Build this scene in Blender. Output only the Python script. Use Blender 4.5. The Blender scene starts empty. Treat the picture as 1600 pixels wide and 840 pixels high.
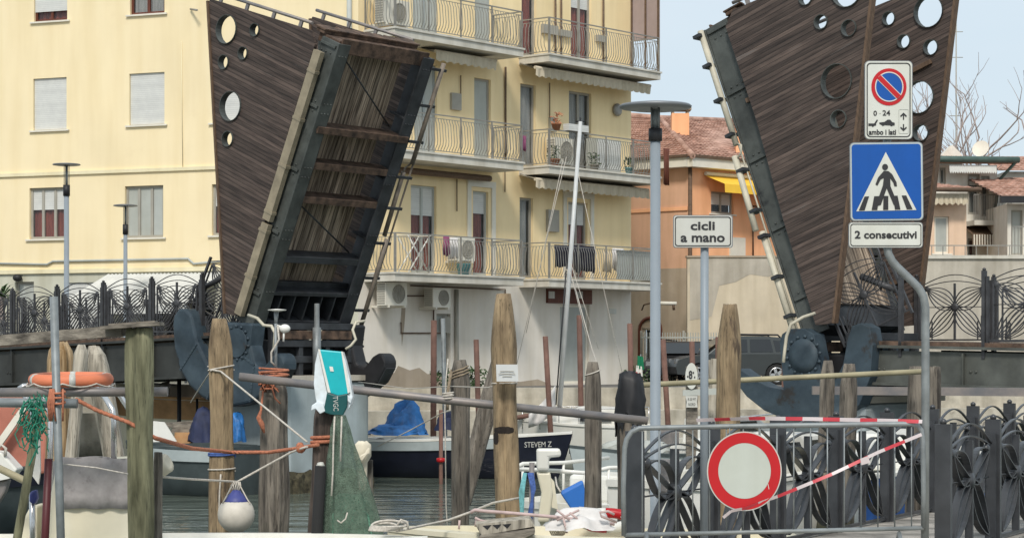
import bpy, bmesh, math, random
from mathutils import Vector, Matrix
from mathutils.geometry import tessellate_polygon

R = math.radians
rnd = random.Random(11)
scene = bpy.context.scene
COL = scene.collection

# ------------------------------------------------------------------ camera, world, sun, exposure
F, HZ, CZ = 3333.0, 550.0, 2.9          # focal length in photo pixels, horizon row, eye height above the water
cam = bpy.data.objects.new('camera', bpy.data.cameras.new('camera'))
COL.objects.link(cam)
cam.location = (0, 0, CZ)
cam.rotation_euler = (R(90), 0, 0)
cam.data.sensor_width = 36
cam.data.lens = 36 * F / 1600
cam.data.shift_y = (HZ - 420) / 1600
cam.data.clip_start = 0.5
cam.data.clip_end = 4000
scene.camera = cam

SUN_EL, SUN_AZ = 46.0, 184.0             # azimuth clockwise from +Y: behind the camera, to the left
world = bpy.data.worlds.new('World')
scene.world = world
world.use_nodes = True
wn, wl = world.node_tree.nodes, world.node_tree.links
for n in list(wn):
    wn.remove(n)
wo = wn.new('ShaderNodeOutputWorld')
bg = wn.new('ShaderNodeBackground')
bg.inputs['Strength'].default_value = 0.12
sky = wn.new('ShaderNodeTexSky')
sky.sky_type = 'NISHITA'
sky.sun_disc = False
sky.sun_elevation = R(SUN_EL)
sky.sun_rotation = R(SUN_AZ)
sky.air_density = 1.0
sky.dust_density = 3.0
wtc = wn.new('ShaderNodeTexCoord')
wmp = wn.new('ShaderNodeMapping')
wmp.inputs['Scale'].default_value = (1.0, 1.0, 3.0)
wno = wn.new('ShaderNodeTexNoise')
wno.inputs['Scale'].default_value = 2.2
wno.inputs['Detail'].default_value = 5
wra = wn.new('ShaderNodeValToRGB')
wra.color_ramp.elements[0].position = 0.3
wra.color_ramp.elements[0].color = (2.85, 3.45, 3.9, 1)
wra.color_ramp.elements[1].position = 0.75
wra.color_ramp.elements[1].color = (3.6, 3.95, 4.2, 1)
wmx = wn.new('ShaderNodeMixRGB')
wmx.inputs[0].default_value = 0.9
wl.new(wtc.outputs['Generated'], wmp.inputs[0])
wl.new(wmp.outputs[0], wno.inputs['Vector'])
wl.new(wno.outputs[0], wra.inputs[0])
wl.new(sky.outputs[0], wmx.inputs[1])
wl.new(wra.outputs[0], wmx.inputs[2])
wl.new(wmx.outputs[0], bg.inputs['Color'])
wl.new(bg.outputs[0], wo.inputs['Surface'])

sd = bpy.data.lights.new('sun', 'SUN')
sd.energy = 1.5
sd.angle = R(11)
sd.color = (1.0, 0.95, 0.88)
sun = bpy.data.objects.new('sun', sd)
COL.objects.link(sun)
az = R(SUN_AZ)
sdir = Vector((math.sin(az) * math.cos(R(SUN_EL)), math.cos(az) * math.cos(R(SUN_EL)), math.sin(R(SUN_EL))))
sun.rotation_euler = (-sdir).to_track_quat('-Z', 'Y').to_euler()
sun.location = sdir * 200
scene.view_settings.view_transform = 'Standard'
scene.view_settings.look = 'None'
scene.view_settings.gamma = 1
scene.view_settings.exposure = 0.86
scene.view_settings.use_curve_mapping = False


# ------------------------------------------------------------------ helpers
def P(X, Y, d):
    """world point seen at photo pixel X, Y at distance d"""
    return Vector(((X - 800) / F * d, d, CZ + (HZ - Y) / F * d))


def V(*a):
    return Vector(a)


class MB:
    def __init__(s):
        s.v, s.f, s.sm, s.mi = [], [], [], []
        s.cur = 0

    def add(s, vs, fs, smooth=False):
        o = len(s.v)
        s.v += [tuple(v) for v in vs]
        for f in fs:
            s.f.append([i + o for i in f])
            s.sm.append(smooth)
            s.mi.append(s.cur)
        return s

    def obox(s, c, ax, ay, az):
        c, ax, ay, az = Vector(c), Vector(ax), Vector(ay), Vector(az)
        vs = [c + ax * i + ay * j + az * k for i in (-1, 1) for j in (-1, 1) for k in (-1, 1)]
        return s.add(vs, [(0, 1, 3, 2), (4, 6, 7, 5), (0, 4, 5, 1), (2, 3, 7, 6), (0, 2, 6, 4), (1, 5, 7, 3)])

    def box(s, x0, x1, y0, y1, z0, z1):
        return s.obox(((x0 + x1) / 2, (y0 + y1) / 2, (z0 + z1) / 2), ((x1 - x0) / 2, 0, 0), (0, (y1 - y0) / 2, 0), (0, 0, (z1 - z0) / 2))

    def bar(s, a, b, w, h, up=(0, 0, 1)):
        """box section bar from a to b: w across, h along up"""
        a, b, up = Vector(a), Vector(b), Vector(up)
        t = (b - a)
        sd_ = t.cross(up).normalized()
        u2 = sd_.cross(t).normalized()
        return s.obox((a + b) / 2, t / 2, sd_ * w / 2, u2 * h / 2)

    def tube(s, pts, r, n=6, caps=True, closed=False):
        pts = [Vector(p) for p in pts]
        m = len(pts)
        rs = r if isinstance(r, (list, tuple)) else [r] * m
        vs, fs = [], []
        prev = None
        for i, p in enumerate(pts):
            if closed:
                t = pts[(i + 1) % m] - pts[i - 1]
            else:
                t = pts[min(i + 1, m - 1)] - pts[max(i - 1, 0)]
            if t.length < 1e-9:
                t = Vector((0, 0, 1))
            t.normalize()
            if prev is None:
                a = Vector((0, 0, 1)) if abs(t.z) < 0.9 else Vector((1, 0, 0))
                nrm = t.cross(a).normalized()
            else:
                nrm = (prev - t * prev.dot(t))
                if nrm.length < 1e-6:
                    nrm = t.orthogonal()
                nrm.normalize()
            prev = nrm
            bi = t.cross(nrm)
            for k in range(n):
                an = 2 * math.pi * k / n
                vs.append(p + (nrm * math.cos(an) + bi * math.sin(an)) * rs[i])
        for i in range(m if closed else m - 1):
            j = (i + 1) % m
            for k in range(n):
                fs.append((i * n + k, i * n + (k + 1) % n, j * n + (k + 1) % n, j * n + k))
        s.add(vs, fs, n > 4)
        if caps and not closed:
            o = len(s.v) - len(vs)
            s.f += [[o + k for k in range(n)][::-1], [o + (m - 1) * n + k for k in range(n)]]
            s.sm += [False, False]
            s.mi += [s.cur, s.cur]
        return s

    def lathe(s, prof, n=16, o=(0, 0, 0), axis='z', smooth=True):
        o = Vector(o)
        vs, fs = [], []
        for (r, z) in prof:
            for k in range(n):
                a = 2 * math.pi * k / n
                c, q = r * math.cos(a), r * math.sin(a)
                vs.append(o + {'z': Vector((c, q, z)), 'y': Vector((c, z, q)), 'x': Vector((z, c, q))}[axis])
        for i in range(len(prof) - 1):
            for k in range(n):
                fs.append((i * n + k, i * n + (k + 1) % n, (i + 1) * n + (k + 1) % n, (i + 1) * n + k))
        s.add(vs, fs, smooth)
        ob = len(s.v) - len(vs)
        s.f += [[ob + k for k in range(n)][::-1], [ob + (len(prof) - 1) * n + k for k in range(n)]]
        s.sm += [False, False]
        s.mi += [s.cur, s.cur]
        return s

    def prism(s, polys, o, ax, ay, t, smooth=False):
        """polygon (first loop outer, the others holes) on plane o + ax*x + ay*y, thickened by vector t"""
        o, ax, ay, t = Vector(o), Vector(ax), Vector(ay), Vector(t)
        if not isinstance(polys[0][0], (tuple, list, Vector)):
            polys = [polys]
        loops = [[Vector((p[0], p[1], 0)) for p in l] for l in polys]
        tri = tessellate_polygon(loops)
        flat = [p for l in loops for p in l]
        n = len(flat)
        vs = [o + ax * p.x + ay * p.y for p in flat]
        vs += [v + t for v in vs]
        fs = [tuple(a) for a in tri] + [tuple(i + n for i in a)[::-1] for a in tri]
        s.add(vs, fs)
        k = 0
        base = len(s.v) - len(vs)
        for l in loops:
            m = len(l)
            for i in range(m):
                a, b = base + k + i, base + k + (i + 1) % m
                s.f.append([a, b, b + n, a + n])
                s.sm.append(smooth)
                s.mi.append(s.cur)
            k += m
        return s

    def px(s, pts, d, t):
        """outline given in photo pixels, standing upright at distance d with thickness t behind it"""
        q = [P(X, Y, d) for X, Y in pts]
        return s.prism([[(p.x, p.z) for p in q]], (0, d, 0), (1, 0, 0), (0, 0, 1), (0, t, 0))

    def ribbon(s, pts, depth, th, yc=0.0, closed=False):
        """flat bar following (x, z) points, depth along y"""
        m = len(pts)
        vs, fs = [], []
        for i in range(m):
            a = pts[i - 1] if (closed or i) else pts[0]
            b = pts[(i + 1) % m] if (closed or i < m - 1) else pts[-1]
            tx, tz = b[0] - a[0], b[1] - a[1]
            l = math.hypot(tx, tz) or 1
            nx, nz = -tz / l * th / 2, tx / l * th / 2
            x, z = pts[i]
            vs += [(x + nx, yc - depth / 2, z + nz), (x + nx, yc + depth / 2, z + nz), (x - nx, yc + depth / 2, z - nz), (x - nx, yc - depth / 2, z - nz)]
        for i in range(m if closed else m - 1):
            j = (i + 1) % m
            for k in range(4):
                fs.append((i * 4 + k, i * 4 + (k + 1) % 4, j * 4 + (k + 1) % 4, j * 4 + k))
        if not closed:
            fs += [(3, 2, 1, 0), (m * 4 - 4, m * 4 - 3, m * 4 - 2, m * 4 - 1)]
        return s.add(vs, fs)

    def blob(s, c, r, n=10, m=7, jit=0.0, seed=0):
        rr = random.Random(seed)
        c = Vector(c)
        r = Vector(r) if not isinstance(r, (int, float)) else Vector((r, r, r))
        vs, fs = [], []
        for i in range(m + 1):
            th = math.pi * i / m
            for k in range(n):
                a = 2 * math.pi * k / n
                q = 1 + rr.uniform(-jit, jit)
                vs.append(c + Vector((r.x * math.sin(th) * math.cos(a) * q, r.y * math.sin(th) * math.sin(a) * q, r.z * math.cos(th) * q)))
        for i in range(m):
            for k in range(n):
                fs.append((i * n + k, (i + 1) * n + k, (i + 1) * n + (k + 1) % n, i * n + (k + 1) % n))
        return s.add(vs, fs, True)

    def build(s, name, mat, parent=None, base=None, local=False, bevel=0.0):
        me = bpy.data.meshes.new(name)
        off = Vector((0, 0, 0))
        if base is not None:
            off = Vector(base)
        elif parent is not None and not local:
            q = parent
            while q is not None:
                off = off + q.location
                q = q.parent
        me.from_pydata([(v[0] - off.x, v[1] - off.y, v[2] - off.z) for v in s.v], [], s.f)
        me.polygons.foreach_set('use_smooth', s.sm)
        mats = mat if isinstance(mat, (list, tuple)) else [mat]
        for m_ in mats:
            me.materials.append(m_)
        if len(mats) > 1:
            me.polygons.foreach_set('material_index', s.mi)
        bm = bmesh.new()
        bm.from_mesh(me)
        bmesh.ops.recalc_face_normals(bm, faces=bm.faces)
        bm.to_mesh(me)
        bm.free()
        me.update()
        ob = bpy.data.objects.new(name, me)
        COL.objects.link(ob)
        if base is not None:
            ob.location = base
        if parent is not None:
            ob.parent = parent
        if bevel:
            bv = ob.modifiers.new('bevel', 'BEVEL')
            bv.width = bevel
            bv.segments = 2
            bv.limit_method = 'ANGLE'
        return ob


def thing(name, label, cat, loc, group=None):
    o = bpy.data.objects.new(name, None)
    o.empty_display_size = 0.2
    COL.objects.link(o)
    o.location = loc
    o['label'] = label
    o['category'] = cat
    if group:
        o['group'] = group
    return o


def tag(o, label, cat, group=None, kind=None):
    o['label'] = label
    o['category'] = cat
    if group:
        o['group'] = group
    if kind:
        o['kind'] = kind
    return o


def kids(o):
    return [c for c in bpy.data.objects if c.parent == o]


def copy_tree(o, parent=None):
    c = o.copy()
    COL.objects.link(c)
    if parent is not None:
        c.parent = parent
    for k in kids(o):
        copy_tree(k, c)
    return c


def text(body, parent, mat, org, width=None, height=None, right=(1, 0, 0), up=(0, 0, 1), name='lettering', bold=0.0, align='CENTER', th=0.004):
    cu = bpy.data.curves.new('t', 'FONT')
    cu.body = body
    cu.align_x = 'CENTER'
    cu.size = 1
    cu.offset = bold
    cu.resolution_u = 3
    o = bpy.data.objects.new('t', cu)
    COL.objects.link(o)
    dg = bpy.context.evaluated_depsgraph_get()
    me = bpy.data.meshes.new_from_object(o.evaluated_get(dg))
    bpy.data.objects.remove(o)
    vs = [v.co.copy() for v in me.vertices]
    fs = [tuple(p.vertices) for p in me.polygons]
    bpy.data.meshes.remove(me)
    x0, x1 = min(v.x for v in vs), max(v.x for v in vs)
    y0, y1 = min(v.y for v in vs), max(v.y for v in vs)
    sx = (width / (x1 - x0)) if width else None
    sy = (height / (y1 - y0)) if height else None
    sx = sx or sy
    sy = sy or sx
    right, up, org = Vector(right).normalized(), Vector(up).normalized(), Vector(org)
    nrm = right.cross(up)
    q = [org + right * (v.x - (x0 + x1) / 2) * sx + up * (v.y - (y0 + y1) / 2) * sy for v in vs]
    mb = MB()
    mb.add(q, fs)
    return mb.build(name, mat, parent)


# ------------------------------------------------------------------ materials
MATS = {}


def mat(name, c, rough=0.6, metal=0.0, var=0.18, vs=3.0, st=(1, 1, 1), c2=None, bump=0.0, bs=40.0, streak=0.0, spec=0.4, alpha=1.0, rnd_v=0.0,
        patch=None, patch_s=1.2, patch_t=0.58, crack=0.0, tide=None):
    m = bpy.data.materials.new(name)
    m.use_nodes = True
    N, L = m.node_tree.nodes, m.node_tree.links
    b = N['Principled BSDF']
    b.inputs['Roughness'].default_value = rough
    b.inputs['Metallic'].default_value = metal
    b.inputs['Specular IOR Level'].default_value = spec
    tc = N.new('ShaderNodeTexCoord')
    mp = N.new('ShaderNodeMapping')
    mp.inputs['Scale'].default_value = st
    L.new(tc.outputs['Object'], mp.inputs[0])
    oi = N.new('ShaderNodeObjectInfo')
    ad = N.new('ShaderNodeVectorMath')
    ad.operation = 'ADD'
    sc_ = N.new('ShaderNodeMath')
    sc_.operation = 'MULTIPLY'
    sc_.inputs[1].default_value = 37.0
    L.new(oi.outputs['Random'], sc_.inputs[0])
    L.new(mp.outputs[0], ad.inputs[0])
    L.new(sc_.outputs[0], ad.inputs[1])
    no = N.new('ShaderNodeTexNoise')
    no.inputs['Scale'].default_value = vs
    no.inputs['Detail'].default_value = 7
    no.inputs['Roughness'].default_value = 0.6
    L.new(ad.outputs[0], no.inputs['Vector'])
    rp = N.new('ShaderNodeValToRGB')
    lo = tuple(x * (1 - var) for x in c)
    hi = tuple(min(1, x * (1 + var)) for x in (c2 or c))
    rp.color_ramp.elements[0].position = 0.32
    rp.color_ramp.elements[1].position = 0.68
    rp.color_ramp.elements[0].color = (*lo, 1)
    rp.color_ramp.elements[1].color = (*hi, 1)
    L.new(no.outputs[0], rp.inputs[0])
    out = rp.outputs[0]
    if streak:
        m2 = N.new('ShaderNodeMapping')
        m2.inputs['Scale'].default_value = (2.6, 2.6, 0.3)
        L.new(tc.outputs['Object'], m2.inputs[0])
        n2 = N.new('ShaderNodeTexNoise')
        n2.inputs['Scale'].default_value = 1.0
        n2.inputs['Detail'].default_value = 6
        L.new(m2.outputs[0], n2.inputs['Vector'])
        r2 = N.new('ShaderNodeValToRGB')
        r2.color_ramp.elements[0].position = 0.28
        r2.color_ramp.elements[1].position = 0.6
        k = 1 - streak
        r2.color_ramp.elements[0].color = (k, k * 0.98, k * 0.93, 1)
        r2.color_ramp.elements[1].color = (1, 1, 1, 1)
        L.new(n2.outputs[0], r2.inputs[0])
        mx = N.new('ShaderNodeMixRGB')
        mx.blend_type = 'MULTIPLY'
        mx.inputs[0].default_value = 1
        L.new(out, mx.inputs[1])
        L.new(r2.outputs[0], mx.inputs[2])
        out = mx.outputs[0]
    if patch:
        n3 = N.new('ShaderNodeTexNoise')
        n3.inputs['Scale'].default_value = patch_s
        n3.inputs['Detail'].default_value = 8
        n3.inputs['Roughness'].default_value = 0.65
        L.new(ad.outputs[0], n3.inputs['Vector'])
        r3 = N.new('ShaderNodeValToRGB')
        r3.color_ramp.elements[0].position = patch_t
        r3.color_ramp.elements[1].position = patch_t + 0.06
        L.new(n3.outputs[0], r3.inputs[0])
        mx = N.new('ShaderNodeMixRGB')
        L.new(r3.outputs[0], mx.inputs[0])
        L.new(out, mx.inputs[1])
        mx.inputs[2].default_value = (*patch, 1)
        out = mx.outputs[0]
    if crack:
        m4 = N.new('ShaderNodeMapping')
        m4.inputs['Scale'].default_value = (13, 13, 0.4)
        L.new(ad.outputs[0] if st == (1, 1, 1) else tc.outputs['Object'], m4.inputs[0])
        n4 = N.new('ShaderNodeTexNoise')
        n4.inputs['Scale'].default_value = 1.6
        n4.inputs['Detail'].default_value = 4
        L.new(m4.outputs[0], n4.inputs['Vector'])
        r4 = N.new('ShaderNodeValToRGB')
        e = r4.color_ramp.elements
        e[0].position, e[1].position = 0.482, 0.518
        e[0].color = e[1].color = (1, 1, 1, 1)
        q4 = e.new(0.5)
        q4.color = (1 - crack, 1 - crack, 1 - crack, 1)
        L.new(n4.outputs[0], r4.inputs[0])
        mx = N.new('ShaderNodeMixRGB')
        mx.blend_type = 'MULTIPLY'
        mx.inputs[0].default_value = 1
        L.new(out, mx.inputs[1])
        L.new(r4.outputs[0], mx.inputs[2])
        out = mx.outputs[0]
    if tide:
        sp = N.new('ShaderNodeSeparateXYZ')
        L.new(tc.outputs['Object'], sp.inputs[0])
        am = N.new('ShaderNodeMath')
        am.operation = 'MULTIPLY_ADD'
        am.inputs[1].default_value = 0.7
        L.new(no.outputs[0], am.inputs[0])
        L.new(sp.outputs[2], am.inputs[2])
        mr = N.new('ShaderNodeMapRange')
        mr.inputs[1].default_value = tide - .12
        mr.inputs[2].default_value = tide + .25
        mr.inputs[3].default_value = 0.85
        mr.inputs[4].default_value = 0.0
        L.new(am.outputs[0], mr.inputs[0])
        mx = N.new('ShaderNodeMixRGB')
        L.new(mr.outputs[0], mx.inputs[0])
        L.new(out, mx.inputs[1])
        mx.inputs[2].default_value = (0.035, 0.04, 0.022, 1)
        out = mx.outputs[0]
    if rnd_v:
        hs = N.new('ShaderNodeHueSaturation')
        ml = N.new('ShaderNodeMath')
        ml.operation = 'MULTIPLY_ADD'
        ml.inputs[1].default_value = rnd_v * 2
        ml.inputs[2].default_value = 1 - rnd_v
        L.new(oi.outputs['Random'], ml.inputs[0])
        L.new(ml.outputs[0], hs.inputs['Value'])
        L.new(out, hs.inputs['Color'])
        out = hs.outputs[0]
    L.new(out, b.inputs['Base Color'])
    if bump:
        nb = N.new('ShaderNodeTexNoise')
        nb.inputs['Scale'].default_value = bs
        nb.inputs['Detail'].default_value = 5
        L.new(ad.outputs[0], nb.inputs['Vector'])
        bp = N.new('ShaderNodeBump')
        bp.inputs['Strength'].default_value = bump
        bp.inputs['Distance'].default_value = 0.02
        L.new(nb.outputs[0], bp.inputs['Height'])
        L.new(bp.outputs[0], b.inputs['Normal'])
    if alpha < 1:
        b.inputs['Alpha'].default_value = alpha
    MATS[name] = m
    return m


def board_mat(name, c, c2, axis=0, pitch=0.09, grain=(1, 1, 1), rough=0.7, groove=0.75, lo=.62, hi=1.3, patch=None, var=0.3):
    """boards side by side along one object axis: a tone per board, grooves, grain"""
    m = mat(name, c, rough, var=var, vs=4.0, st=grain, c2=c2, bump=0.3, bs=9, patch=patch, patch_s=1.7, patch_t=.62)
    N, L = m.node_tree.nodes, m.node_tree.links
    b = N['Principled BSDF']
    src = b.inputs['Base Color'].links[0].from_socket
    tc = N.new('ShaderNodeTexCoord')
    sx = N.new('ShaderNodeSeparateXYZ')
    L.new(tc.outputs['Object'], sx.inputs[0])
    dv = N.new('ShaderNodeMath')
    dv.operation = 'DIVIDE'
    dv.inputs[1].default_value = pitch
    L.new(sx.outputs[axis], dv.inputs[0])
    fl = N.new('ShaderNodeMath')
    fl.operation = 'FLOOR'
    L.new(dv.outputs[0], fl.inputs[0])
    wn_ = N.new('ShaderNodeTexWhiteNoise')
    wn_.noise_dimensions = '1D'
    L.new(fl.outputs[0], wn_.inputs['W'])
    mr = N.new('ShaderNodeMapRange')
    mr.inputs[3].default_value = lo
    mr.inputs[4].default_value = hi
    L.new(wn_.outputs[0], mr.inputs[0])
    fr = N.new('ShaderNodeMath')
    fr.operation = 'FRACT'
    L.new(dv.outputs[0], fr.inputs[0])
    gt = N.new('ShaderNodeMath')
    gt.operation = 'LESS_THAN'
    gt.inputs[1].default_value = 0.13
    L.new(fr.outputs[0], gt.inputs[0])
    g2 = N.new('ShaderNodeMath')
    g2.operation = 'MULTIPLY_ADD'
    g2.inputs[1].default_value = -groove
    g2.inputs[2].default_value = 1.0
    L.new(gt.outputs[0], g2.inputs[0])
    mu = N.new('ShaderNodeMath')
    mu.operation = 'MULTIPLY'
    L.new(mr.outputs[0], mu.inputs[0])
    L.new(g2.outputs[0], mu.inputs[1])
    mx = N.new('ShaderNodeMixRGB')
    mx.blend_type = 'MULTIPLY'
    mx.inputs[0].default_value = 1
    L.new(src, mx.inputs[1])
    L.new(mu.outputs[0], mx.inputs[2])
    L.new(mx.outputs[0], b.inputs['Base Color'])
    return m


m_yel = mat('yellow_render', (0.86, 0.725, 0.47), 0.9, var=0.04, vs=0.35, streak=0.06, patch=(0.82, 0.68, 0.43), patch_s=.28, patch_t=.6, bump=0.06, bs=60, spec=0.2)
m_yel2 = mat('yellow_render_side', (0.88, 0.705, 0.42), 0.9, var=0.06, vs=0.5, streak=0.09, bump=0.06, bs=60, spec=0.2)
m_cream = mat('cream_band', (0.78, 0.70, 0.48), 0.9, var=0.05, streak=0.1, spec=0.2)
m_whitewall = mat('white_plaster', (0.75, 0.70, 0.62), 0.92, var=0.07, vs=0.8, streak=0.12, bump=0.1, bs=30, spec=0.2, patch=(0.50, 0.42, 0.33), patch_s=0.55, patch_t=0.66)
m_greywall = mat('pale_green_plaster', (0.56, 0.55, 0.45), 0.9, var=0.08, vs=0.7, streak=0.15, spec=0.2)
m_orange = mat('orange_render', (0.93, 0.49, 0.27), 0.9, var=0.06, vs=0.6, streak=0.12, spec=0.2)
m_orange2 = mat('orange_render_shaded', (0.74, 0.45, 0.30), 0.9, var=0.08, vs=0.6, streak=0.18, spec=0.2)  # shade on the house's left face put into a darker orange
m_beige = mat('beige_stained_plaster', (0.62, 0.54, 0.41), 0.95, var=0.1, vs=0.9, streak=0.2, bump=0.15, bs=20, spec=0.15, patch=(0.46, 0.41, 0.33), patch_s=0.6, patch_t=0.63)
m_brownwall = mat('brown_plaster', (0.42, 0.35, 0.27), 0.95, var=0.12, vs=0.9, streak=0.2, spec=0.15)
m_conc = mat('concrete', (0.48, 0.44, 0.37), 0.92, var=0.14, vs=1.0, streak=0.3, bump=0.2, bs=25, spec=0.2)
m_quay = mat('quay_stone', (0.50, 0.46, 0.38), 0.92, var=0.25, vs=1.6, streak=0.35, bump=0.4, bs=12, spec=0.2, patch=(0.30, 0.27, 0.22), patch_s=.9, patch_t=.6, tide=.75)
m_slab = mat('balcony_concrete', (0.60, 0.57, 0.50), 0.9, var=0.1, vs=1.5, streak=0.2, spec=0.2)
m_trim = mat('pale_trim', (0.72, 0.68, 0.58), 0.8, var=0.06, spec=0.2)
m_shut = board_mat('roller_shutter', (0.60, 0.60, 0.57), (0.62, 0.62, 0.58), 2, 0.055, groove=0.22, lo=.96, hi=1.04, var=.04)
m_greyfr = mat('grey_window_frame', (0.34, 0.32, 0.27), 0.6, var=0.1)
m_greypan = mat('grey_panel', (0.42, 0.44, 0.41), 0.6, var=0.06, streak=0.1)
m_greydoor = mat('grey_door', (0.33, 0.36, 0.36), 0.5, var=0.1, streak=0.15)
m_brownfr = mat('brown_timber_frame', (0.12, 0.035, 0.018), 0.5, var=0.25, st=(4, 4, 0.6), vs=4)
m_redcur = mat('red_curtain', (0.42, 0.11, 0.07), 0.9, var=0.35, st=(10, 10, 0.6), vs=2.5)
m_palecur = mat('pale_curtain', (0.58, 0.58, 0.54), 0.9, var=0.2, st=(10, 10, 0.5), vs=2.5)
m_glass = mat('window_glass', (0.06, 0.075, 0.085), 0.04, var=0.05, spec=0.8, alpha=0.22)
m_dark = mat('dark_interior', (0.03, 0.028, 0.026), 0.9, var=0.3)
m_rail = mat('balcony_iron', (0.27, 0.26, 0.235), 0.5, metal=0.3, var=0.2, rnd_v=0.05)
m_awn = mat('beige_awning', (0.56, 0.49, 0.37), 0.95, var=0.1, st=(6, 6, 0.5), vs=2, streak=0.15)
m_awnw = board_mat('white_corrugated', (0.62, 0.62, 0.55), (0.66, 0.66, 0.60), 0, 0.17, groove=0.35)
m_awny = mat('yellow_awning', (0.85, 0.52, 0.05), 0.8, var=0.05)
m_acw = mat('cream_metal', (0.66, 0.63, 0.54), 0.5, var=0.06)
m_black = mat('black_paint', (0.018, 0.018, 0.02), 0.55, var=0.3)
m_iron = mat('dark_iron', (0.052, 0.052, 0.055), 0.5, metal=0.1, var=0.35, vs=5, rnd_v=0.1)
m_steelg = mat('greenish_steel', (0.066, 0.072, 0.066), 0.55, metal=0.1, var=0.45, vs=2.0, bump=0.1, bs=20, patch=(0.02, 0.022, 0.022), patch_s=1.1, patch_t=0.6)
m_steeld = mat('dark_grey_steel', (0.035, 0.038, 0.042), 0.55, metal=0.1, var=0.5, vs=2.5, bump=0.1, bs=20)
m_girder = mat('approach_girder_paint', (0.085, 0.09, 0.08), 0.6, var=0.35, vs=1.6, streak=0.25, bump=0.08, bs=20)
m_girdl = mat('dark_span_paint', (0.038, 0.04, 0.037), 0.6, var=0.35, vs=1.6, streak=0.25)
m_rust = mat('rusted_steel', (0.055, 0.036, 0.026), 0.85, var=0.5, vs=5, c2=(0.105, 0.066, 0.045), bump=0.3, bs=20)
m_blue = mat('weathered_blue_steel', (0.032, 0.053, 0.073), 0.6, var=0.28, vs=2.0, streak=0.3, bump=0.15, bs=15, c2=(0.045, 0.066, 0.082), patch=(0.028, 0.026, 0.024), patch_s=1.6, patch_t=.6)
m_pierc = mat('pier_grey_blue', (0.34, 0.39, 0.40), 0.85, var=0.16, vs=1.2, streak=0.3, bump=0.1)
m_weed = mat('mussels_and_weed', (0.035, 0.032, 0.02), 0.9, var=0.7, vs=8, c2=(0.07, 0.06, 0.035), bump=1.0, bs=9)
m_wing = board_mat('dark_stained_slats', (0.052, 0.036, 0.030), (0.090, 0.065, 0.053), 0, 0.082, (4, 4, 0.35), lo=.6, hi=1.35, patch=(0.105, 0.086, 0.076))
m_deckw = board_mat('weathered_deck_boards', (0.085, 0.050, 0.030), (0.42, 0.335, 0.25), 1, 0.11, (0.35, 5, 5), groove=0.75)
m_walkw = board_mat('grey_walkway_planks', (0.26, 0.24, 0.21), (0.36, 0.33, 0.29), 1, 0.14, (1, 1, 1), groove=0.5)
m_edge = mat('brown_edge_timber', (0.115, 0.072, 0.045), 0.7, var=0.3, st=(1, 6, 6), vs=3)
m_condb = mat('beige_conduit', (0.25, 0.21, 0.145), 0.6, var=0.25, vs=3, rnd_v=0.1)
m_condl = mat('pale_conduit', (0.50, 0.46, 0.36), 0.5, var=0.2, vs=3)
m_condr = mat('brown_conduit', (0.17, 0.14, 0.11), 0.6, var=0.35, vs=4)
m_tile = mat('roof_tiles', (0.34, 0.19, 0.14), 0.95, spec=0.05, var=0.3, vs=2.5, c2=(0.46, 0.30, 0.24), bump=0.3, bs=10)
m_pile1 = mat('weathered_pile_wood', (0.17, 0.12, 0.07), 0.9, var=0.35, vs=3.5, st=(2.6, 2.6, 0.6), c2=(0.25, 0.185, 0.11), bump=0.8, bs=5, patch=(0.085, 0.06, 0.04), patch_s=1.6, patch_t=0.6, crack=.6, tide=2.55, rnd_v=0.12)
m_pile2 = mat('grey_pile_wood', (0.11, 0.095, 0.08), 0.9, var=0.5, vs=3.5, st=(3.5, 3.5, 0.5), c2=(0.17, 0.148, 0.12), bump=0.8, bs=6, patch=(0.05, 0.042, 0.035), patch_s=1.5, patch_t=0.58, crack=.6, tide=2.55, rnd_v=0.12)
m_timber = mat('grey_timber', (0.13, 0.112, 0.092), 0.9, var=0.45, vs=3.5, st=(1.2, 4, 4), c2=(0.21, 0.185, 0.15), bump=0.7, bs=8, rnd_v=0.1)
m_pile2b = mat('grey_prop_wood', (0.12, 0.10, 0.08), 0.9, var=0.4, vs=3.5, st=(3.5, 3.5, .5), c2=(0.19, 0.165, 0.135), bump=0.8, bs=6, crack=.6)
m_pile3 = mat('mossy_pile_wood', (0.085, 0.085, 0.045), 0.9, var=0.4, vs=2.5, st=(3, 3, 0.6), c2=(0.17, 0.165, 0.10), crack=.6, bump=0.6, bs=6, patch=(0.055, 0.04, 0.028), patch_s=0.7, patch_t=0.6)
m_pile4 = mat('dark_pile_wood', (0.045, 0.033, 0.027), 0.9, var=0.5, vs=3.5, st=(5, 5, 0.45), c2=(0.085, 0.065, 0.053), crack=.6, bump=0.7, bs=6)
m_pilew = mat('whitened_pile_wood', (0.27, 0.24, 0.19), 0.9, var=0.3, vs=3, st=(5, 5, 0.5), c2=(0.42, 0.38, 0.31), crack=.6, bump=0.5, bs=6)
m_pileo = mat('ochre_pile_wood', (0.30, 0.17, 0.06), 0.9, var=0.4, vs=3, st=(5, 5, 0.5), c2=(0.34, 0.25, 0.15), crack=.6, bump=0.5, bs=6)
m_redpole = mat('red_brown_steel_pole', (0.155, 0.082, 0.062), 0.75, var=0.25, vs=4, rnd_v=0.1)
m_galv = mat('galvanised_steel', (0.225, 0.245, 0.25), 0.5, metal=0.3, var=0.25, vs=5, streak=.15)
m_galvd = mat('dull_steel_pipe', (0.22, 0.22, 0.23), 0.5, metal=0.3, var=0.3, vs=3, c2=(0.22, 0.19, 0.17))
m_bluegrey = mat('blue_grey_paint', (0.235, 0.27, 0.30), 0.45, var=0.06)
m_bamboo = mat('pale_pole', (0.34, 0.30, 0.19), 0.6, var=0.2)
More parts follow.
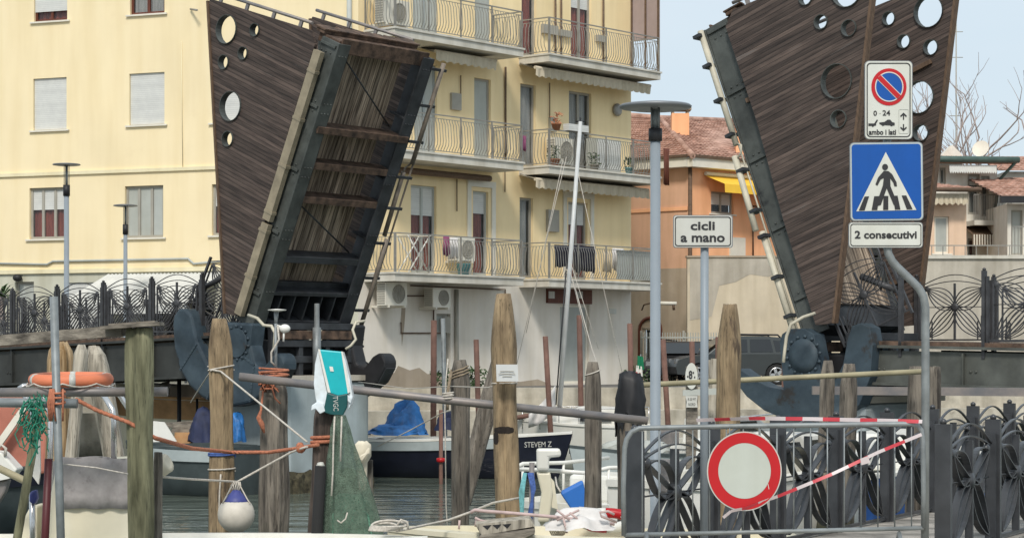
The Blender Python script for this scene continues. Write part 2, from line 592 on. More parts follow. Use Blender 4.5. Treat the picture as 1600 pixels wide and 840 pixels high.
m_chrome = mat('stainless_tube', (0.62, 0.61, 0.60), 0.22, metal=0.9, var=0.05)
m_white = mat('white_gelcoat', (0.74, 0.73, 0.68), 0.35, var=0.05, streak=0.08)
m_creamg = mat('cream_gelcoat', (0.74, 0.69, 0.54), 0.4, var=0.05, streak=0.08)
m_mast = mat('mast_paint', (0.52, 0.53, 0.52), 0.4, var=0.08)
m_nearir = mat('anthracite_iron', (0.038, 0.040, 0.044), 0.36, metal=0.0, spec=.6, var=0.3, vs=4)
m_navy = mat('navy_hull', (0.012, 0.014, 0.026), 0.3, var=0.2)
m_strake = mat('pale_blue_strake', (0.42, 0.47, 0.47), 0.5, var=0.1)
m_bluehull = mat('blue_hull', (0.03, 0.10, 0.32), 0.4, var=0.1)
m_bluetarp = mat('blue_tarpaulin', (0.02, 0.13, 0.36), 0.5, var=0.35, vs=5, bump=0.9, bs=9)
m_navytarp = mat('navy_tarpaulin', (0.016, 0.022, 0.06), 0.7, var=0.3, vs=5, bump=0.5, bs=5)
m_salmon = mat('faded_red_hull', (0.46, 0.17, 0.12), 0.6, var=0.15, streak=0.15)
m_orhull = mat('rusty_orange_hull', (0.46, 0.26, 0.12), 0.7, var=0.3, vs=2, streak=0.35)
m_greyhull = mat('dark_grey_hull', (0.055, 0.07, 0.072), 0.55, var=0.2)
m_canvas = mat('grey_canvas', (0.36, 0.335, 0.325), 0.95, var=0.16, vs=9, bump=0.3, bs=9, patch=(0.28, 0.255, 0.25), patch_s=5.0, patch_t=0.57)
m_ring = mat('orange_lifebuoy', (0.66, 0.20, 0.10), 0.6, var=0.1)
m_ropeo = mat('orange_rope', (0.40, 0.15, 0.085), 0.9, var=0.3, vs=40)
m_ropew = mat('pale_rope', (0.50, 0.46, 0.40), 0.9, var=0.25, vs=40)
m_ropep = mat('pinkish_rail', (0.50, 0.38, 0.36), 0.6, var=0.15, vs=8)
m_ropeg = mat('green_rope', (0.03, 0.20, 0.13), 0.9, var=0.4, vs=30)
m_ropeb = mat('blue_rope', (0.06, 0.11, 0.30), 0.9, var=0.4, vs=30)
m_ropet = mat('turquoise_net_rope', (0.14, 0.36, 0.38), 0.9, var=0.3, vs=30)
m_ropeb2 = mat('brown_lashing', (0.24, 0.19, 0.13), 0.9, var=0.3, vs=30)
m_fenw = mat('scuffed_white_buoy', (0.56, 0.52, 0.45), 0.5, var=0.16, vs=5)
m_fenb = mat('blue_buoy_cap', (0.045, 0.055, 0.20), 0.5, var=0.15)
m_bagt = mat('turquoise_bag', (0.01, 0.42, 0.46), 0.35, var=0.08, vs=6)
m_bagd = mat('dark_green_bag', (0.008, 0.075, 0.075), 0.4, var=0.1)
m_bagw = mat('white_bag_plastic', (0.68, 0.72, 0.72), 0.35, var=0.12, vs=9, c2=(0.66, 0.72, 0.76), bump=0.4, bs=9)
m_signw = mat('sign_white', (0.60, 0.61, 0.56), 0.4, streak=.12, vs=7, var=0.04)
m_signg = mat('sign_grey_white', (0.47, 0.50, 0.45), 0.45, streak=.12, vs=7, var=0.03)
m_signp = mat('plate_white', (0.54, 0.54, 0.50), 0.4, streak=.12, vs=7, var=0.03)
m_signr = mat('sign_red', (0.47, 0.009, 0.014), 0.4, streak=.12, vs=7, var=0.04)
m_signb = mat('sign_blue', (0.001, 0.075, 0.34), 0.4, streak=.12, vs=7, var=0.04)
m_signk = mat('sign_black', (0.022, 0.022, 0.024), 0.5, var=0.1)
m_back = mat('sign_back_grey', (0.20, 0.21, 0.22), 0.5, metal=0.4, var=0.1)
m_tapew = mat('tape_white', (0.56, 0.49, 0.49), 0.4, var=0.05)
m_taper = mat('tape_red', (0.50, 0.045, 0.06), 0.4, var=0.08)
m_cloth = mat('cream_cloth', (0.66, 0.60, 0.47), 0.95, var=0.1, vs=6)
m_carb = mat('dark_grey_car_paint', (0.055, 0.062, 0.062), 0.3, metal=0.3, var=0.06)
m_carg = mat('car_glass', (0.012, 0.014, 0.015), 0.06, var=0.1, spec=0.7)
m_rubber = mat('rubber', (0.018, 0.018, 0.018), 0.85, var=0.2)
m_leafg = mat('shrub_leaves', (0.04, 0.075, 0.025), 0.8, var=0.4, vs=8)
m_bark = mat('bare_branches', (0.30, 0.245, 0.22), 0.9, var=0.2)
m_peach = mat('peach_render', (0.76, 0.55, 0.40), 0.9, var=0.05, streak=0.1, spec=0.2)
m_whiteh = mat('white_render', (0.70, 0.67, 0.60), 0.9, var=0.06, streak=0.12, spec=0.2)
m_green = mat('green_gutter', (0.06, 0.10, 0.085), 0.6, var=0.2)
m_asph = mat('asphalt', (0.13, 0.125, 0.115), 0.95, var=0.15, vs=2, bump=0.2, bs=60)
m_pink = mat('pinkish_screen', (0.34, 0.27, 0.26), 0.8, var=0.06, streak=0.1)
m_terra = mat('terracotta', (0.36, 0.15, 0.08), 0.9, var=0.2)
m_garm_k = mat('dark_garment', (0.022, 0.022, 0.035), 0.95, var=0.3, vs=6)
m_garm_w = mat('white_garment', (0.64, 0.62, 0.60), 0.95, var=0.1, vs=6)
m_garm_p = mat('magenta_garment', (0.24, 0.07, 0.14), 0.95, var=0.2, vs=6)
m_garm_y = mat('beige_garment', (0.55, 0.45, 0.30), 0.95, var=0.15, vs=6)
m_paper = mat('paper_notice', (0.56, 0.57, 0.56), 0.7, var=0.05)
m_flagg = mat('flag_green', (0.01, 0.17, 0.08), 0.9, var=0.1)
m_flagr = mat('flag_red', (0.45, 0.02, 0.03), 0.9, var=0.1)
m_van = mat('white_van_paint', (0.74, 0.74, 0.72), 0.3, var=0.03)

# net: woven threads with see-through gaps
m_net = mat('green_net', (0.105, 0.15, 0.11), 0.9, var=0.3, vs=12)
_N, _L = m_net.node_tree.nodes, m_net.node_tree.links
_tc = _N.new('ShaderNodeTexCoord')
_wx = _N.new('ShaderNodeTexNoise')
_wx.inputs['Scale'].default_value = 110
_wx.inputs['Detail'].default_value = 2
_L.new(_tc.outputs['Object'], _wx.inputs['Vector'])
_rr = _N.new('ShaderNodeValToRGB')
_rr.color_ramp.elements[0].position = 0.40
_rr.color_ramp.elements[1].position = 0.50
_rr.color_ramp.elements[0].color = (0.32, 0.32, 0.32, 1)
_rr.color_ramp.elements[1].color = (0.84, 0.84, 0.84, 1)
_L.new(_wx.outputs[0], _rr.inputs[0])
_L.new(_rr.outputs[0], _N['Principled BSDF'].inputs['Alpha'])

# water
m_water = bpy.data.materials.new('canal_water')
m_water.use_nodes = True
_N, _L = m_water.node_tree.nodes, m_water.node_tree.links
_b = _N['Principled BSDF']
_b.inputs['Base Color'].default_value = (0.115, 0.135, 0.11, 1)
_b.inputs['Roughness'].default_value = 0.06
_b.inputs['IOR'].default_value = 1.33
_tc = _N.new('ShaderNodeTexCoord')
_mp = _N.new('ShaderNodeMapping')
_mp.inputs['Scale'].default_value = (0.42, 1.3, 1)
_L.new(_tc.outputs['Object'], _mp.inputs[0])
_n1 = _N.new('ShaderNodeTexNoise')
_n1.inputs['Scale'].default_value = 1.15
_n1.inputs['Detail'].default_value = 4
_n1.inputs['Distortion'].default_value = 0.6
_L.new(_mp.outputs[0], _n1.inputs['Vector'])
_bp = _N.new('ShaderNodeBump')
_bp.inputs['Strength'].default_value = 0.55
_bp.inputs['Distance'].default_value = 0.12
_L.new(_n1.outputs[0], _bp.inputs['Height'])
_L.new(_bp.outputs[0], _b.inputs['Normal'])

# ------------------------------------------------------------------ setting: water, far bank, near quay
ZB = 1.9                                  # far bank level above the water
mb = MB()
mb.add([(-1500, -40, 0), (1500, -40, 0), (1500, 70, 0), (-1500, 70, 0)], [(0, 1, 2, 3)])
o = mb.build('water', m_water)
o['kind'] = 'structure'

edge = [(-1500, 53.5), (-40, 53.5), (-10, 54.5), (-4, 56.2), (3, 57.0), (8, 58.5), (20, 59.5), (1500, 60.5)]
mb = MB()
n = len(edge)
mb.add([(x, y, ZB) for x, y in edge] + [(x, 3000, ZB) for x, y in edge], [(i, i + 1, n + i + 1, n + i) for i in range(n - 1)])
o = mb.build('ground', m_asph)
o['kind'] = 'structure'
mb = MB()
mb.add([(x, y - 0.25, ZB + 0.06) for x, y in edge] + [(x, y + 0.35, ZB + 0.06) for x, y in edge] + [(x, y - 0.25, -2) for x, y in edge] + [(x, y + 0.35, ZB - 0.2) for x, y in edge],
       [(i, i + 1, n + i + 1, n + i) for i in range(n - 1)] + [(i, i + 1, 2 * n + i + 1, 2 * n + i) for i in range(n - 1)] + [(n + i, n + i + 1, 3 * n + i + 1, 3 * n + i) for i in range(n - 1)])
mb.add([(x, y - 1.15, 1.38) for x, y in edge] + [(x, y - 0.252, 1.38) for x, y in edge] + [(x, y - 1.15, -2) for x, y in edge],
       [(i, i + 1, n + i + 1, n + i) for i in range(n - 1)] + [(i, i + 1, 2 * n + i + 1, 2 * n + i) for i in range(n - 1)])
o = mb.build('quay_wall', m_quay)
tag(o, 'weathered stone quay wall with a lower ledge along the far bank', 'quay wall')
o['kind'] = 'structure'

mb = MB()                                 # the quay the sign posts and the barrier stand on
mb.add([(0.35, 4, 1.15), (60, 4, 1.15), (60, 19.5, 1.15), (0.35, 19.5, 1.15), (0.35, 4, -2), (60, 4, -2), (60, 19.5, -2), (0.35, 19.5, -2)],
       [(0, 1, 2, 3), (0, 3, 7, 4), (3, 2, 6, 7)])
o = mb.build('near_quay', m_conc)
o['kind'] = 'structure'


# ------------------------------------------------------------------ facades
class Fac:
    def __init__(s, C, U, n):
        s.C, s.U, s.n = Vector(C), Vector(U).normalized(), Vector(n).normalized()

    def fp(s, X, Y, off=0.0):
        r = Vector(((X - 800) / F, 1.0))
        t = (off + s.C.dot(s.n)) / r.dot(s.n)
        p = r * t
        return (p - s.C).dot(s.U), CZ + (HZ - Y) / F * t

    def pt(s, u, z, off=0.0):
        q = s.C + s.U * u + s.n * off
        return Vector((q.x, q.y, z))

    def rect(s, r, off=0.0):
        X0, X1, Y0, Y1 = r
        Xm, Ym = (X0 + X1) / 2, (Y0 + Y1) / 2
        return s.fp(X0, Ym, off)[0], s.fp(X1, Ym, off)[0], s.fp(Xm, Y1, off)[1], s.fp(Xm, Y0, off)[1]

    def box(s, mb, u0, u1, z0, z1, o0, o1):
        c = s.pt((u0 + u1) / 2, (z0 + z1) / 2, (o0 + o1) / 2)
        mb.obox(c, Vector((s.U.x, s.U.y, 0)) * (u1 - u0) / 2, Vector((s.n.x, s.n.y, 0)) * (o1 - o0) / 2, (0, 0, (z1 - z0) / 2))

    def wall(s, mb, u0, u1, z0, z1, ops, dep=0.16):
        us = sorted(set([u0, u1] + [v for o in ops for v in (o[0], o[1]) if u0 < v < u1]))
        zs = sorted(set([z0, z1] + [v for o in ops for v in (o[2], o[3]) if z0 < v < z1]))
        for i in range(len(us) - 1):
            for j in range(len(zs) - 1):
                uc, zc = (us[i] + us[i + 1]) / 2, (zs[j] + zs[j + 1]) / 2
                if any(o[0] < uc < o[1] and o[2] < zc < o[3] for o in ops):
                    continue
                mb.add([s.pt(us[i], zs[j]), s.pt(us[i + 1], zs[j]), s.pt(us[i + 1], zs[j + 1]), s.pt(us[i], zs[j + 1])], [(0, 1, 2, 3)])
        for (a, b, c, d) in ops:
            a, b, c, d = max(a, u0), min(b, u1), max(c, z0), min(d, z1)
            if a >= b or c >= d:
                continue
            f4 = [s.pt(a, c), s.pt(b, c), s.pt(b, d), s.pt(a, d)]
            b4 = [s.pt(a, c, -dep), s.pt(b, c, -dep), s.pt(b, d, -dep), s.pt(a, d, -dep)]
            mb.add(f4 + b4, [(0, 1, 5, 4), (1, 2, 6, 5), (2, 3, 7, 6), (3, 0, 4, 7)])

    def vec(s, u=0, o=0, z=0):
        return Vector((s.U.x * u + s.n.x * o, s.U.y * u + s.n.y * o, z))


def window(par, fc, op, kind, lites=2, fr=None, top=0.45, sill=True, cur=None, name='window', fw=0.07, dep=0.16):
    """frame as a part; shutter, pane and curtain as its sub-parts"""
    fr = fr or m_greyfr
    u0, u1, z0, z1 = op
    m = MB()
    a, b = -dep + 0.012, -dep + 0.075
    fc.box(m, u0 + .002, u0 + fw, z0 + .002, z1 - .002, a, b)
    fc.box(m, u1 - fw, u1 - .002, z0 + .002, z1 - .002, a, b)
    fc.box(m, u0 + fw, u1 - fw, z0 + .002, z0 + fw, a, b)
    fc.box(m, u0 + fw, u1 - fw, z1 - fw, z1 - .002, a, b)
    for i in range(1, lites):
        uc = u0 + (u1 - u0) * i / lites
        fc.box(m, uc - fw * .6, uc + fw * .6, z0 + fw, z1 - fw, a, b)
    f = m.build(name, fr, par)
    if sill:
        m = MB()
        fc.box(m, u0 - .1, u1 + .1, z0 - .05, z0 - .003, -0.02, 0.07)
        m.build('sill', m_trim, f)
    i0, i1, j0, j1 = u0 + fw * .8, u1 - fw * .8, z0 + fw * .8, z1 - fw * .8
    zt = j1 - (j1 - j0) * top
    if kind == 'shutter':
        m = MB()
        fc.box(m, u0 + .01, u1 - .01, z0 + .02 + (z1 - z0) * (1 - top if top < 1 else 0), z1 - .003, b + .004, b + .03)
        m.build('shutter', m_shut, f)
        if top >= 1:
            return f
    if kind == 'panels':
        m = MB()
        for i in range(lites):
            w = (u1 - u0) / lites
            fc.box(m, u0 + w * i + fw * .75, u0 + w * (i + 1) - fw * .75, j0, j1, a + .01, a + .04)
        m.build('panel', m_greypan, f)
        return f
    if kind == 'half':
        m = MB()
        fc.box(m, i0, i1, zt, j1, a + .012, a + .034)
        m.build('blind', m_shut, f)
    m = MB()
    fc.box(m, i0, i1, j0, zt if kind == 'half' else j1, a + .012, a + .022)
    m.build('pane', m_glass, f)
    m = MB()
    ns = max(8, int((i1 - i0) / .06))
    vs = []
    for i in range(ns + 1):
        u = i0 + (i1 - i0) * i / ns
        of = -dep - .05 - .03 * math.sin(i * 1.7)
        vs += [fc.pt(u, j0, of), fc.pt(u, j1, of)]
    m.add(vs, [(2 * i, 2 * i + 2, 2 * i + 3, 2 * i + 1) for i in range(ns)])
    m.build('curtain', cur or m_redcur, f)
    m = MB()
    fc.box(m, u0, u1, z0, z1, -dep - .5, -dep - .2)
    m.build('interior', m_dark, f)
    return f


def railing_run(fc, path, z, h=1.05, bow=0.09):
    """balcony railing along (u, offset) points, bars bowed outwards"""
    m = MB()
    for (a, b) in zip(path[:-1], path[1:]):
        L = math.hypot(b[0] - a[0], b[1] - a[1])
        ex = ((b[0] - a[0]) / L, (b[1] - a[1]) / L)
        nx = (-ex[1], ex[0]) if a[1] == b[1] else (ex[1], ex[0])
        if a[1] == b[1]:
            nx = (0, 1)
        else:
            nx = (-1, 0) if a[0] <= path[1][0] and a is path[0] else (1, 0)

        def q(s_, zz, o_):
            return fc.pt(a[0] + ex[0] * s_ + nx[0] * o_, z + zz, a[1] + ex[1] * s_ + nx[1] * o_)
        m.bar(q(0, h, 0), q(L, h, 0), 0.045, 0.03)
        m.bar(q(0, h - .1, 0), q(L, h - .1, 0), 0.02, 0.015)
        m.bar(q(0, .06, 0), q(L, .06, 0), 0.03, 0.02)
        np_ = max(1, round(L / 1.35))
        for i in range(np_ + 1):
            s_ = L * i / np_
            m.bar(q(s_, -.1, .02), q(s_, h, .02), .035, .035, up=fc.vec(1, 0, 0))
        k = int(L / 0.115)
        for i in range(1, k):
            s_ = L * i / k
            m.tube([q(s_, h - .1, 0), q(s_, h - .17, .01), q(s_, h - .25, .05), q(s_, .34, bow), q(s_, .22, bow * .8), q(s_, .1, .0), q(s_, .05, 0)], .0095, 4, caps=False)
    return m


FL = Fac((-4.18, 58.0), (.928, -.372), (-.372, -.928))
FR = Fac((-4.18, 58.0), (.64, .768), (.768, -.64))

# ---------------- yellow apartment building
bld = thing('apartment_building', 'tall yellow apartment building with balconies and white ground floor across the canal', 'building', (-4.18, 58.0, ZB))
ZT = 18.5
lw = {k: FL.rect(r) for k, r in {
    'a1': (53, 105, -32, 33), 'a2': (203, 257, -34, 22),
    'b1': (52, 104, 122, 203), 'b2': (202, 257, 114, 195), 'b3': (332, 388, 108, 191),
    'c1': (46, 103, 293, 373), 'c2': (195, 255, 290, 371), 'c3': (331, 389, 287, 367),
    'd1': (24, 53, 440, 560), 'd2': (102, 165, 441, 560), 'd3': (215, 335, 470, 560)}.items()}
z_band = FL.fp(200, 424)[1]
mb = MB()
FL.wall(mb, -13.5, 0, z_band, ZT, [v for k, v in lw.items() if k[0] in 'abc'])
mb.build('wall', m_yel, bld)
mb = MB()
FL.wall(mb, -13.5, 0, ZB, z_band, [v for k, v in lw.items() if k[0] == 'd'])
mb.build('ground_floor_wall', m_greywall, bld)
mb = MB()
zc = FL.fp(200, 267)[1]
FL.box(mb, -13.5, .02, zc - .05, zc + .05, 0.002, .06)
FL.box(mb, -13.5, .03, z_band - .02, z_band + .1, 0.002, .07)
mb.build('string_course', m_cream, bld)
window(bld, FL, lw['a1'], 'shutter', 2, m_brownfr, top=.78)
window(bld, FL, lw['a2'], 'plain', 2, m_brownfr, cur=m_palecur)
window(bld, FL, lw['b1'], 'shutter', 2, m_trim, top=1)
window(bld, FL, lw['b2'], 'shutter', 2, m_trim, top=1)
window(bld, FL, lw['b3'], 'shutter', 2, m_trim, top=1)
window(bld, FL, lw['c1'], 'half', 3, m_greyfr, top=.42)
window(bld, FL, lw['c2'], 'panels', 3, m_greyfr)
window(bld, FL, lw['c3'], 'half', 3, m_greyfr, top=.42)
window(bld, FL, lw['d1'], 'panels', 1, m_greyfr, sill=False, name='door')
window(bld, FL, lw['d2'], 'shutter', 1, m_greyfr, sill=False, top=1, name='door')
window(bld, FL, lw['d3'], 'plain', 3, m_greyfr, sill=False, cur=m_dark, name='shop_window')

rw = {k: FR.rect(r) for k, r in {
    'a1': (645, 686, -60, 56), 'a2': (742, 768, -55, 76), 'a3': (815, 838, -45, 88), 'a4': (892, 924, -32, 97),
    'b1': (648, 683, 100, 250), 'b2': (741, 767, 123, 254), 'b3': (813, 837, 132, 262), 'b4': (889, 924, 144, 268),
    'c1': (642, 682, 290, 428), 'c2': (739, 763, 299, 432), 'c3': (812, 833, 309, 436), 'c4': (888, 918, 316, 438),
    'e1': (875, 921, 476, 600), 'e2': (682, 704, 490, 600)}.items()}
for row in 'abc':                      # a storey's doors share their threshold
    zz = {'a': 11.62, 'b': 8.34, 'c': 5.02}[row] + .1
    for k in rw:
        if k[0] == row:
            rw[k] = (rw[k][0], rw[k][1], zz, rw[k][3])
for k in ('e1', 'e2'):
    rw[k] = (rw[k][0], rw[k][1], ZB + .05, rw[k][3])
UE = FR.fp(986, 300)[0]
z_g = FR.fp(760, 440)[1] + .05
mb = MB()
FR.wall(mb, 0, UE, z_g, ZT, [v for k, v in rw.items() if k[0] in 'abc'])
mb.build('wall', m_yel2, bld)
mb = MB()
FR.wall(mb, 0, UE, ZB, z_g, [rw['e1'], rw['e2']])
mb.build('ground_floor_wall', m_whitewall, bld)
mb = MB()                              # the two walls out of sight and the roof
e1, e2 = FL.pt(-13.5, ZB), FR.pt(UE, ZB)
bk = [Vector((e1.x + 3.0, e1.y + 9, 0)), Vector((e2.x - 7.5, e2.y + 6.2, 0))]
for a, b in ((e2, bk[1]), (bk[1], bk[0]), (bk[0], e1)):
    mb.add([(a.x, a.y, ZB), (b.x, b.y, ZB), (b.x, b.y, ZT), (a.x, a.y, ZT)], [(0, 1, 2, 3)])
mb.build('wall', m_yel2, bld)
mb = MB()
c0 = FL.pt(0, ZT)
mb.add([(e1.x, e1.y, ZT), (c0.x, c0.y, ZT), (e2.x, e2.y, ZT), (bk[1].x, bk[1].y, ZT), (bk[0].x, bk[0].y, ZT), (-6, 66, ZT + 2.2)],
       [(0, 1, 5), (1, 2, 5), (2, 3, 5), (3, 4, 5), (4, 0, 5)])
mb.build('roof', m_tile, bld)

window(bld, FR, rw['a1'], 'panels', 2, m_greydoor, sill=False, name='balcony_door')
window(bld, FR, rw['a2'], 'panels', 1, m_greydoor, sill=False, name='balcony_door')
window(bld, FR, rw['a3'], 'plain', 1, m_greyfr, sill=False, name='balcony_door')
window(bld, FR, rw['a4'], 'half', 2, m_greyfr, sill=False, top=.33, name='balcony_door')
window(bld, FR, rw['b1'], 'panels', 2, m_greydoor, sill=False, name='balcony_door')
window(bld, FR, rw['b2'], 'panels', 1, m_greyfr, sill=False, name='balcony_door')
window(bld, FR, rw['b3'], 'plain', 1, m_greyfr, sill=False, cur=m_palecur, name='balcony_door')
window(bld, FR, rw['b4'], 'plain', 2, m_greyfr, sill=False, cur=m_palecur, name='balcony_door')
window(bld, FR, rw['c1'], 'half', 2, m_greypan, sill=False, top=.33, name='balcony_door')
window(bld, FR, rw['c2'], 'half', 1, m_greypan, sill=False, top=.25, name='balcony_door')
window(bld, FR, rw['c3'], 'plain', 1, m_greyfr, sill=False, cur=m_palecur, name='balcony_door')
window(bld, FR, rw['c4'], 'half', 2, m_greyfr, sill=False, top=.28, name='balcony_door')
window(bld, FR, rw['e1'], 'panels', 1, m_trim, sill=False, name='door')
window(bld, FR, rw['e2'], 'panels', 1, m_greyfr, sill=False, name='door')
# door surrounds on the first floor, lintel board, cables, small fittings
for k in ('c2', 'c4'):
    mb = MB()
    u0, u1, z0, z1 = rw[k]
    FR.box(mb, u0 - .28, u1 + .28, z1 + .12, z1 + .3, .002, .06)
    FR.box(mb, u0 - .28, u0 - .12, z0, z1 + .12, .002, .05)
    FR.box(mb, u1 + .12, u1 + .28, z0, z1 + .12, .002, .05)
    mb.build('door_surround', m_trim, bld)
mb = MB()
u0, u1, z0, z1 = FR.rect((853, 922, 447, 474))
FR.box(mb, u0, u1, z0, z1, .002, .08)
lb = mb.build('lintel_board', m_brownfr, bld)
for X in (857, 901):
    mb = MB()
    a = FR.rect((X, X + 9, 455, 466), .08)
    FR.box(mb, *a, .081, .1)
    mb.build('lamp_glass', m_palecur, lb)
for r, dp in (((853, 870, 328, 362), .1), ((703, 718, 146, 172), .08), ((857, 866, 184, 206), .1), ((690, 699, 495, 520), .12), ((845, 868, 40, 54), .12), ((872, 889, 48, 58), .12), ((930, 942, 56, 66), .12)):
    a = FR.rect(r)
    mb = MB()
    FR.box(mb, *a, .002, dp)
    mb.build('meter_box', m_greyfr, bld)
mb = MB()
for X0, Y0, X1, Y1 in ((866, 0, 866, 90), (875, 0, 875, 92), (941, 0, 941, 104), (788, 105, 788, 250), (787, 265, 787, 300), (712, 280, 712, 330), (857, 130, 857, 184), (718, 118, 718, 150)):
    a, b = FR.fp(X0, Y0), FR.fp(X1, Y1)
    mb = MB()
    mb.tube([FR.pt(a[0], a[1], .05), FR.pt(b[0], b[1], .05)], .035 if X0 in (866, 875, 941, 788) else .018, 6)
    mb.build('wall_pipe', m_edge, bld)
for pts in (((625, 503), (625, 520), (690, 520), (696, 520)), ((676, 455), (676, 500)), ((604, 462), (640, 462), (700, 462)), ((640, 446), (780, 452), (788, 452), (788, 466))):
    mb = MB()
    mb.tube([FR.pt(*FR.fp(X, Y), .04) for X, Y in pts], .02, 5)
    mb.build('wall_pipe', m_edge, bld)
mb = MB()
a, b = FR.fp(547, -60), FL.fp(548, 420)
for X in (548,):
    p, q = FL.fp(X, -60), FL.fp(X, 420)
    mb.tube([FL.pt(p[0], p[1], .09), FL.pt(q[0], q[1], .09)], .07, 8)
p = [FL.fp(X, Y) for X, Y in ((-20, 411), (75, 413), (84, 408), (295, 404), (304, 412), (345, 408))]
mb.tube([FL.pt(u, z, .04) for u, z in p], .035, 6)
mb.build('downpipe', m_greypan, bld)
mb = MB()
a = FR.rect((951, 962, 482, 490))
FR.box(mb, *a, .002, .03)
nb = mb.build('number_plate', m_signw, bld)
mb = MB()
u, z = FL.fp(31, 434)
q = FL.pt(u, z, .12)
mb.blob(q, (.14, .12, .11), 12, 8)
mb.bar(FL.pt(u, z + .02, 0), q, .1, .1)
mb.build('wall_lamp', m_black, bld)
mb = MB()
p, q = FL.fp(284, 66), FL.fp(286, 262)
mb.tube([FL.pt(p[0], p[1], .02), FL.pt(q[0], q[1], .02)], .012, 5)
mb.build('wall_cable', m_cream, bld)
mb = MB()
p, q = FL.fp(299, 15), FL.fp(318, 19)
mb.tube([FL.pt(p[0], p[1], .05), FL.pt(q[0], q[1], .35)], .03, 5)
mb.build('wall_hook', m_rail, bld)
mb = MB()
p, q = FR.fp(711, 452), FR.fp(711, 600)
mb.tube([FR.pt(p[0], p[1], .06), FR.pt(p[0], ZB, .06)], .06, 8)
mb.build('downpipe', m_greyfr, bld)
for poly in ([(598, 606), (601, 586), (616, 582), (622, 571), (640, 578), (655, 574), (668, 584), (690, 582), (700, 592), (703, 606)],
             [(760, 604), (765, 594), (790, 590), (812, 596), (840, 592), (858, 599), (862, 604)],
             [(628, 470), (634, 474), (632, 505), (628, 540), (626, 500)]):
    mb = MB()
    pp = [FR.fp(X, Y) for X, Y in poly]
    pp = [(u, max(z, ZB)) for u, z in pp]
    mb.prism(pp, FR.pt(0, 0, .004), FR.vec(1, 0, 0), (0, 0, 1), FR.vec(0, -.003, 0))
    mb.build('peeled_plaster', m_brownwall, bld)
mb = MB()
u, z = FR.fp(962, 172)
mb.lathe([(.16, 0), (.2, .04), (.2, .1), (.12, .14)], 14, (0, 0, 0), 'y')
q = FR.pt(u, z, .0)
for i in range(len(mb.v)):
    v = mb.v[i]
    w = FR.vec(v[0], v[1], v[2])
    mb.v[i] = (q.x + w.x, q.y + w.y, q.z + w.z)
mb.build('wall_lamp', m_rail, bld)
# wooden plinth cracks: small plants along the foot of the wall are things further down

# balconies
BP = 1.15
bal = {}
for side, X0, X1 in (('l', 617, 818), ('r', 858, 1029)):
    for row, Y in (('a', 60 if side == 'l' else 100), ('b', 256 if side == 'l' else 268), ('c', 434 if side == 'l' else 441)):
        u0 = FR.fp(X0, Y, BP)[0]
        u1 = FR.fp(X1, Y, BP)[0]
        if side == 'r':
            u1 = UE
        z = {'a': 11.62, 'b': 8.34, 'c': 5.02}[row]
        mb = MB()
        FR.box(mb, u0, u1, z - .2, z, .003, BP)
        FR.box(mb, u0 - .03, u1 + .03, z - .005, z + .05, .004, BP + .04)
        b = mb.build('balcony', m_slab, bld)
        path = [(u0 + .05, .02), (u0 + .05, BP - .04), (u1 - .05, BP - .04), (u1 - .05, .02)]
        railing_run(FR, path, z + .05).build('railing', m_rail, b)
        bal[side + row] = (u0, u1, z)
# awnings folded under the balconies
for side, row, f0, f1 in (('l', 'a', .38, .86), ('r', 'a', -.03, 1.0), ('r', 'b', -.03, .98)):
    u0, u1, z = bal[side + row]
    a, b = u0 + (u1 - u0) * f0, u0 + (u1 - u0) * f1
    zz = z - .42
    mb = MB()
    mb.tube([FR.pt(a, zz + .06, .75), FR.pt(b, zz + .06, .75)], .05, 8)
    mb.add([FR.pt(a, zz + .22, .12), FR.pt(b, zz + .22, .12), FR.pt(b, zz + .08, .76), FR.pt(a, zz + .08, .76)], [(0, 1, 2, 3)])
    ns = max(6, int((b - a) / .06))
    vs = []
    for i in range(ns + 1):
        u = a + (b - a) * i / ns
        vs += [FR.pt(u, zz + .05, .79 + .012 * math.sin(i * 1.3)), FR.pt(u, zz - .17 - .05 * abs(math.sin(i * math.pi / 5)), .78 + .03 * math.sin(i * 1.3))]
    mb.add(vs, [(2 * i, 2 * i + 2, 2 * i + 3, 2 * i + 1) for i in range(ns)])
    aw = mb.build('awning', m_awn, bld)
    for u in (a + .15, b - .15):
        mb = MB()
        mb.tube([FR.pt(u, zz + .25, .06), FR.pt(u, zz + .1, .5), FR.pt(u, zz + .07, .74)], .025, 6)
        mb.build('awning_arm', m_rail, aw)
# brown housing of an awning still rolled up under the left middle balcony
u0, u1, z = bal['lb']
mb = MB()
mb.tube([FR.pt(u0 + .2, z - .42, .3), FR.pt(u1 - .5, z - .42, .3)], .09, 8)
mb.build('awning_box', m_edge, bld)
# end screen of the top right balcony
u0, u1, z = bal['ra']
mb = MB()
FR.box(mb, u1 - .03, u1 - .005, z + 1.1, z + 4, .05, BP - .02)
sc = mb.build('end_screen', m_pink, bld)
mb = MB()
for of in (.06, .6, BP - .06):
    FR.box(mb, u1 - .06, u1 - .035, z + .06, z + 4, of - .03, of + .03)
mb.build('screen_post', m_edge, sc)
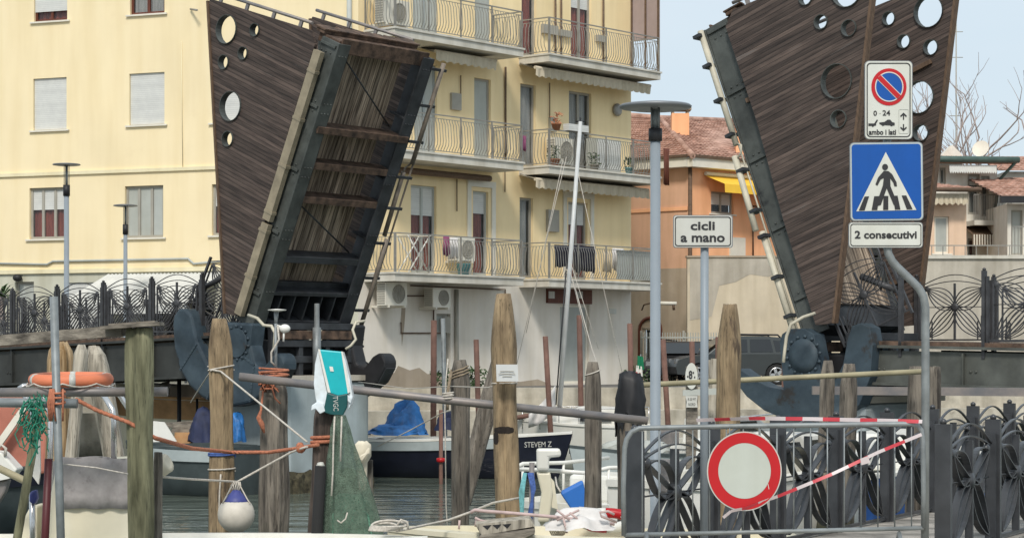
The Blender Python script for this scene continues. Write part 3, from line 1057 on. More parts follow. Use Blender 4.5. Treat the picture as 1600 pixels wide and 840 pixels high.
# corrugated shop awning on the left wing
a0, a1 = FL.fp(168, 430)[0], FL.fp(345, 430)[0]
z1_ = FL.fp(250, 427)[1]
mb = MB()
pr = 1.9
cs = [FL.pt(a0, z1_, .02), FL.pt(a1, z1_, .02), FL.pt(a1 + .0, z1_ - .95, pr), FL.pt(a0 - .5, z1_ - .95, pr)]
nseg = 60
vs = []
for i in range(nseg + 1):
    t = i / nseg
    hgt = .025 * (1 if i % 2 else -1)
    vs += [cs[0].lerp(cs[1], t) + V(0, 0, hgt), cs[3].lerp(cs[2], t) + V(0, 0, hgt)]
mb.add(vs, [(2 * i, 2 * i + 2, 2 * i + 3, 2 * i + 1) for i in range(nseg)])
mb.add([cs[3], cs[2], cs[2] - V(0, 0, .22), cs[3] - V(0, 0, .22)], [(0, 1, 2, 3)])
aw = mb.build('shop_awning', m_shut, bld)
mb = MB()
for p in (cs[3], cs[2]):
    mb.tube([p, (p.x, p.y, ZB)], .04, 6)
mb.build('awning_post', m_galv, aw)


# ---------------- air conditioners on the yellow building
def ac_unit(fc, r, off, label, z=None, fan_m=None):
    u0, u1, z0, z1 = fc.rect(r, off)
    t = thing('air_conditioner', label, 'air conditioner', fc.pt((u0 + u1) / 2, z0, off / 2), 'air conditioners of the yellow building')
    m = MB()
    fc.box(m, u0, u1, z0, z1, off - .34, off)
    bd = m.build('casing', m_acw, t)
    m = MB()
    cu_, cz, rr = u0 + (u1 - u0) * .6, (z0 + z1) / 2, min(u1 - u0, z1 - z0) * .38
    ring = [fc.pt(cu_ + rr * math.cos(a * .3927), cz + rr * math.sin(a * .3927), off + .012) for a in range(16)]
    m.tube(ring, .018, 5, closed=True)
    for k in range(1, 4):
        m.tube([fc.pt(cu_ + rr * k / 4 * math.cos(a * .3927), cz + rr * k / 4 * math.sin(a * .3927), off + .012) for a in range(16)], .006, 4, closed=True)
    for k in range(6):
        a = k * math.pi / 6
        m.tube([fc.pt(cu_ - rr * math.cos(a), cz - rr * math.sin(a), off + .014), fc.pt(cu_ + rr * math.cos(a), cz + rr * math.sin(a), off + .014)], .006, 4)
    m.build('fan_grille', m_greyfr, t)
    m = MB()
    disc = [fc.pt(cu_ + rr * .96 * math.cos(a * .3927), cz + rr * .96 * math.sin(a * .3927), off + .003) for a in range(16)]
    m.add(disc, [tuple(range(16))])
    m.build('fan', m_greyfr, t)
    m = MB()
    for i in range(9):
        zz = z0 + (z1 - z0) * (.1 + .8 * i / 8)
        fc.box(m, u0 - .012, u0 - .002, zz - .018, zz + .018, off - .32, off - .04)
    m.build('side_fins', m_greyfr, t)
    m = MB()
    fc.box(m, u0 + .08, u0 + .13, z0 - .06, z0 - .004, .005, off + .03)
    fc.box(m, u1 - .13, u1 - .08, z0 - .06, z0 - .004, .005, off + .03)
    m.build('bracket', m_acw, t)
    return t


ac_unit(FR, (603, 636, 441, 477), .62, 'cream air conditioner with a red sticker under the first floor balcony, nearest the raised bridge')
ac_unit(FR, (677, 704, 450, 480), .62, 'cream air conditioner with a round fan on the white ground floor wall')
ac_unit(FR, (713, 742, 371, 407), .5, 'air conditioner behind the first floor balcony railing beside hanging laundry')
ac_unit(FR, (600, 640, 0, 38), .6, 'tall air conditioner behind the railing of the top left balcony')
ac_unit(FR, (868, 896, 216, 256), .5, 'air conditioner behind the second floor balcony railing below a white planter')


# ---------------- things on the balconies
def garment(fc, u0, u1, zt, zb, off, m, label, seed=0, grp='laundry on the balconies', name='garment', ragged=.1):
    rr = random.Random(seed)
    n_ = 12
    vs = []
    for i in range(n_ + 1):
        u = u0 + (u1 - u0) * i / n_
        w = .025 * math.sin(i * 1.9 + seed)
        vs += [fc.pt(u, zt, off), fc.pt(u + .01 * math.sin(i), (zt + zb) / 2, off + w), fc.pt(u, zb + rr.uniform(0, ragged), off + w * 1.4)]
    b = MB()
    fs = []
    for i in range(n_):
        for k in (0, 1):
            fs.append((3 * i + k, 3 * i + 3 + k, 3 * i + 4 + k, 3 * i + 1 + k))
    b.add(vs, fs, True)
    o_ = b.build(name, m, None, base=fc.pt((u0 + u1) / 2, zt, off))
    sm_ = o_.modifiers.new('cloth', 'SOLIDIFY')
    sm_.thickness = .012
    return tag(o_, label, 'laundry', grp)


def frect(r, off):
    return FR.rect(r, off)


for r, off, m, lab, sd_ in (
        ((866, 894, 383, 420), .95, m_garm_k, 'dark navy trousers drying over the first floor railing, left half of the dark laundry', 1),
        ((896, 930, 384, 427), .97, m_garm_k, 'long black laundry with uneven hem drying on the first floor balcony right of the mast', 2),
        ((693, 702, 369, 401), .9, m_garm_p, 'magenta garment hanging left of the balcony air conditioner', 3),
        ((703, 715, 371, 405), .9, m_garm_w, 'white cloth hanging between the magenta garment and the air conditioner', 4),
        ((943, 955, 393, 428), .8, m_garm_y, 'beige towel drying on the first floor balcony right of the black laundry', 5),
        ((957, 975, 388, 424), .8, m_garm_w, 'white laundry drying on the first floor balcony by its grey corner screen', 6),
        ((1037, 1046, 232, 290), 1.3, m_brownfr, 'dark plum garment hanging off the end of the second floor balcony behind the street lamp', 7),
        ((813, 822, 212, 238), .95, m_garm_p, 'pinkish cloth hanging at the left end of the second floor balcony', 8)):
    u0, u1, z0, z1 = frect(r, off)
    garment(FR, u0, u1, z1, z0, off, m, lab, sd_)
# white folding airer
u0, u1, z0, z1 = frect((633, 667, 368, 428), .75)
mb = MB()
for of in (.45, .85):
    mb.tube([FR.pt(u0, z0, of), FR.pt(u1, z1, of)], .022, 5)
    mb.tube([FR.pt(u1, z0, of), FR.pt(u0, z1, of)], .022, 5)
for i in range(7):
    u = u0 + (u1 - u0) * i / 6
    mb.tube([FR.pt(u, z1, .4), FR.pt(u, z1, .9)], .01, 4)
tag(mb.build('clothes_airer', m_white, None, base=FR.pt((u0 + u1) / 2, z0, .65)), 'white folding clothes airer standing on the first floor balcony', 'clothes airer')
# white cabinet, grey corner screen, planter, bucket, pots
u0, u1, z0, z1 = frect((930, 968, 218, 266), .7)
t = thing('balcony_cabinet', 'white slatted cabinet on the second floor balcony behind the railing', 'cabinet', FR.pt((u0 + u1) / 2, bal['rb'][2] + .05, .5))
mb = MB()
FR.box(mb, u0, u1, bal['rb'][2] + .055, z1, .35, .75)
mb.build('carcass', m_greypan, t)
mb = MB()
um = (u0 + u1) / 2
FR.box(mb, u0 + .04, um - .02, bal['rb'][2] + .12, z1 - .05, .753, .775)
FR.box(mb, um + .02, u1 - .04, bal['rb'][2] + .12, z1 - .05, .753, .775)
mb.build('door', m_shut, t)
u0, u1, z, = bal['rc']
mb = MB()
FR.box(mb, u1 - 2.1, u1 - .1, z + .12, z + 1.0, BP - .14, BP - .12)
FR.box(mb, u1 - .12, u1 - .1, z + .12, z + 1.0, .1, BP - .14)
tag(mb.build('balcony_screen', m_greypan, None, base=FR.pt(u1 - 1, z + .05, BP - .13)), 'pale grey sheet screening the right corner of the first floor balcony', 'screen')


def pot(base, r, h, m, plant_m, label, cat='flower pot', grp='pots on the balconies', plant=True, seed=0):
    t_ = thing('flower_pot', label, cat, base, grp)
    b = MB()
    b.lathe([(r * .7, 0), (r, h * .85), (r * 1.1, h * .86), (r * 1.1, h), (r * .9, h), (r * .85, h * .9)], 12, base)
    b.build('pot', m, t_)
    if plant:
        b = MB()
        rr = random.Random(seed)
        for i in range(40):
            a, q, zz = rr.uniform(0, 6.28), rr.uniform(0, r * 1.3), rr.uniform(h, h + r * 2.4)
            c = Vector(base) + V(q * math.cos(a), q * math.sin(a), zz)
            d1 = V(rr.uniform(-1, 1), rr.uniform(-1, 1), rr.uniform(-.5, 1)).normalized() * .07
            d2 = d1.orthogonal().normalized() * .03
            b.add([c - d1, c + d2, c + d1, c - d2], [(0, 1, 2, 3)])
        b.build('leaves', plant_m, t_)
    return t_


u, _ = FR.fp(878, 270, .95)
pot(FR.pt(FR.fp(866, 262, .9)[0], bal['rb'][2] + .05, .9), .16, .22, m_terra, m_leafg, 'terracotta pot on the floor of the second floor balcony, left one', seed=1)
pot(FR.pt(FR.fp(930, 268, .98)[0], bal['rb'][2] + .05, .95), .15, .18, m_greyfr, m_leafg, 'low grey pot of green plants on the second floor balcony before the white cabinet', seed=2)
pot(FR.pt(FR.fp(984, 275, .98)[0], bal['rb'][2] + .05, .95), .13, .2, m_ropet, m_leafg, 'turquoise pot near the right end of the second floor balcony', seed=3)
zr = bal['rb'][2] + 1.12
mb = MB()
u0 = FR.fp(885, 210, BP)[0]
FR.box(mb, u0, u0 + .95, zr, zr + .2, BP - .12, BP + .1)
tag(mb.build('planter_box', m_shut, None, base=FR.pt(u0 + .45, zr, BP)), 'white trough planter on the second floor balcony rail beside the mast top', 'planter')
u0 = FR.fp(870, 206, BP)[0]
pot(FR.pt(u0, zr - .03, BP - .02), .14, .2, m_terra, m_terra, 'terracotta pot with a dry orange plant on the second floor balcony rail', seed=4)
u, z = FR.fp(724, 424, .9)
t = thing('bucket', 'pale blue bucket on the first floor balcony under the laundry', 'bucket', FR.pt(u, bal['lc'][2] + .05, .9))
mb = MB()
q = FR.pt(u, bal['lc'][2] + .05, .9)
mb.lathe([(.15, 0), (.2, .3), (.22, .31), (.2, .32), (.18, .3)], 14, q)
mb.build('pail', m_ropet, t)
mb = MB()
mb.tube([q + V(-.2, 0, .3), q + V(-.1, 0, .4), q + V(.1, 0, .4), q + V(.2, 0, .3)], .01, 5)
mb.build('handle', m_galv, t)
# tubs along the foot of the white wall
for i, (X, off, lab) in enumerate(((695, .5, 'low green shrub at the foot of the white wall beside the grey steel pole'), (742, .45, 'low green shrub at the foot of the white wall behind the thin red-brown pole'), (985, .5, 'small dark green shrub at the right corner of the white wall'))):
    u = FR.fp(X, 595, off)[0] if X < 980 else UE - .3
    b = FR.pt(u, ZB, off)
    mb = MB()
    rr = random.Random(i)
    for k in range(160):
        a, q_, zz = rr.uniform(0, 6.28), rr.uniform(0, .42), rr.uniform(.02, .62)
        c = b + V(q_ * math.cos(a), q_ * math.sin(a), zz * (1 - q_ * .6))
        d1 = V(rr.uniform(-1, 1), rr.uniform(-1, 1), rr.uniform(-.3, 1)).normalized() * .07
        d2 = d1.orthogonal().normalized() * .035
        mb.add([c - d1, c + d2, c + d1, c - d2], [(0, 1, 2, 3)])
    tag(mb.build('shrub', m_leafg, None, base=b), lab, 'shrub', 'shrubs along the white wall')


# ---------------- orange corner house
def tiles(mb, e0, e1, r1, r0, rows=14):
    """tiled roof plane as overlapping courses of waved strips"""
    e0, e1, r0, r1 = map(Vector, (e0, e1, r0, r1))
    nrm = (e1 - e0).cross(r0 - e0).normalized()
    if nrm.z < 0:
        nrm = -nrm
    L = (e1 - e0).length
    nc = max(6, int(L / .11))
    mb.add([e0, e1, r1, r0], [(0, 1, 2, 3)])
    for j in range(rows):
        t0, t1 = j / rows, (j + 1.12) / rows
        vs = []
        for i in range(nc + 1):
            s_ = i / nc
            w = .03 * (1 if i % 2 else 0)
            a = e0.lerp(e1, s_).lerp(r0.lerp(r1, s_), t0) + nrm * (w + .06)
            b = e0.lerp(e1, s_).lerp(r0.lerp(r1, s_), min(1, t1)) + nrm * (w * .6 + .01)
            c_ = e0.lerp(e1, s_).lerp(r0.lerp(r1, s_), t0)
            vs += [a, b, c_ + nrm * .004]
        mb.add(vs, [(3 * i, 3 * i + 3, 3 * i + 4, 3 * i + 1) for i in range(nc)] + [(3 * i, 3 * i + 3, 3 * i + 5, 3 * i + 2) for i in range(nc)])


oh = thing('orange_house', 'orange corner house with tiled hip roof, cream cornice and yellow awning beside the yellow building', 'house', P(1075, 600, 74))
OC = P(1075, 0, 74)
OF = Fac((OC.x, OC.y), (.74, .67), (.67, -.74))
OL = Fac((OC.x, OC.y), (.80, -.60), (-.60, -.80))   # left face, u negative to the left, receding
ze = OF.fp(1076, 262)[1]
zb6 = OF.fp(1076, 405)[1]
LO = 7.0
win = OF.rect((1111, 1146, 300, 334))
mb = MB()
OF.wall(mb, 0, 9.5, zb6 - 1.5, ze, [win])
mb.build('wall', m_orange, oh)
mb = MB()
OLn = Fac((OC.x, OC.y), (.78, -.63), (-.63, -.78))
OLn.wall(mb, -LO, 0, zb6 - .3, ze, [])
mb.build('side_wall', m_orange2, oh)
mb = MB()
ard = OLn.rect((1003, 1030, 512, 600))
ard = (ard[0], ard[1], ZB + .02, ard[3])
OLn.wall(mb, -LO, 0, ZB, zb6 - .3, [ard])
mb.build('side_wall_base', m_brownwall, oh)
window(oh, OLn, ard, 'plain', 2, m_trim, sill=False, cur=m_dark, name='door')
u0, u1, z0, z1 = ard
mb = MB()
arc = [OLn.pt((u0 + u1) / 2 + (u1 - u0) * .62 * math.cos(a), z1 - .05 + .4 * math.sin(a), .03) for a in [math.pi * i / 10 for i in range(11)]]
mb.tube([OLn.pt(arc[-1].x * 0 + u0 - .1 * 0 - (u1 - u0) * .12, ZB, .03)] + arc[::-1] + [OLn.pt(u1 + (u1 - u0) * .12, ZB, .03)], .06, 6)
mb.build('door_arch', m_brownfr, oh)
mb = MB()
zs = OLn.fp(1040, 330)[1]
OLn.box(mb, -LO, 0, zs, zs + .12, .002, .05)
mb.build('string_course', m_orange, oh)
window(oh, OF, win, 'half', 2, m_greyfr, top=.6, cur=m_dark)
mb = MB()
OF.box(mb, -.25, 9.5, ze, ze + .32, -.2, .45)
OLn.box(mb, -LO, .2, ze + .001, ze + .318, -.2, .42)
mb.build('cornice', m_trim, oh)
mb = MB()
OF.box(mb, -.3, 9.5, ze + .32, ze + .42, .3, .52)
OLn.box(mb, -LO, .25, ze + .322, ze + .418, .3, .5)
p0 = OF.pt(-.02, ze, .12)
mb.tube([p0, (p0.x, p0.y, ZB)], .07, 8)
mb.build('gutter', m_edge, oh)
mb = MB()
E0 = OF.pt(-.3, ze + .36, .5)
E1 = OF.pt(9.5, ze + .36, .5)
R0 = Vector(P(1030, 186, 81))
R1 = Vector(P(1225, 194, 85))
tiles(mb, E0, E1, R1, R0, 22)
EL = OLn.pt(-LO, ze + .36, .5)
RL = Vector(P(960, 180, 82))
tiles(mb, EL, E0, R0, RL, 22)
mb.build('roof', m_tile, oh)
mb = MB()
mb.tube([E0, R0 + V(0, 0, .04), R1 + V(0, 0, .04)], .11, 8)
mb.tube([R0 + V(0, 0, .04), RL + V(0, 0, .04)], .11, 8)
mb.build('ridge_tiles', m_tile, oh)
for (x0, x1, y0, y1, d) in ((1049, 1076, 178, 226, 78), (1149, 1166, 200, 262, 76.5)):
    mb = MB()
    q0, q1 = P(x0, y1, d), P(x1, y0, d)
    mb.box(q0.x, q1.x, d - .25, d + .35, q0.z - .3, q1.z)
    ch = mb.build('chimney', m_orange, oh)
    mb = MB()
    mb.box(q0.x - .08, q1.x + .08, d - .33, d + .43, q1.z + .12, q1.z + .2)
    for xx in (q0.x + .05, q1.x - .05):
        for yy in (d - .2, d + .3):
            mb.box(xx - .04, xx + .04, yy - .04, yy + .04, q1.z + .001, q1.z + .12)
    mb.build('chimney_cap', m_brownwall, ch)
mb = MB()
rn_ = (E1 - E0).cross(R0 - E0).normalized()


def on_roof(X, Y):
    dr = P(X, Y, 1.0) - V(0, 0, CZ)
    return V(0, 0, CZ) + dr * ((E0 - V(0, 0, CZ)).dot(rn_) / dr.dot(rn_))


sk = [on_roof(1078, 188), on_roof(1092, 188), on_roof(1106, 199), on_roof(1092, 199)]
cc = sum(sk, Vector()) / 4
nr = (sk[1] - sk[0]).cross(sk[3] - sk[0]).normalized()
nr = nr if nr.z > 0 else -nr
mb.add([p + nr * .14 for p in sk] + [p - nr * .1 for p in sk], [(0, 1, 2, 3), (0, 1, 5, 4), (1, 2, 6, 5), (2, 3, 7, 6), (3, 0, 4, 7)])
mb.build('skylight', m_carg, oh)
mb = MB()
ua, ub = OF.fp(1099, 280)[0], OF.fp(1215, 290)[0]
za = OF.fp(1100, 274)[1]
mb.add([OF.pt(ua, za, .05), OF.pt(ub, za, .05), OF.pt(ub, za - .35, 1.0), OF.pt(ua, za - .35, 1.0), OF.pt(ub, za - .65, 1.02), OF.pt(ua, za - .65, 1.02)], [(0, 1, 2, 3), (3, 2, 4, 5)])
aw = mb.build('awning', m_awny, oh)
mb = MB()
mb.tube([OF.pt(ua, za + .06, .1), OF.pt(ub, za + .06, .1)], .07, 8)
mb.build('awning_box', m_trim, aw)
mb = MB()
OF.box(mb, *OF.rect((1139, 1163, 371, 402)), .003, .06)
mb.build('notice_board', m_trim, oh)
mb = MB()
for p in (((1175, 322), (1190, 324), (1190, 270)), ((1175, 350), (1175, 400))):
    mb.tube([OF.pt(*OF.fp(X, Y), .05) for X, Y in p], .03, 5)
mb.build('wall_pipe', m_edge, oh)

# low beige block in front of it
WB = P(1076, 0, 71.6)
lb = thing('garden_wall', 'high beige wall with grey cement patches behind the parked cars', 'wall', P(1110, 600, 71.6))
mb = MB()
q0, q1 = P(1074, 402, 71.6), P(1330, 402, 71.6)
mb.box(q0.x, q1.x, 71.6, 72.0, ZB - .1, q0.z)
mb.build('wall', m_beige, lb)
mb = MB()
mb.box(q0.x - .03, q1.x, 71.55, 72.05, q0.z, q0.z + .06)
mb.build('coping', m_brownwall, lb)
mb = MB()
mb.px([(1078, 404), (1235, 404), (1228, 424), (1200, 432), (1172, 428), (1150, 440), (1124, 446), (1118, 470), (1112, 494), (1078, 500)], 71.592, .02)
mb.build('cement_patch', m_conc, lb)

# iron fence with vertical bars
fn = thing('bar_fence', 'pale grey fence of thin vertical bars before the brown house base', 'fence', P(1060, 600, 69.5))
mb = MB()
for i in range(34):
    X = 1003 + i * 4.0
    a, b = P(X, 519, 69.5), P(X, 600, 69.5)
    mb.tube([(a.x, 69.5, a.z), (b.x, 69.5, ZB)], .014, 4)
a, b = P(1001, 527, 69.5), P(1138, 527, 69.5)
mb.bar(a, b, .03, .04)
a, b = P(1001, 590, 69.5), P(1138, 590, 69.5)
mb.bar(a, b, .03, .04)
mb.build('bars', m_greypan, fn)
mb = MB()
for X in (1002, 1068, 1137):
    a = P(X, 516, 69.55)
    mb.box(a.x - .035, a.x + .035, 69.52, 69.6, ZB, a.z)
mb.build('post', m_greyfr, fn)
# wall lamp bracket at the house base -> street light on the brown wall
t = thing('wall_light', 'long white tube lamp on a bracket on the brown house wall behind the street lamp', 'wall light', P(1030, 474, 70.3))
mb = MB()
mb.tube([P(1017, 473, 70), P(1057, 474, 70)], .06, 8)
mb.build('tube', m_trim, t)
mb = MB()
mb.tube([P(1003, 484, 70.6), P(1006, 476, 70.2), P(1017, 473, 70)], .025, 6)
mb.tube([P(1052, 474, 70), P(1053, 484, 70.02)], .05, 6)
mb.build('bracket', m_edge, t)


# ---------------- houses at the far right
def simple_house(name, label, cells, cat='house'):
    pass


wh = thing('white_house', 'white three storey house with green gutter and small balconies behind the crossing sign', 'house', P(1500, 600, 80))
WFd = 80.0
mb = MB()
WF = Fac((P(1400, 0, 80).x, 80), (1, .12), (.12, -1))
ops = {'w1': WF.rect((1512, 1531, 272, 335)), 'w2': WF.rect((1533, 1546, 275, 338)), 'w3': WF.rect((1512, 1524, 372, 404)), 'w4': WF.rect((1468, 1478, 262, 288))}
uR = WF.fp(1558, 300)[0]
zE = WF.fp(1520, 258)[1]
WF.wall(mb, 0, uR, ZB, zE, list(ops.values()), dep=.3)
q0 = WF.pt(uR, ZB)
mb.add([q0, (q0.x + .6, q0.y + 9, ZB), (q0.x + .6, q0.y + 9, zE), (q0.x, q0.y, zE)], [(0, 1, 2, 3)])
mb.build('wall', m_whiteh, wh)
for k, v in ops.items():
    window(wh, WF, v, 'half' if k in ('w1', 'w2') else 'plain', 1, m_greyfr, top=.25, sill=False, cur=m_greypan if k != 'w3' else m_redcur, fw=.09)
mb = MB()
ea, eb = WF.pt(-.5, zE + .15, .7), WF.pt(uR + .6, zE + .15, .7)
ra, rb = WF.pt(-.5, zE + .75, -5), WF.pt(uR - .4, zE + .75, -5)
tiles(mb, ea, eb, rb, ra, 10)
mb.add([ea, eb, WF.pt(uR + .6, zE + .05, 0), WF.pt(-.5, zE + .05, 0)], [(0, 1, 2, 3)])
mb.build('roof', m_tile, wh)
mb = MB()
mb.tube([ea, eb], .12, 8)
mb.tube([WF.pt(uR + .5, zE + .1, .7), WF.pt(uR + .1, zE - .5, .1), WF.pt(uR - .1, zE - 1.6, .06), WF.pt(uR - .25, ZB, .06)], .06, 6)
mb.build('gutter', m_green, wh)
mb = MB()
a0, a1 = WF.fp(1475, 262)[0], WF.fp(1548, 268)[0]
vs = []
for i in range(41):
    u = a0 + (a1 - a0) * i / 40
    vs += [WF.pt(u, zE - .05, .62), WF.pt(u, zE - .3 - .08 * (i % 2), .66)]
mb.add(vs, [(2 * i, 2 * i + 2, 2 * i + 3, 2 * i + 1) for i in range(40)])
mb.build('awning', m_shut, wh)
zb2 = WF.fp(1535, 347)[1]
mb = MB()
b0, b1 = WF.fp(1506, 345)[0], WF.fp(1564, 350)[0]
WF.box(mb, b0, b1, zb2 - .18, zb2, .003, 1.2)
bb = mb.build('balcony', m_slab, wh)
mb = MB()
for i in range(26):
    u = b0 + (b1 - b0) * i / 25
    mb.tube([WF.pt(u, zb2, 1.15), WF.pt(u, zb2 + .95, 1.15)], .014, 4)
mb.bar(WF.pt(b0, zb2 + .95, 1.15), WF.pt(b1, zb2 + .95, 1.15), .04, .04)
mb.build('railing', m_rail, bb)
mb = MB()
c0, c1 = WF.fp(1504, 375)[0], WF.fp(1553, 380)[0]
zc_ = WF.fp(1530, 350)[1]
vs = []
mb.add([WF.pt(c0, zc_ - .1, .05), WF.pt(c1, zc_ - .1, .05), WF.pt(c1, zc_ - .45, 1.1), WF.pt(c0, zc_ - .45, 1.1)], [(0, 1, 2, 3)])
mb.cur = 1
for i in range(24):
    u, w = c0 + (c1 - c0) * i / 24, (c1 - c0) / 24
    mb.cur = 1 if i % 2 else 0
    mb.add([WF.pt(u, zc_ - .45, 1.1), WF.pt(u + w, zc_ - .45, 1.1), WF.pt(u + w, zc_ - .85, 1.11), WF.pt(u, zc_ - .85, 1.11)], [(0, 1, 2, 3)])
mb.build('striped_awning', [m_edge, m_trim], wh)
mb = MB()
q = P(1488, 240, 84)
mb.prism([(-.4, 0), (.4, 0), (.4, .35), (0, .75), (-.4, .35)], (q.x, 84, q.z - .4), (1, 0, 0), (0, 0, 1), (0, .8, 0))
mb.build('dormer', m_whiteh, wh)
mb = MB()
dp = P(1532, 232, 83)
dv_ = Vector((-.5, -.8, .35)).normalized()
e1_, e2_ = dv_.orthogonal().normalized(), None
e2_ = dv_.cross(e1_)
for r_, h_ in ((.5, 0.0),):
    vs = [dp - dv_ * .1] + [dp + e1_ * .34 * math.cos(a * .3927) + e2_ * .34 * math.sin(a * .3927) for a in range(16)]
    mb.add(vs, [(0, 1 + i, 1 + (i + 1) % 16) for i in range(16)], True)
mb.tube([dp - dv_ * .16, dp + V(.1, .4, -.6), dp + V(.1, .4, -1.5)], .03, 5)
mb.build('satellite_dish', m_trim, wh)

ph = thing('peach_house', 'peach coloured house with low tiled roof and pale shutter behind the raised bridge', 'house', P(1470, 600, 73))
PF = Fac((P(1380, 0, 73).x, 73), (1, .1), (.1, -1))
zE = PF.fp(1470, 303)[1]
uR = PF.fp(1510, 350)[0]
op = PF.rect((1460, 1483, 338, 396))
mb = MB()
PF.wall(mb, 0, uR, ZB, zE, [op])
q0 = PF.pt(uR, ZB)
mb.add([q0, (q0.x + .3, q0.y + 6.4, ZB), (q0.x + .3, q0.y + 6.4, zE), (q0.x, q0.y, zE)], [(0, 1, 2, 3)])
mb.build('wall', m_peach, ph)
window(ph, PF, op, 'panels', 1, m_trim)
mb = MB()
ea, eb = PF.pt(-.3, zE + .1, .7), PF.pt(uR + .3, zE + .1, .7)
tiles(mb, ea, eb, PF.pt(uR - 1.6, zE + .85, -4.5), PF.pt(-.3, zE + .85, -4.5), 10)
mb.build('roof', m_tile, ph)
mb = MB()
mb.tube([ea, eb], .08, 6)
mb.build('gutter', m_edge, ph)
mb = MB()
vs = []
a0, a1 = 0, uR - .1
for i in range(51):
    u = a0 + (a1 - a0) * i / 50
    vs += [PF.pt(u, zE - .02, .5), PF.pt(u, zE - .32 - .1 * abs(math.sin(i * .9)), .55 + .04 * math.sin(i * 2.1))]
mb.add(vs, [(2 * i, 2 * i + 2, 2 * i + 3, 2 * i + 1) for i in range(50)])
mb.build('awning', m_awn, ph)

eh = thing('end_house', 'white house with brown roof and tall grey shutter at the right edge', 'house', P(1590, 600, 78))
EF = Fac((P(1574, 0, 77).x, 77), (1, .05), (.05, -1))
zE = EF.fp(1585, 318)[1]
op = EF.rect((1580, 1598, 328, 398))
mb = MB()
EF.wall(mb, 0, 9, ZB, zE, [op])
q0 = EF.pt(0, ZB)
mb.add([q0, (q0.x, q0.y + 8, ZB), (q0.x, q0.y + 8, zE), (q0.x, q0.y, zE)], [(0, 1, 2, 3)])
mb.build('wall', m_whiteh, eh)
window(eh, EF, op, 'panels', 1, m_greyfr)
mb = MB()
ea, eb = EF.pt(-.4, zE + .2, .6), EF.pt(9, zE + .2, .6)
tiles(mb, ea, eb, EF.pt(9, zE + 1.25, -4), EF.pt(-.5, zE + 1.25, -4), 10)
mb.build('roof', m_tile, eh)
mb = MB()
EF.box(mb, -.45, 9, zE - .02, zE + .22, .55, .75)
mb.build('gutter', m_black, eh)
mb = MB()
zb3 = EF.fp(1590, 400)[1]
EF.box(mb, -.2, 9, zb3 - .25, zb3, .003, 1.1)
bb = mb.build('balcony', m_slab, eh)
mb = MB()
for i in range(60):
    mb.tube([EF.pt(-.15 + i * .12, zb3, 1.05), EF.pt(-.15 + i * .12, zb3 + 1.0, 1.05)], .014, 4)
mb.bar(EF.pt(-.15, zb3 + 1, 1.05), EF.pt(7, zb3 + 1, 1.05), .04, .04)
mb.build('railing', m_rail, bb)
# pale gable end between the two
t = thing('far_house', 'far pale house with low roof seen above the end house', 'house', P(1590, 600, 92))
mb = MB()
q0, q1 = P(1570, 268, 92), P(1680, 268, 92)
mb.box(q0.x, q1.x, 92, 99, ZB, q0.z)
mb.build('wall', m_whiteh, t)
mb = MB()
tiles(mb, (q0.x - .4, 91.5, q0.z), (q1.x, 91.5, q0.z), (q1.x, 96, q0.z + 1.0), (q0.x - .4, 96, q0.z + 1.0), 8)
mb.build('roof', m_tile, t)

t = thing('retaining_wall', 'long stained concrete wall below the white houses at the right', 'wall', P(1500, 600, 63))
q0, q1 = P(1395, 404, 63), P(1760, 404, 63)
mb = MB()
mb.box(q0.x, q1.x, 63, 63.4, ZB - .1, q0.z)
mb.build('wall', m_conc, t)
mb = MB()
mb.box(q0.x - .05, q1.x, 62.93, 63.45, q0.z, q0.z + .1)
mb.build('coping', m_slab, t)
mb = MB()
for i in range(22):
    x = q0.x + .2 + i * .33
    mb.tube([(x, 63.2, q0.z + .1), (x, 63.2, q0.z + .38)], .014, 4)
mb.bar((q0.x + .1, 63.2, q0.z + .4), (q0.x + 7.2, 63.2, q0.z + .4), .03, .03)
mb.build('low_rail', m_rail, t)


# ---------------- bare tree
def bare_tree(base, label, seed, h):
    t_ = thing('bare_tree', label, 'tree', base, 'bare trees behind the houses')
    rr = random.Random(seed)
    T, B = MB(), MB()

    def grow(p, d, L, r, lev):
        n_ = 4
        pts = [p]
        q = Vector(p)
        dd = Vector(d)
        for i in range(n_):
            dd = (dd + Vector((rr.uniform(-.16, .16), rr.uniform(-.16, .16), rr.uniform(-.02, .14)))).normalized()
            q = q + dd * L / n_
            pts.append(q.copy())
        tgt = T if lev == 0 else B
        tgt.tube(pts, [r * (1 - .5 * i / n_) for i in range(n_ + 1)], 6 if lev < 2 else 3, caps=False)
        if lev >= 5:
            return
        k = [4, 3, 3, 2, 2][lev]
        for j in range(k):
            f_ = rr.uniform(.45, 1.0) if j else 1.0
            i = min(n_ - 1, int(f_ * n_))
            o_ = pts[i].lerp(pts[i + 1], f_ * n_ - i) if f_ < 1 else pts[-1]
            a = rr.uniform(0, 6.28)
            sp = rr.uniform(.45, 1.0)
            side = dd.orthogonal().normalized()
            side = (Matrix.Rotation(a, 3, dd) @ side)
            nd = (dd * math.cos(sp) + side * math.sin(sp) + Vector((0, 0, .22))).normalized()
            grow(o_, nd, L * rr.uniform(.55, .78), max(.017, r * .6 * rr.uniform(.7, 1.1)), lev + 1)
    grow(Vector(base), Vector((rr.uniform(-.1, .1), 0, 1)), h * .36, .34, 0)
    T.build('trunk', m_bark, t_)
    B.build('crown', m_bark, t_)
    return t_


bare_tree(P(1478, 600, 96).xy.to_3d() + V(0, 0, ZB), 'tall bare tree with upright branches behind the white house dormer', 5, 17.0)
bare_tree(P(1560, 600, 100).xy.to_3d() + V(0, 0, ZB), 'bare leaning tree at the right edge above the satellite dish', 9, 16.5)
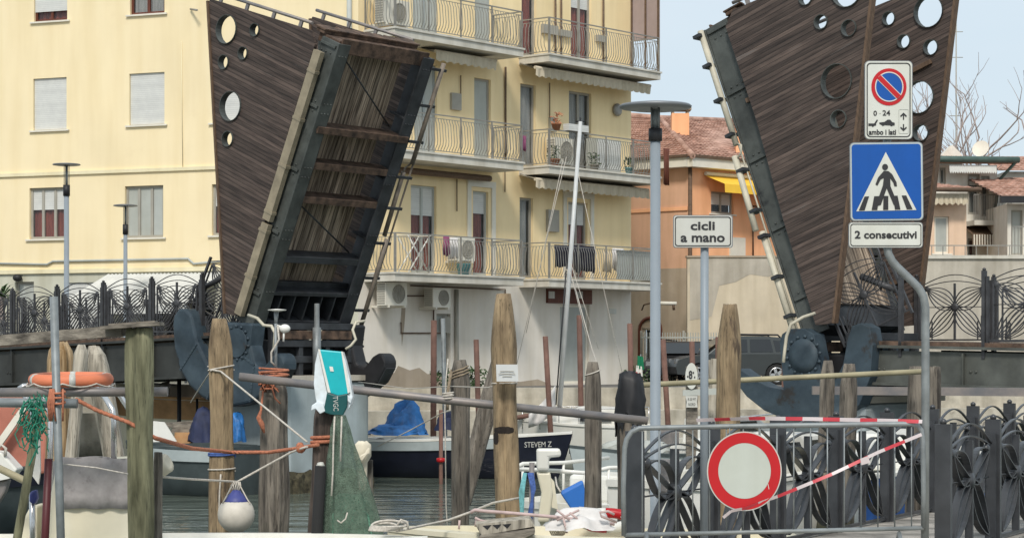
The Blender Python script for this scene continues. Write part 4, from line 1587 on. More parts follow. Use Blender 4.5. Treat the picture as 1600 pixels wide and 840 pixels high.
# aerial mast in the sky
t = thing('radio_mast', 'thin aerial mast rising far behind the bare tree', 'mast', P(1494, 600, 110).xy.to_3d() + V(0, 0, ZB))
mb = MB()
a = P(1494, 10, 110)
mb.tube([(a.x, 110, ZB), (a.x, 110, a.z)], [.06, .03], 6)
mb.build('pole', m_greyfr, t)
mb = MB()
for zz in (.93, .86, .7):
    z_ = ZB + (a.z - ZB) * zz
    mb.tube([(a.x - .35, 110, z_), (a.x + .35, 110, z_)], .02, 4)
mb.build('aerial', m_greyfr, t)


# ---------------- parked cars
def loft_car(base, label, body_m, L=4.3, W=1.8, H=1.66, heading=(-1, 0), kind='suv'):
    hx = Vector((heading[0], heading[1], 0)).normalized()
    sy = Vector((-hx.y, hx.x, 0))
    t_ = thing('parked_car', label, 'car', base)
    B0 = Vector(base)

    def W_(x, y, z):
        return B0 + hx * x + sy * y + V(0, 0, z)
    if kind == 'suv':
        low = [(-2.12, .42), (-2.15, .75), (-2.08, 1.02), (-1.2, 1.05), (.75, 1.04), (1.6, .98), (2.05, .85), (2.13, .6), (2.08, .36)]
        top = [(-2.05, 1.02), (-1.85, 1.45), (-1.6, 1.6), (-.9, 1.66), (.0, 1.66), (.35, 1.6), (1.05, 1.04)]
    else:
        low = [(-2.6, .42), (-2.62, .9), (-2.6, 1.15), (-1.2, 1.15), (1.2, 1.15), (2.0, 1.05), (2.45, .9), (2.5, .6), (2.45, .36)]
        top = [(-2.6, 1.15), (-2.55, 1.8), (-2.4, 2.0), (-.9, 2.08), (.6, 2.05), (.95, 1.95), (1.75, 1.12)]
    k = L / 4.3 if kind == 'suv' else L / 5.1
    k2 = H / (1.66 if kind == 'suv' else 2.08)
    low = [(x * k, z * k2) for x, z in low]
    top = [(x * k, z * k2) for x, z in top]
    # wheel arches cut into the lower outline
    wr = .36 * k2
    arch = []
    xs = (1.35 * k, -1.32 * k)
    outline = list(low)
    zb_ = .3 * k2
    for cx in xs:
        outline += [(cx + (wr + .05) * math.cos(a), max(zb_, .34 * k2 + (wr + .05) * math.sin(a))) for a in [math.pi * i / 8 for i in range(9)]]
    m = MB()
    m.prism(outline, W_(0, -W / 2, 0), hx, (0, 0, 1), sy * W)
    m.build('body', body_m, t_, bevel=.05)
    m = MB()
    wt = W / 2 - .16
    vs = []
    for y0, y1 in ((-W / 2 + .02, -wt), (W / 2 - .02, wt)):
        for (x, z) in top:
            f_ = (z - top[0][1]) / (top[3][1] - top[0][1])
            vs.append(W_(x, y0 + (y1 - y0) * max(0, f_), z))
    n_ = len(top)
    fs = [tuple(range(n_)), tuple(range(n_, 2 * n_))] + [(i, i + 1, n_ + i + 1, n_ + i) for i in range(n_ - 1)]
    m.add(vs, fs)
    m.build('cabin', body_m, t_, bevel=.03)

    def sidep(x, z, s_, push=.012):
        f_ = (z - top[0][1]) / (top[3][1] - top[0][1])
        y = (W / 2 - .02) + (-(W / 2 - .02) + wt) * f_
        return W_(x, s_ * (y + push), z)
    wins = [[(-1.83, 1.13), (-1.3, 1.13), (-1.22, 1.52), (-1.58, 1.48)], [(-1.2, 1.12), (-.42, 1.11), (-.42, 1.55), (-1.12, 1.55)], [(-.32, 1.11), (.72, 1.1), (.32, 1.52), (-.32, 1.55)]]
    if kind != 'suv':
        wins = [[(.1, 1.3), (1.3, 1.3), (.8, 1.85), (.1, 1.88)]]
    for s_ in (-1, 1):
        for w in wins:
            m = MB()
            m.add([sidep(x * k, z * k2, s_) for x, z in w], [(0, 1, 2, 3)])
            m.build('window', m_carg, t_)
    m = MB()
    (xa, za), (xb, zb) = top[-1], top[-2]
    for y in (1,):
        m.add([W_(xa - .03, -wt - .03, za + .1), W_(xa - .03, wt + .03, za + .1), W_(xb + .06, wt - .06, zb - .02), W_(xb + .06, -wt + .06, zb - .02)], [(0, 1, 2, 3)])
    for i in range(len(m.v)):
        m.v[i] = tuple(Vector(m.v[i]) + hx * .03 + V(0, 0, .02))
    m.build('windscreen', m_carg, t_)
    for cx in xs:
        for s_ in (-1, 1):
            c = W_(cx, s_ * (W / 2 - .1), .34 * k2)
            m = MB()
            ring = [c + hx * wr * .86 * math.cos(a * .3142) + V(0, 0, wr * .86 * math.sin(a * .3142)) for a in range(20)]
            m.tube(ring, .085, 6, closed=True)
            w_ = m.build('wheel', m_rubber, t_)
            m = MB()
            for a in range(5):
                an = a * 1.2566
                m.bar(c + sy * s_ * .05, c + sy * s_ * .05 + hx * wr * .7 * math.cos(an) + V(0, 0, wr * .7 * math.sin(an)), .09, .05, up=sy)
            m.tube([c + sy * s_ * .06 + hx * wr * .66 * math.cos(a * .3142) + V(0, 0, wr * .66 * math.sin(a * .3142)) for a in range(20)], .03, 5, closed=True)
            m.build('rim', m_chrome, w_)
    if kind == 'suv':
        m = MB()
        for s_ in (-1, 1):
            m.tube([W_(-1.5 * k, s_ * (wt - .05), 1.6 * k2), W_(-1.4 * k, s_ * (wt - .05), 1.7 * k2), W_(.1 * k, s_ * (wt - .05), 1.72 * k2), W_(.2 * k, s_ * (wt - .05), 1.64 * k2)], .03, 6)
        m.build('roof_rail', m_black, t_)
        m = MB()
        m.add([W_(x * k, s_ * (W / 2 + .008), z * k2) for s_ in (-1,) for x, z in ((-.9, .42), (.92, .42), (.92, .5), (-.9, .5))], [(0, 1, 2, 3)])
        m.build('sill_trim', m_black, t_)
    for s_ in (-1, 1):
        m = MB()
        m.obox(W_(low[6][0] - .02, s_ * (W / 2 - .28), .78 * k2), hx * .06, sy * .2, V(0, 0, .08))
        m.build('headlight', m_chrome, t_)
        m = MB()
        m.obox(W_(low[1][0] + .02, s_ * (W / 2 - .14), .92 * k2), hx * .05, sy * .1, V(0, 0, .12))
        m.build('tail_light', m_signr, t_)
    m = MB()
    m.obox(W_(low[0][0] - .02, 0, .55 * k2), hx * .07, sy * (W / 2 - .05), V(0, 0, .1))
    m.obox(W_(low[-1][0] - .02, 0, .5 * k2), hx * .07, sy * (W / 2 - .05), V(0, 0, .1))
    m.build('bumper', m_black, t_)
    return t_


cb = P(1150, 600, 66.5)
loft_car((cb.x - .12, 66.5, ZB), 'dark grey estate SUV with roof rails parked before the beige wall', m_carb, H=1.5, W=1.75, L=3.95, heading=(-1, -.12))
cb = P(1078, 600, 68)
loft_car((cb.x - .1, 68.6, ZB), 'dark car parked nose towards the canal between the fence and the grey SUV', m_black, H=1.35, L=4.0, W=1.7, heading=(-.35, -1))
cb = P(-2, 600, 57.5)
loft_car((-15.75, 57.3, ZB), 'white van parked behind the iron railing at the left edge', m_van, kind='van', H=2.72, L=5.6, heading=(1, -.1))


# potted palm at the left edge
pb = V(P(2, 0, 60.0).x, 60.0, ZB)
t = thing('palm', 'small dark green palm rising behind the white van at the left edge', 'palm', pb)
mb = MB()
mb.tube([pb, pb + V(.03, 0, 1.4), pb + V(0, 0, 2.55)], [.13, .11, .09], 8)
mb.build('trunk', m_bark, t)
mb = MB()
rr = random.Random(21)
for k in range(46):
    a, el = rr.uniform(0, 6.28), rr.uniform(-.1, 1.1)
    L_ = rr.uniform(.5, .85)
    d0 = V(math.cos(a) * math.cos(el), math.sin(a) * math.cos(el), math.sin(el))
    sdv = V(-math.sin(a), math.cos(a), 0) * .035
    p0 = pb + V(0, 0, 2.5)
    p1, p2 = p0 + d0 * L_ * .6, p0 + d0 * L_ + V(0, 0, -.22)
    mb.add([p0 - sdv * .4, p1 - sdv, p2, p1 + sdv, p0 + sdv * .4], [(0, 1, 3, 4), (1, 2, 3)])
mb.build('crown', m_leafg, t)

# ---------------- street lamps of the disc kind
def street_lamp(base, top_z, label, pole_r, disc_r, pole_m, head=.5):
    t_ = thing('street_lamp', label, 'street lamp', base, 'street lamps with flat disc heads')
    b = Vector(base)
    zt = top_z
    m = MB()
    m.lathe([(pole_r * 1.9, 0), (pole_r * 1.9, .04), (pole_r * 1.05, .06), (pole_r, zt - b.z - head)], 14, b)
    m.build('pole', pole_m, t_)
    m = MB()
    m.lathe([(pole_r * 1.35, 0), (pole_r * 1.35, head * .34)], 14, b + V(0, 0, zt - b.z - head + .002))
    m.build('collar', m_black, t_)
    m = MB()
    for a in range(4):
        an = a * 1.571 + .6
        m.tube([b + V(pole_r * 1.0 * math.cos(an), pole_r * 1.0 * math.sin(an), zt - b.z - head * .66), b + V(pole_r * 1.0 * math.cos(an), pole_r * 1.0 * math.sin(an), zt - b.z - .03)], pole_r * .16, 5)
    m.lathe([(pole_r * .55, zt - b.z - head * .66), (pole_r * .55, zt - b.z - .04)], 10, b)
    m.build('lamp_tube', m_glass if False else m_galv, t_)
    m = MB()
    m.lathe([(disc_r * .1, .0), (disc_r * .7, -.02), (disc_r * .97, -.005), (disc_r, .012), (disc_r * .95, .026), (disc_r * .5, .045), (disc_r * .1, .05)], 32, b + V(0, 0, zt - b.z - .03))
    m.build('lamp_disc', m_back, t_)
    return t_


a = P(104, 256, 56.5)
street_lamp((a.x, 56.5, ZB), a.z, 'disc street lamp on the far bank, the taller one before the lower window', .068, .37, m_bluegrey, .85)
a = P(196, 320, 57.8)
street_lamp((a.x, 57.8, ZB), a.z, 'disc street lamp on the far bank, the shorter one before the shuttered window', .055, .33, m_bluegrey, .8)
a = P(1028, 163, 19)
street_lamp((P(1024, 0, 19).x, 19.0, 1.15), a.z, 'near street lamp with a blue-grey pole and wide dark disc beside the cycle sign', .045, .325, m_bluegrey, .33)


# ------------------------------------------------------------------ bascule footbridge
BPHI = -0.67913
BD = V(math.cos(BPHI), math.sin(BPHI), 0)          # along the bridge, from the left leaf to the right leaf
BS = V(-math.sin(BPHI), math.cos(BPHI), 0)         # across it, away from the camera
PVL, PVR = V(-4.669, 45.0, 3.651), V(6.392, 39.144, 3.390)
BW = 1.448                                          # half width
HOLES = [(5.279, 2.647, .30), (5.53, 1.85, .135), (4.985, 1.985, .135), (4.635, 2.455, .15), (3.87, 1.90, .31), (3.228, 1.704, .16)]


def wing_outline():
    return [(.0, -.02), (-.1, .33), (2.75, 1.87), (5.62, 3.40), (5.70, 3.38), (6.02, .38), (5.8, .13), (3.9, .13), (2.0, .02)]


def rocker_outline():
    return [(.09, -.61), (-.35, -.72), (-.66, -1.0), (-.62, -1.25), (-.3, -1.38), (-.17, -1.5), (-.16, -1.62), (-.25, -1.74), (-.4, -1.79), (-.75, -1.72), (-1.1, -1.47),
            (-1.42, -1.18), (-1.68, -.78), (-1.86, -.2), (-1.9, .15), (-1.84, .6), (-1.66, 1.0), (-1.3, 1.35), (-.9, 1.58), (-.68, 1.62), (-.5, 1.54), (-.43, 1.36), (-.48, 1.14),
            (-.92, .76), (-1.26, .2), (-1.1, -.12), (-.6, .0), (-.22, .18)]


leaf = thing('drawbridge_leaf', 'raised bridge leaf on the left, its dark wooden underside turned to the viewer', 'drawbridge', (0, 0, 0), 'raised drawbridge leaves')
mb = MB()
mb.box(.35, 5.95, -1.05, 1.05, .12, .18)
mb.build('deck', m_deckw, leaf, local=True)
for s_ in (-1, 1):
    mb = MB()
    y0, y1 = sorted((s_ * 1.42, s_ * 1.36))
    mb.box(-.12, 6.0, y0, y1, -.36, .12)                       # web
    y0, y1 = sorted((s_ * 1.44, s_ * 1.10))
    mb.box(-.12, 6.0, y0, y1, -.40, -.362)                     # bottom flange
    for x in (.6, 1.95, 3.3, 4.65, 5.9):                       # stiffeners with bolts
        y0, y1 = sorted((s_ * 1.46, s_ * 1.421))
        mb.box(x - .03, x + .03, y0, y1, -.33, .1)
        y0, y1 = sorted((s_ * 1.359, s_ * 1.12))
        mb.box(x - .02, x + .02, y0, y1, -.361, .1)
    for x in (.7, 1.85, 2.05, 3.2, 3.4, 4.55, 4.75, 5.75):
        for k in range(3):
            mb.blob((x, s_ * 1.425, -.22 + k * .13), .022, 6, 4)
            mb.blob((x, s_ * (1.17 + .09 * k), -.405), .02, 6, 4)
    mb.build('girder', m_steelg if s_ < 0 else m_steeld, leaf, local=True, bevel=.006)  # light put into the colour: sky-facing girder paler, the other darker
for i, (x, h, d_) in enumerate(((.75, .08, .0), (1.42, .14, .3), (2.72, .14, .3), (3.45, .14, .3), (4.22, .14, .36))):
    mb = MB()
    mb.box(x - .03, x + .03, -1.35, 1.35, -.05 - d_, .119)
    mb.box(x - .07, x + .07, -1.35, 1.35, -.09 - d_, -.052 - d_)
    mb.build('cross_beam', m_rust if i > 1 else m_steeld, leaf, local=True, bevel=.006)
mb = MB()                                                       # thick root plate with ribs
mb.box(.62, .70, -1.34, 1.34, -.38, .115)
mb.box(-.05, .05, -1.34, 1.34, -.38, .115)
mb.box(-.05, .70, -1.34, 1.34, .06, .118)
for k in range(7):
    y = -1.2 + k * .4
    mb.box(.051, .619, y - .02, y + .02, -.34, .058)
mb.build('root_frame', m_steeld, leaf, local=True, bevel=.006)
mb = MB()
mb.box(5.86, 6.04, -1.34, 1.34, -.3, .3)
mb.box(6.041, 6.12, -1.40, 1.40, .12, .36)
mb.box(5.80, 6.10, -1.30, 1.30, -.34, -.302)
mb.build('end_beam', m_rust, leaf, local=True, bevel=.01)
mb = MB()
rr = random.Random(3)
for k in range(30):
    y = -1.38 + k * .095
    h_ = .12 + rr.uniform(-.05, .1)
    mb.box(6.121, 6.15, y - .044, y + .044, .1, .1 + h_ + .2)
mb.build('end_planks', m_rust, leaf, local=True)
for (a, b) in (((5.75, -1.0, -.1), (4.4, 1.0, -.12)), ((2.6, -1.0, -.1), (1.55, 1.0, -.12))):
    mb = MB()
    mb.tube([a, b], .018, 6)
    mb.build('brace_rod', m_steeld, leaf, local=True)
for s_ in (-1, 1):
    mb = MB()
    holes = [[(u + r * math.cos(a * .2618), v + r * math.sin(a * .2618)) for a in range(24)] for u, v, r in HOLES]
    mb.prism([wing_outline()] + holes, (0, s_ * 1.465 - (.05 if s_ < 0 else -.05) - .04, 0), (1, 0, 0), (0, 0, 1), (0, .08, 0))
    wg = mb.build('wing_panel', m_wing, leaf, local=True)
    yc = s_ * 1.465 - (.05 if s_ < 0 else -.05)
    mb = MB()                                                   # outer edge board and hole rims
    mb.bar((-.1, yc, .34), (5.64, yc, 3.425), .15, .05, up=(-.47, 0, .88))
    mb.build('edge_board', m_edge, wg, local=True)
    for u, v, r in HOLES:
        mb = MB()
        mb.ribbon([(u + (r - .004) * math.cos(a * .2618), v + (r - .004) * math.sin(a * .2618)) for a in range(24)], .16, .012, yc, closed=True)
        mb.build('hole_rim', m_steelg, wg, local=True)
    mb = MB()
    mb.tube([(6.16, yc, .40), (6.0, yc, 2.0), (5.86, yc, 3.36)], .035, 8)
    for v in (.7, 1.5, 2.3, 3.1):
        x = 6.02 - .107 * (v - .38)
        mb.box(x - .05, x + .12, yc - .02, yc + .02, v - .04, v + .04)
    mb.build('tip_rail', m_galvd, wg, local=True)
    mb = MB()                                                   # inner steel posts that carry the slats
    for q in (.8, 1.7, 2.6, 4.38):
        mb.box(q - .04, q + .04, *sorted((yc - s_ * .045, yc - s_ * .1)), .0, .1 + q * .52)
    mb.build('slat_post', m_edge, wg, local=True)
    mb = MB()
    mb.prism(rocker_outline(), (0, s_ * 1.45 + (-.24 if s_ < 0 else -.14), 0), (1, 0, 0), (0, 0, 1), (0, .38, 0), smooth=False)
    rk = mb.build('rocker', m_blue if s_ < 0 else m_black, leaf, local=True, bevel=.05)
    ro_ = rocker_outline()
    y0_ = s_ * 1.45 + (-.24 if s_ < 0 else -.14)
    mb = MB()
    mb.ribbon(ro_[8:19], .30, .03, y0_ + .19)
    mb.build('tread', m_steeld, rk, local=True)
    mb = MB()
    for (a_, b_) in (((-.7, -1.0), (-1.4, -1.18)), ((-1.0, -.05), (-1.88, .0)), ((-.95, .74), (-1.66, .98)), ((-.6, .0), (-.66, -1.0))):
        for q in range(9):
            u_, v_ = a_[0] + (b_[0] - a_[0]) * (q + .5) / 9, a_[1] + (b_[1] - a_[1]) * (q + .5) / 9
            mb.blob((u_, y0_ + (-.004 if s_ < 0 else .384), v_), .022, 6, 4)
        yy = y0_ + (-.006 if s_ < 0 else .386)
        mb.bar((a_[0], yy, a_[1]), (b_[0], yy, b_[1]), .012, .05, up=(.3, 0, 1))
    mb.build('plate_seam', m_blue if s_ < 0 else m_black, rk, local=True)
    mb = MB()                                                   # pinion disc with its ring of bolts
    c = (-.45, -.36)
    yo = s_ * 1.45 + (-.255 if s_ < 0 else .255)
    mb.lathe([(.30, -.02), (.30, .02), (.16, .03), (.05, .035)], 20, (c[0], yo, c[1]), 'y')
    for k in range(14):
        a = k * .4488
        mb.blob((c[0] + .34 * math.cos(a), yo, c[1] + .34 * math.sin(a)), .035, 6, 4)
    mb.build('bolt_ring', m_blue if s_ < 0 else m_black, rk, local=True)
# conduits: a boxed one beside the left wing, a jointed pipe on the other flank
mb = MB()
mb.box(.05, 2.05, -1.62, -1.50, -.16, .04)
mb.box(2.12, 5.72, -1.62, -1.50, -.15, .06)
for x in (.9, 1.9, 2.3, 3.3, 4.3, 5.3):
    mb.box(x - .03, x + .03, -1.632, -1.495, -.17, .065)
mb.build('cable_trunking', m_condb, leaf, local=True)
mb = MB()
mb.tube([(-.05, 1.72, -.46), (2.0, 1.70, -.42)], .05, 8)
mb.tube([(2.05, 1.66, -.36), (3.5, 1.64, -.34)], .05, 8)
mb.tube([(3.7, 1.76, -.40), (5.95, 1.72, -.42)], .05, 8)
mb.tube([(3.5, 1.64, -.34), (3.58, 1.7, -.3), (3.66, 1.8, -.3), (3.7, 1.76, -.36)], .02, 6)
mb.tube([(-.05, 1.82, -.40), (5.9, 1.82, -.36)], .022, 6)
cnd = mb.build('conduit', m_condr, leaf, local=True)
for x in (.35, 1.1, 1.9, 2.7, 3.4, 4.2, 5.0, 5.8):
    mb = MB()
    mb.box(x - .03, x + .03, 1.40, 1.86, -.44, -.405)
    mb.build('conduit_bracket', m_steeld, cnd, local=True)


def place_leaf(o_, dd, ss, P0, th):
    L_ = dd * math.cos(th) + V(0, 0, 1) * math.sin(th)
    N_ = -dd * math.sin(th) + V(0, 0, 1) * math.cos(th)
    m3 = Matrix((L_, ss, N_)).transposed()
    o_.location = P0
    o_.rotation_euler = m3.to_euler()


leaf2 = copy_tree(leaf)
leaf2['label'] = 'raised bridge leaf on the right, its pierced wooden wings standing behind the road signs'
place_leaf(leaf, BD, BS, PVL, 1.15615)
place_leaf(leaf2, -BD, -BS, PVR, 1.21062)
for c in kids(leaf2):
    if c.name.startswith('rocker'):
        yk = 1.45 if c.data.materials[0] is m_black else -1.45
        for k in kids(c):
            if not k.name.startswith('bolt_ring'):
                bpy.data.objects.remove(k)
                continue
            k.data = k.data.copy()
            k.data.materials[0] = m_blue
        mb = MB()
        full = [(-.05, -.75), (.07, -.65), (.10, -.47), (.0, -.19), (-.17, -.04), (-.61, -.1), (-.94, -.15), (-1.13, .03), (-.87, .33), (-.48, .58), (-.31, .73), (-.32, .91), (-.46, 1.05), (-.76, 1.0),
                (-1.27, .76), (-1.65, .38), (-1.78, -.11), (-1.66, -.56), (-1.4, -1.1), (-1.08, -1.49), (-.72, -1.75), (-.35, -1.9), (-.2, -1.87), (-.19, -1.72), (-.44, -1.52), (-.7, -1.27), (-.87, -.97)]
        mb.prism(full if yk > 0 else full[:7] + full[16:], (0, yk + (-.24 if yk < 0 else -.14), 0), (1, 0, 0), (0, 0, 1), (0, .38, 0))
        tmp = mb.build('rocker', m_blue, None)
        c.data = tmp.data
        bpy.data.objects.remove(tmp)
    if c.name.startswith('conduit'):
        for k in kids(c):
            bpy.data.objects.remove(k)
        bpy.data.objects.remove(c)
        continue
    if c.name.startswith('girder'):
        c.data = c.data.copy()
        c.data.materials[0] = m_steelg
mb = MB()
mb.tube([(-.05, 1.50, -.52), (2.0, 1.50, -.50)], .06, 8)
mb.tube([(2.05, 1.56, -.58), (3.5, 1.56, -.52)], .06, 8)
mb.tube([(3.7, 1.48, -.46), (6.0, 1.48, -.44)], .06, 8)
mb.tube([(3.42, 1.56, -.5), (3.5, 1.6, -.34), (3.62, 1.6, -.3), (3.7, 1.52, -.4)], .02, 6)
mb.tube([(-.05, 1.47, -.45), (6.0, 1.43, -.425)], .018, 6)
cnd = mb.build('conduit', m_condl, leaf2, local=True)
for x in (.35, 1.1, 1.9, 2.4, 3.2, 3.9, 4.6, 5.3, 5.9):
    mb = MB()
    mb.box(x - .03, x + .03, 1.38, 1.62, -.56, -.405)
    mb.build('conduit_bracket', m_steeld, cnd, local=True)


# ---------------- piers under the leaves, with the machinery frame
def pier(P0, dd, ss, d0, d1, s0, s1, ztop, label):
    t_ = thing('bridge_pier', label, 'bridge pier', (P0.x, P0.y, 0), 'piers of the drawbridge')
    c = V(P0.x, P0.y, 0) + dd * (d0 + d1) / 2 + ss * (s0 + s1) / 2
    m = MB()
    m.obox(c + V(0, 0, ztop / 2 - 1), dd * (d1 - d0) / 2, ss * (s1 - s0) / 2, V(0, 0, ztop / 2 + 1))
    m.build('body', m_pierc, t_, bevel=.12)
    m = MB()
    m.obox(c + V(0, 0, ztop + .06), dd * ((d1 - d0) / 2 + .03), ss * ((s1 - s0) / 2 + .03), V(0, 0, .058))
    m.build('cap', m_conc, t_)
    m = MB()
    rr_ = random.Random(8)
    hd, hs = (d1 - d0) / 2 + .05, (s1 - s0) / 2 + .05
    ring = []
    for i in range(60):
        a = i / 60 * 4
        q = a % 1
        p_ = [(-hd + 2 * hd * q, -hs), (hd, -hs + 2 * hs * q), (hd - 2 * hd * q, hs), (-hd, hs - 2 * hs * q)][int(a)]
        ring.append(p_)
    vs = []
    for (x, y) in ring:
        j = rr_.uniform(0, .06)
        vs += [c + dd * (x * (1 + j)) + ss * (y * (1 + j)) + V(0, 0, -1), c + dd * (x * (1 + j)) + ss * (y * (1 + j)) + V(0, 0, .22 + rr_.uniform(-.06, .12)), c + dd * x * .97 + ss * y * .97 + V(0, 0, .4 + rr_.uniform(-.05, .1))]
    n_ = len(ring)
    m.add(vs, [(3 * i + k, 3 * ((i + 1) % n_) + k, 3 * ((i + 1) % n_) + k + 1, 3 * i + k + 1) for i in range(n_) for k in (0, 1)])
    m.build('weed_band', m_weed, t_)
    m = MB()                                                    # frame of dark beams that carries the leaf's root
    zt = P0.z - .15
    for s_ in (-1.0, -.2, .6, 1.3):
        for q in (-.55, .45):
            b_ = V(P0.x, P0.y, 0) + dd * q + ss * s_
            m.obox(b_ + V(0, 0, (ztop + .12 + zt) / 2), dd * .06, ss * .06, V(0, 0, (zt - ztop - .12) / 2))
    for zz in (ztop + .45, zt - .42, zt - .06):
        for q in (-.55, .45):
            b_ = V(P0.x, P0.y, zz) + dd * q + ss * .15
            m.obox(b_, dd * .08, ss * 1.2, V(0, 0, .07))
    m.build('machine_frame', m_steeld, t_, bevel=.008)
    m = MB()
    b_ = V(P0.x, P0.y, ztop + .12)
    m.obox(b_ + dd * -.05 + ss * .2 + V(0, 0, .42), dd * .3, ss * .9, V(0, 0, .32))
    m.build('gear_housing', m_black, t_, bevel=.03)
    m = MB()
    for zz in (zt - .24,):
        m.obox(V(P0.x, P0.y, zz) + dd * .5 + ss * .15, dd * .05, ss * 1.15, V(0, 0, .09))
    m.build('rusty_beam', m_rust, t_, bevel=.008)
    m = MB()
    m.lathe([(.09, .0), (.09, zt - ztop - .2), (.055, zt - ztop - .2), (.055, zt - ztop + .3)], 10, b_ + dd * .62 + ss * .15)
    m.build('ram', m_galv, t_)
    return t_


pier(PVL, BD, BS, -.9, .9, -1.02, 1.5, 2.3, 'grey-blue concrete pier under the left bridge leaf with dark weed at the waterline')
pier(PVR, -BD, -BS, -.9, .9, -1.5, 1.5, 2.0, 'grey-blue concrete pier under the right bridge leaf behind the mooring piles')


# ---------------- approach spans and their flower pattern railings
def panel_mesh(depth=.07, W=1.55, H=1.18, th=.014, nb=5):
    """one railing panel: four looped petals round a hub, pickets, arched top; x along, z up, origin at the foot, centred"""
    m = MB()
    hz = .68
    hw = W / 2 - .06
    for s_ in (-1, 1):
        m.box(s_ * hw - .022, s_ * hw + .022, -depth * .9, depth * .9, 0, H - .02)
        if nb > 4:
            m.box(s_ * (hw - .11) - .012, s_ * (hw - .11) + .012, -depth * .6, depth * .6, .08, H - .14)
        for k in ((1, 2) if nb > 4 else ()):
            x = s_ * (hw - .11 - .075 * k)
            m.box(x - .009, x + .009, -depth * .4, depth * .4, .08, .62 - .1 * k)
            # small brackets that hold the petal tips
        m.blob((s_ * (hw - .16), 0, H - .16), (.06, depth * .7, .05), 8, 5)
    m.box(-hw, hw, -.02, .02, .06, .09)
    m.box(-.016, .016, -depth * .7, depth * .7, .09, H - .06)
    m.tube([(-hw + .1, 0, hz), (hw - .1, 0, hz)], .008, 5)
    m.lathe([(.03, -depth * 1.0), (.075, -depth * .7), (.085, 0), (.075, depth * .7), (.03, depth * 1.0)], 12, (0, 0, hz), 'y')
    for sx, sz in ((-1, 1), (1, 1), (-1, -1), (1, -1)):
        ex, ez = sx * (hw - .16), (H - .17) if sz > 0 else .12
        dx, dz = ex, ez - hz
        L_ = math.hypot(dx, dz)
        nx, nz = -dz / L_, dx / L_
        for b_ in [(-.15, 0.0, .15), (-.19, -.11, -.035, .035, .11, .19)][nb > 4]:
            pts = []
            for i in range(11):
                t_ = i / 10
                q = b_ * (math.sin(math.pi * t_ ** .85)) ** .8 if 0 < t_ < 1 else 0
                pts.append((dx * t_ + nx * q, hz + dz * t_ + nz * q))
            m.ribbon(pts, depth * (1.25 if nb < 5 else .8), th)
    for hh, w_ in ((H + .10, hw), (H - .02, hw - .1)):
        m.ribbon([(-w_ + 2 * w_ * i / 12, H - .12 + (hh - H + .12) * math.sin(math.pi * i / 12)) for i in range(13)], depth * .6, th)
    return m


pm_far = panel_mesh(.03, 1.57, 1.18, .016, 5)
pm_near = panel_mesh(.054, 1.58, 1.12, .013, 4)
_cache = {}


def railing(name, label, p0, dirv, count, mb_, pitch, slope=0.0, start=None, skip=()):
    m_ir = m_iron if mb_ is pm_far else m_nearir
    """a run of panels with posts between them, as one thing"""
    t_ = thing(name, label, 'railing', p0)
    dv = Vector((dirv[0], dirv[1], 0)).normalized()
    ang = math.atan2(dv.y, dv.x)
    key = id(mb_)
    for i in range(count):
        if i in skip:
            continue
        if key not in _cache:
            o_ = mb_.build('panel', m_ir, t_, local=True)
            _cache[key] = o_.data
        else:
            o_ = bpy.data.objects.new('panel', _cache[key])
            COL.objects.link(o_)
            o_.parent = t_
        q = dv * pitch * (i + .5)
        o_.location = (q.x, q.y, slope * pitch * (i + .5))
        o_.rotation_euler = (0, 0, ang)
    for i in range(count + 1):
        q = dv * pitch * i
        pk = key, 'post'
        if pk not in _cache:
            m = MB()
            dd = .05 if mb_ is pm_far else .075
            m.box(-.03, .03, -dd, dd, -.25, 1.24)
            m.lathe([(.03, 1.241), (.035, 1.27), (.01, 1.29)], 8)
            _cache[pk] = m.build('post', m_ir, t_, local=True).data
            o_ = t_.children[-1] if False else [c for c in bpy.data.objects if c.data is _cache[pk]][0]
        else:
            o_ = bpy.data.objects.new('post', _cache[pk])
            COL.objects.link(o_)
            o_.parent = t_
        o_.location = (q.x, q.y, slope * pitch * i)
        o_.rotation_euler = (0, 0, ang)
    return t_


def approach(P0, dd, label, t0, t1, z0, z1, hgt, gm):
    """deck on two plate girders from t0 to t1 beyond the pivot"""
    t_ = thing('bridge_approach', label, 'bridge', P0 + dd * t0, 'fixed spans of the drawbridge')
    a, b = V(P0.x, P0.y, z0) + dd * t0, V(P0.x, P0.y, z1) + dd * t1
    ss = V(0, 0, 1).cross(dd)
    for s_ in (-1, 1):
        m = MB()
        o_ = ss * 1.42 * s_
        m.bar(a + o_ + V(0, 0, -hgt / 2 - .05), b + o_ + V(0, 0, -hgt / 2 - .05), .03, hgt - .1)
        m.bar(a + o_ + V(0, 0, -.03), b + o_ + V(0, 0, -.03), .22, .05)
        m.bar(a + o_ + V(0, 0, -hgt), b + o_ + V(0, 0, -hgt), .22, .05)
        k = int((b - a).length / 1.6)
        for i in range(k + 1):
            p_ = a.lerp(b, (i + .1) / (k + .2)) + o_
            m.obox(p_ + V(0, 0, -hgt / 2 - .05), dd * .015, ss * .09, V(0, 0, hgt / 2 - .07))
            for kk in (0, 1):
                m.blob(p_ + ss * s_ * .02 + dd * (.12 + .1 * kk) + V(0, 0, -hgt + .25), .025, 6, 4)
        m.build('girder', gm, t_)
    m = MB()
    m.bar(a + V(0, 0, .03), b + V(0, 0, .03), 2.9, .07)
    m.build('deck', m_rust, t_)
    m = MB()
    for i in range(8):
        p_ = a.lerp(b, (i + .5) / 8)
        m.obox(p_ + V(0, 0, -hgt * .6), dd * .06, ss * 1.39, V(0, 0, hgt * .3))
    m.build('cross_beam', m_steeld, t_)
    return t_


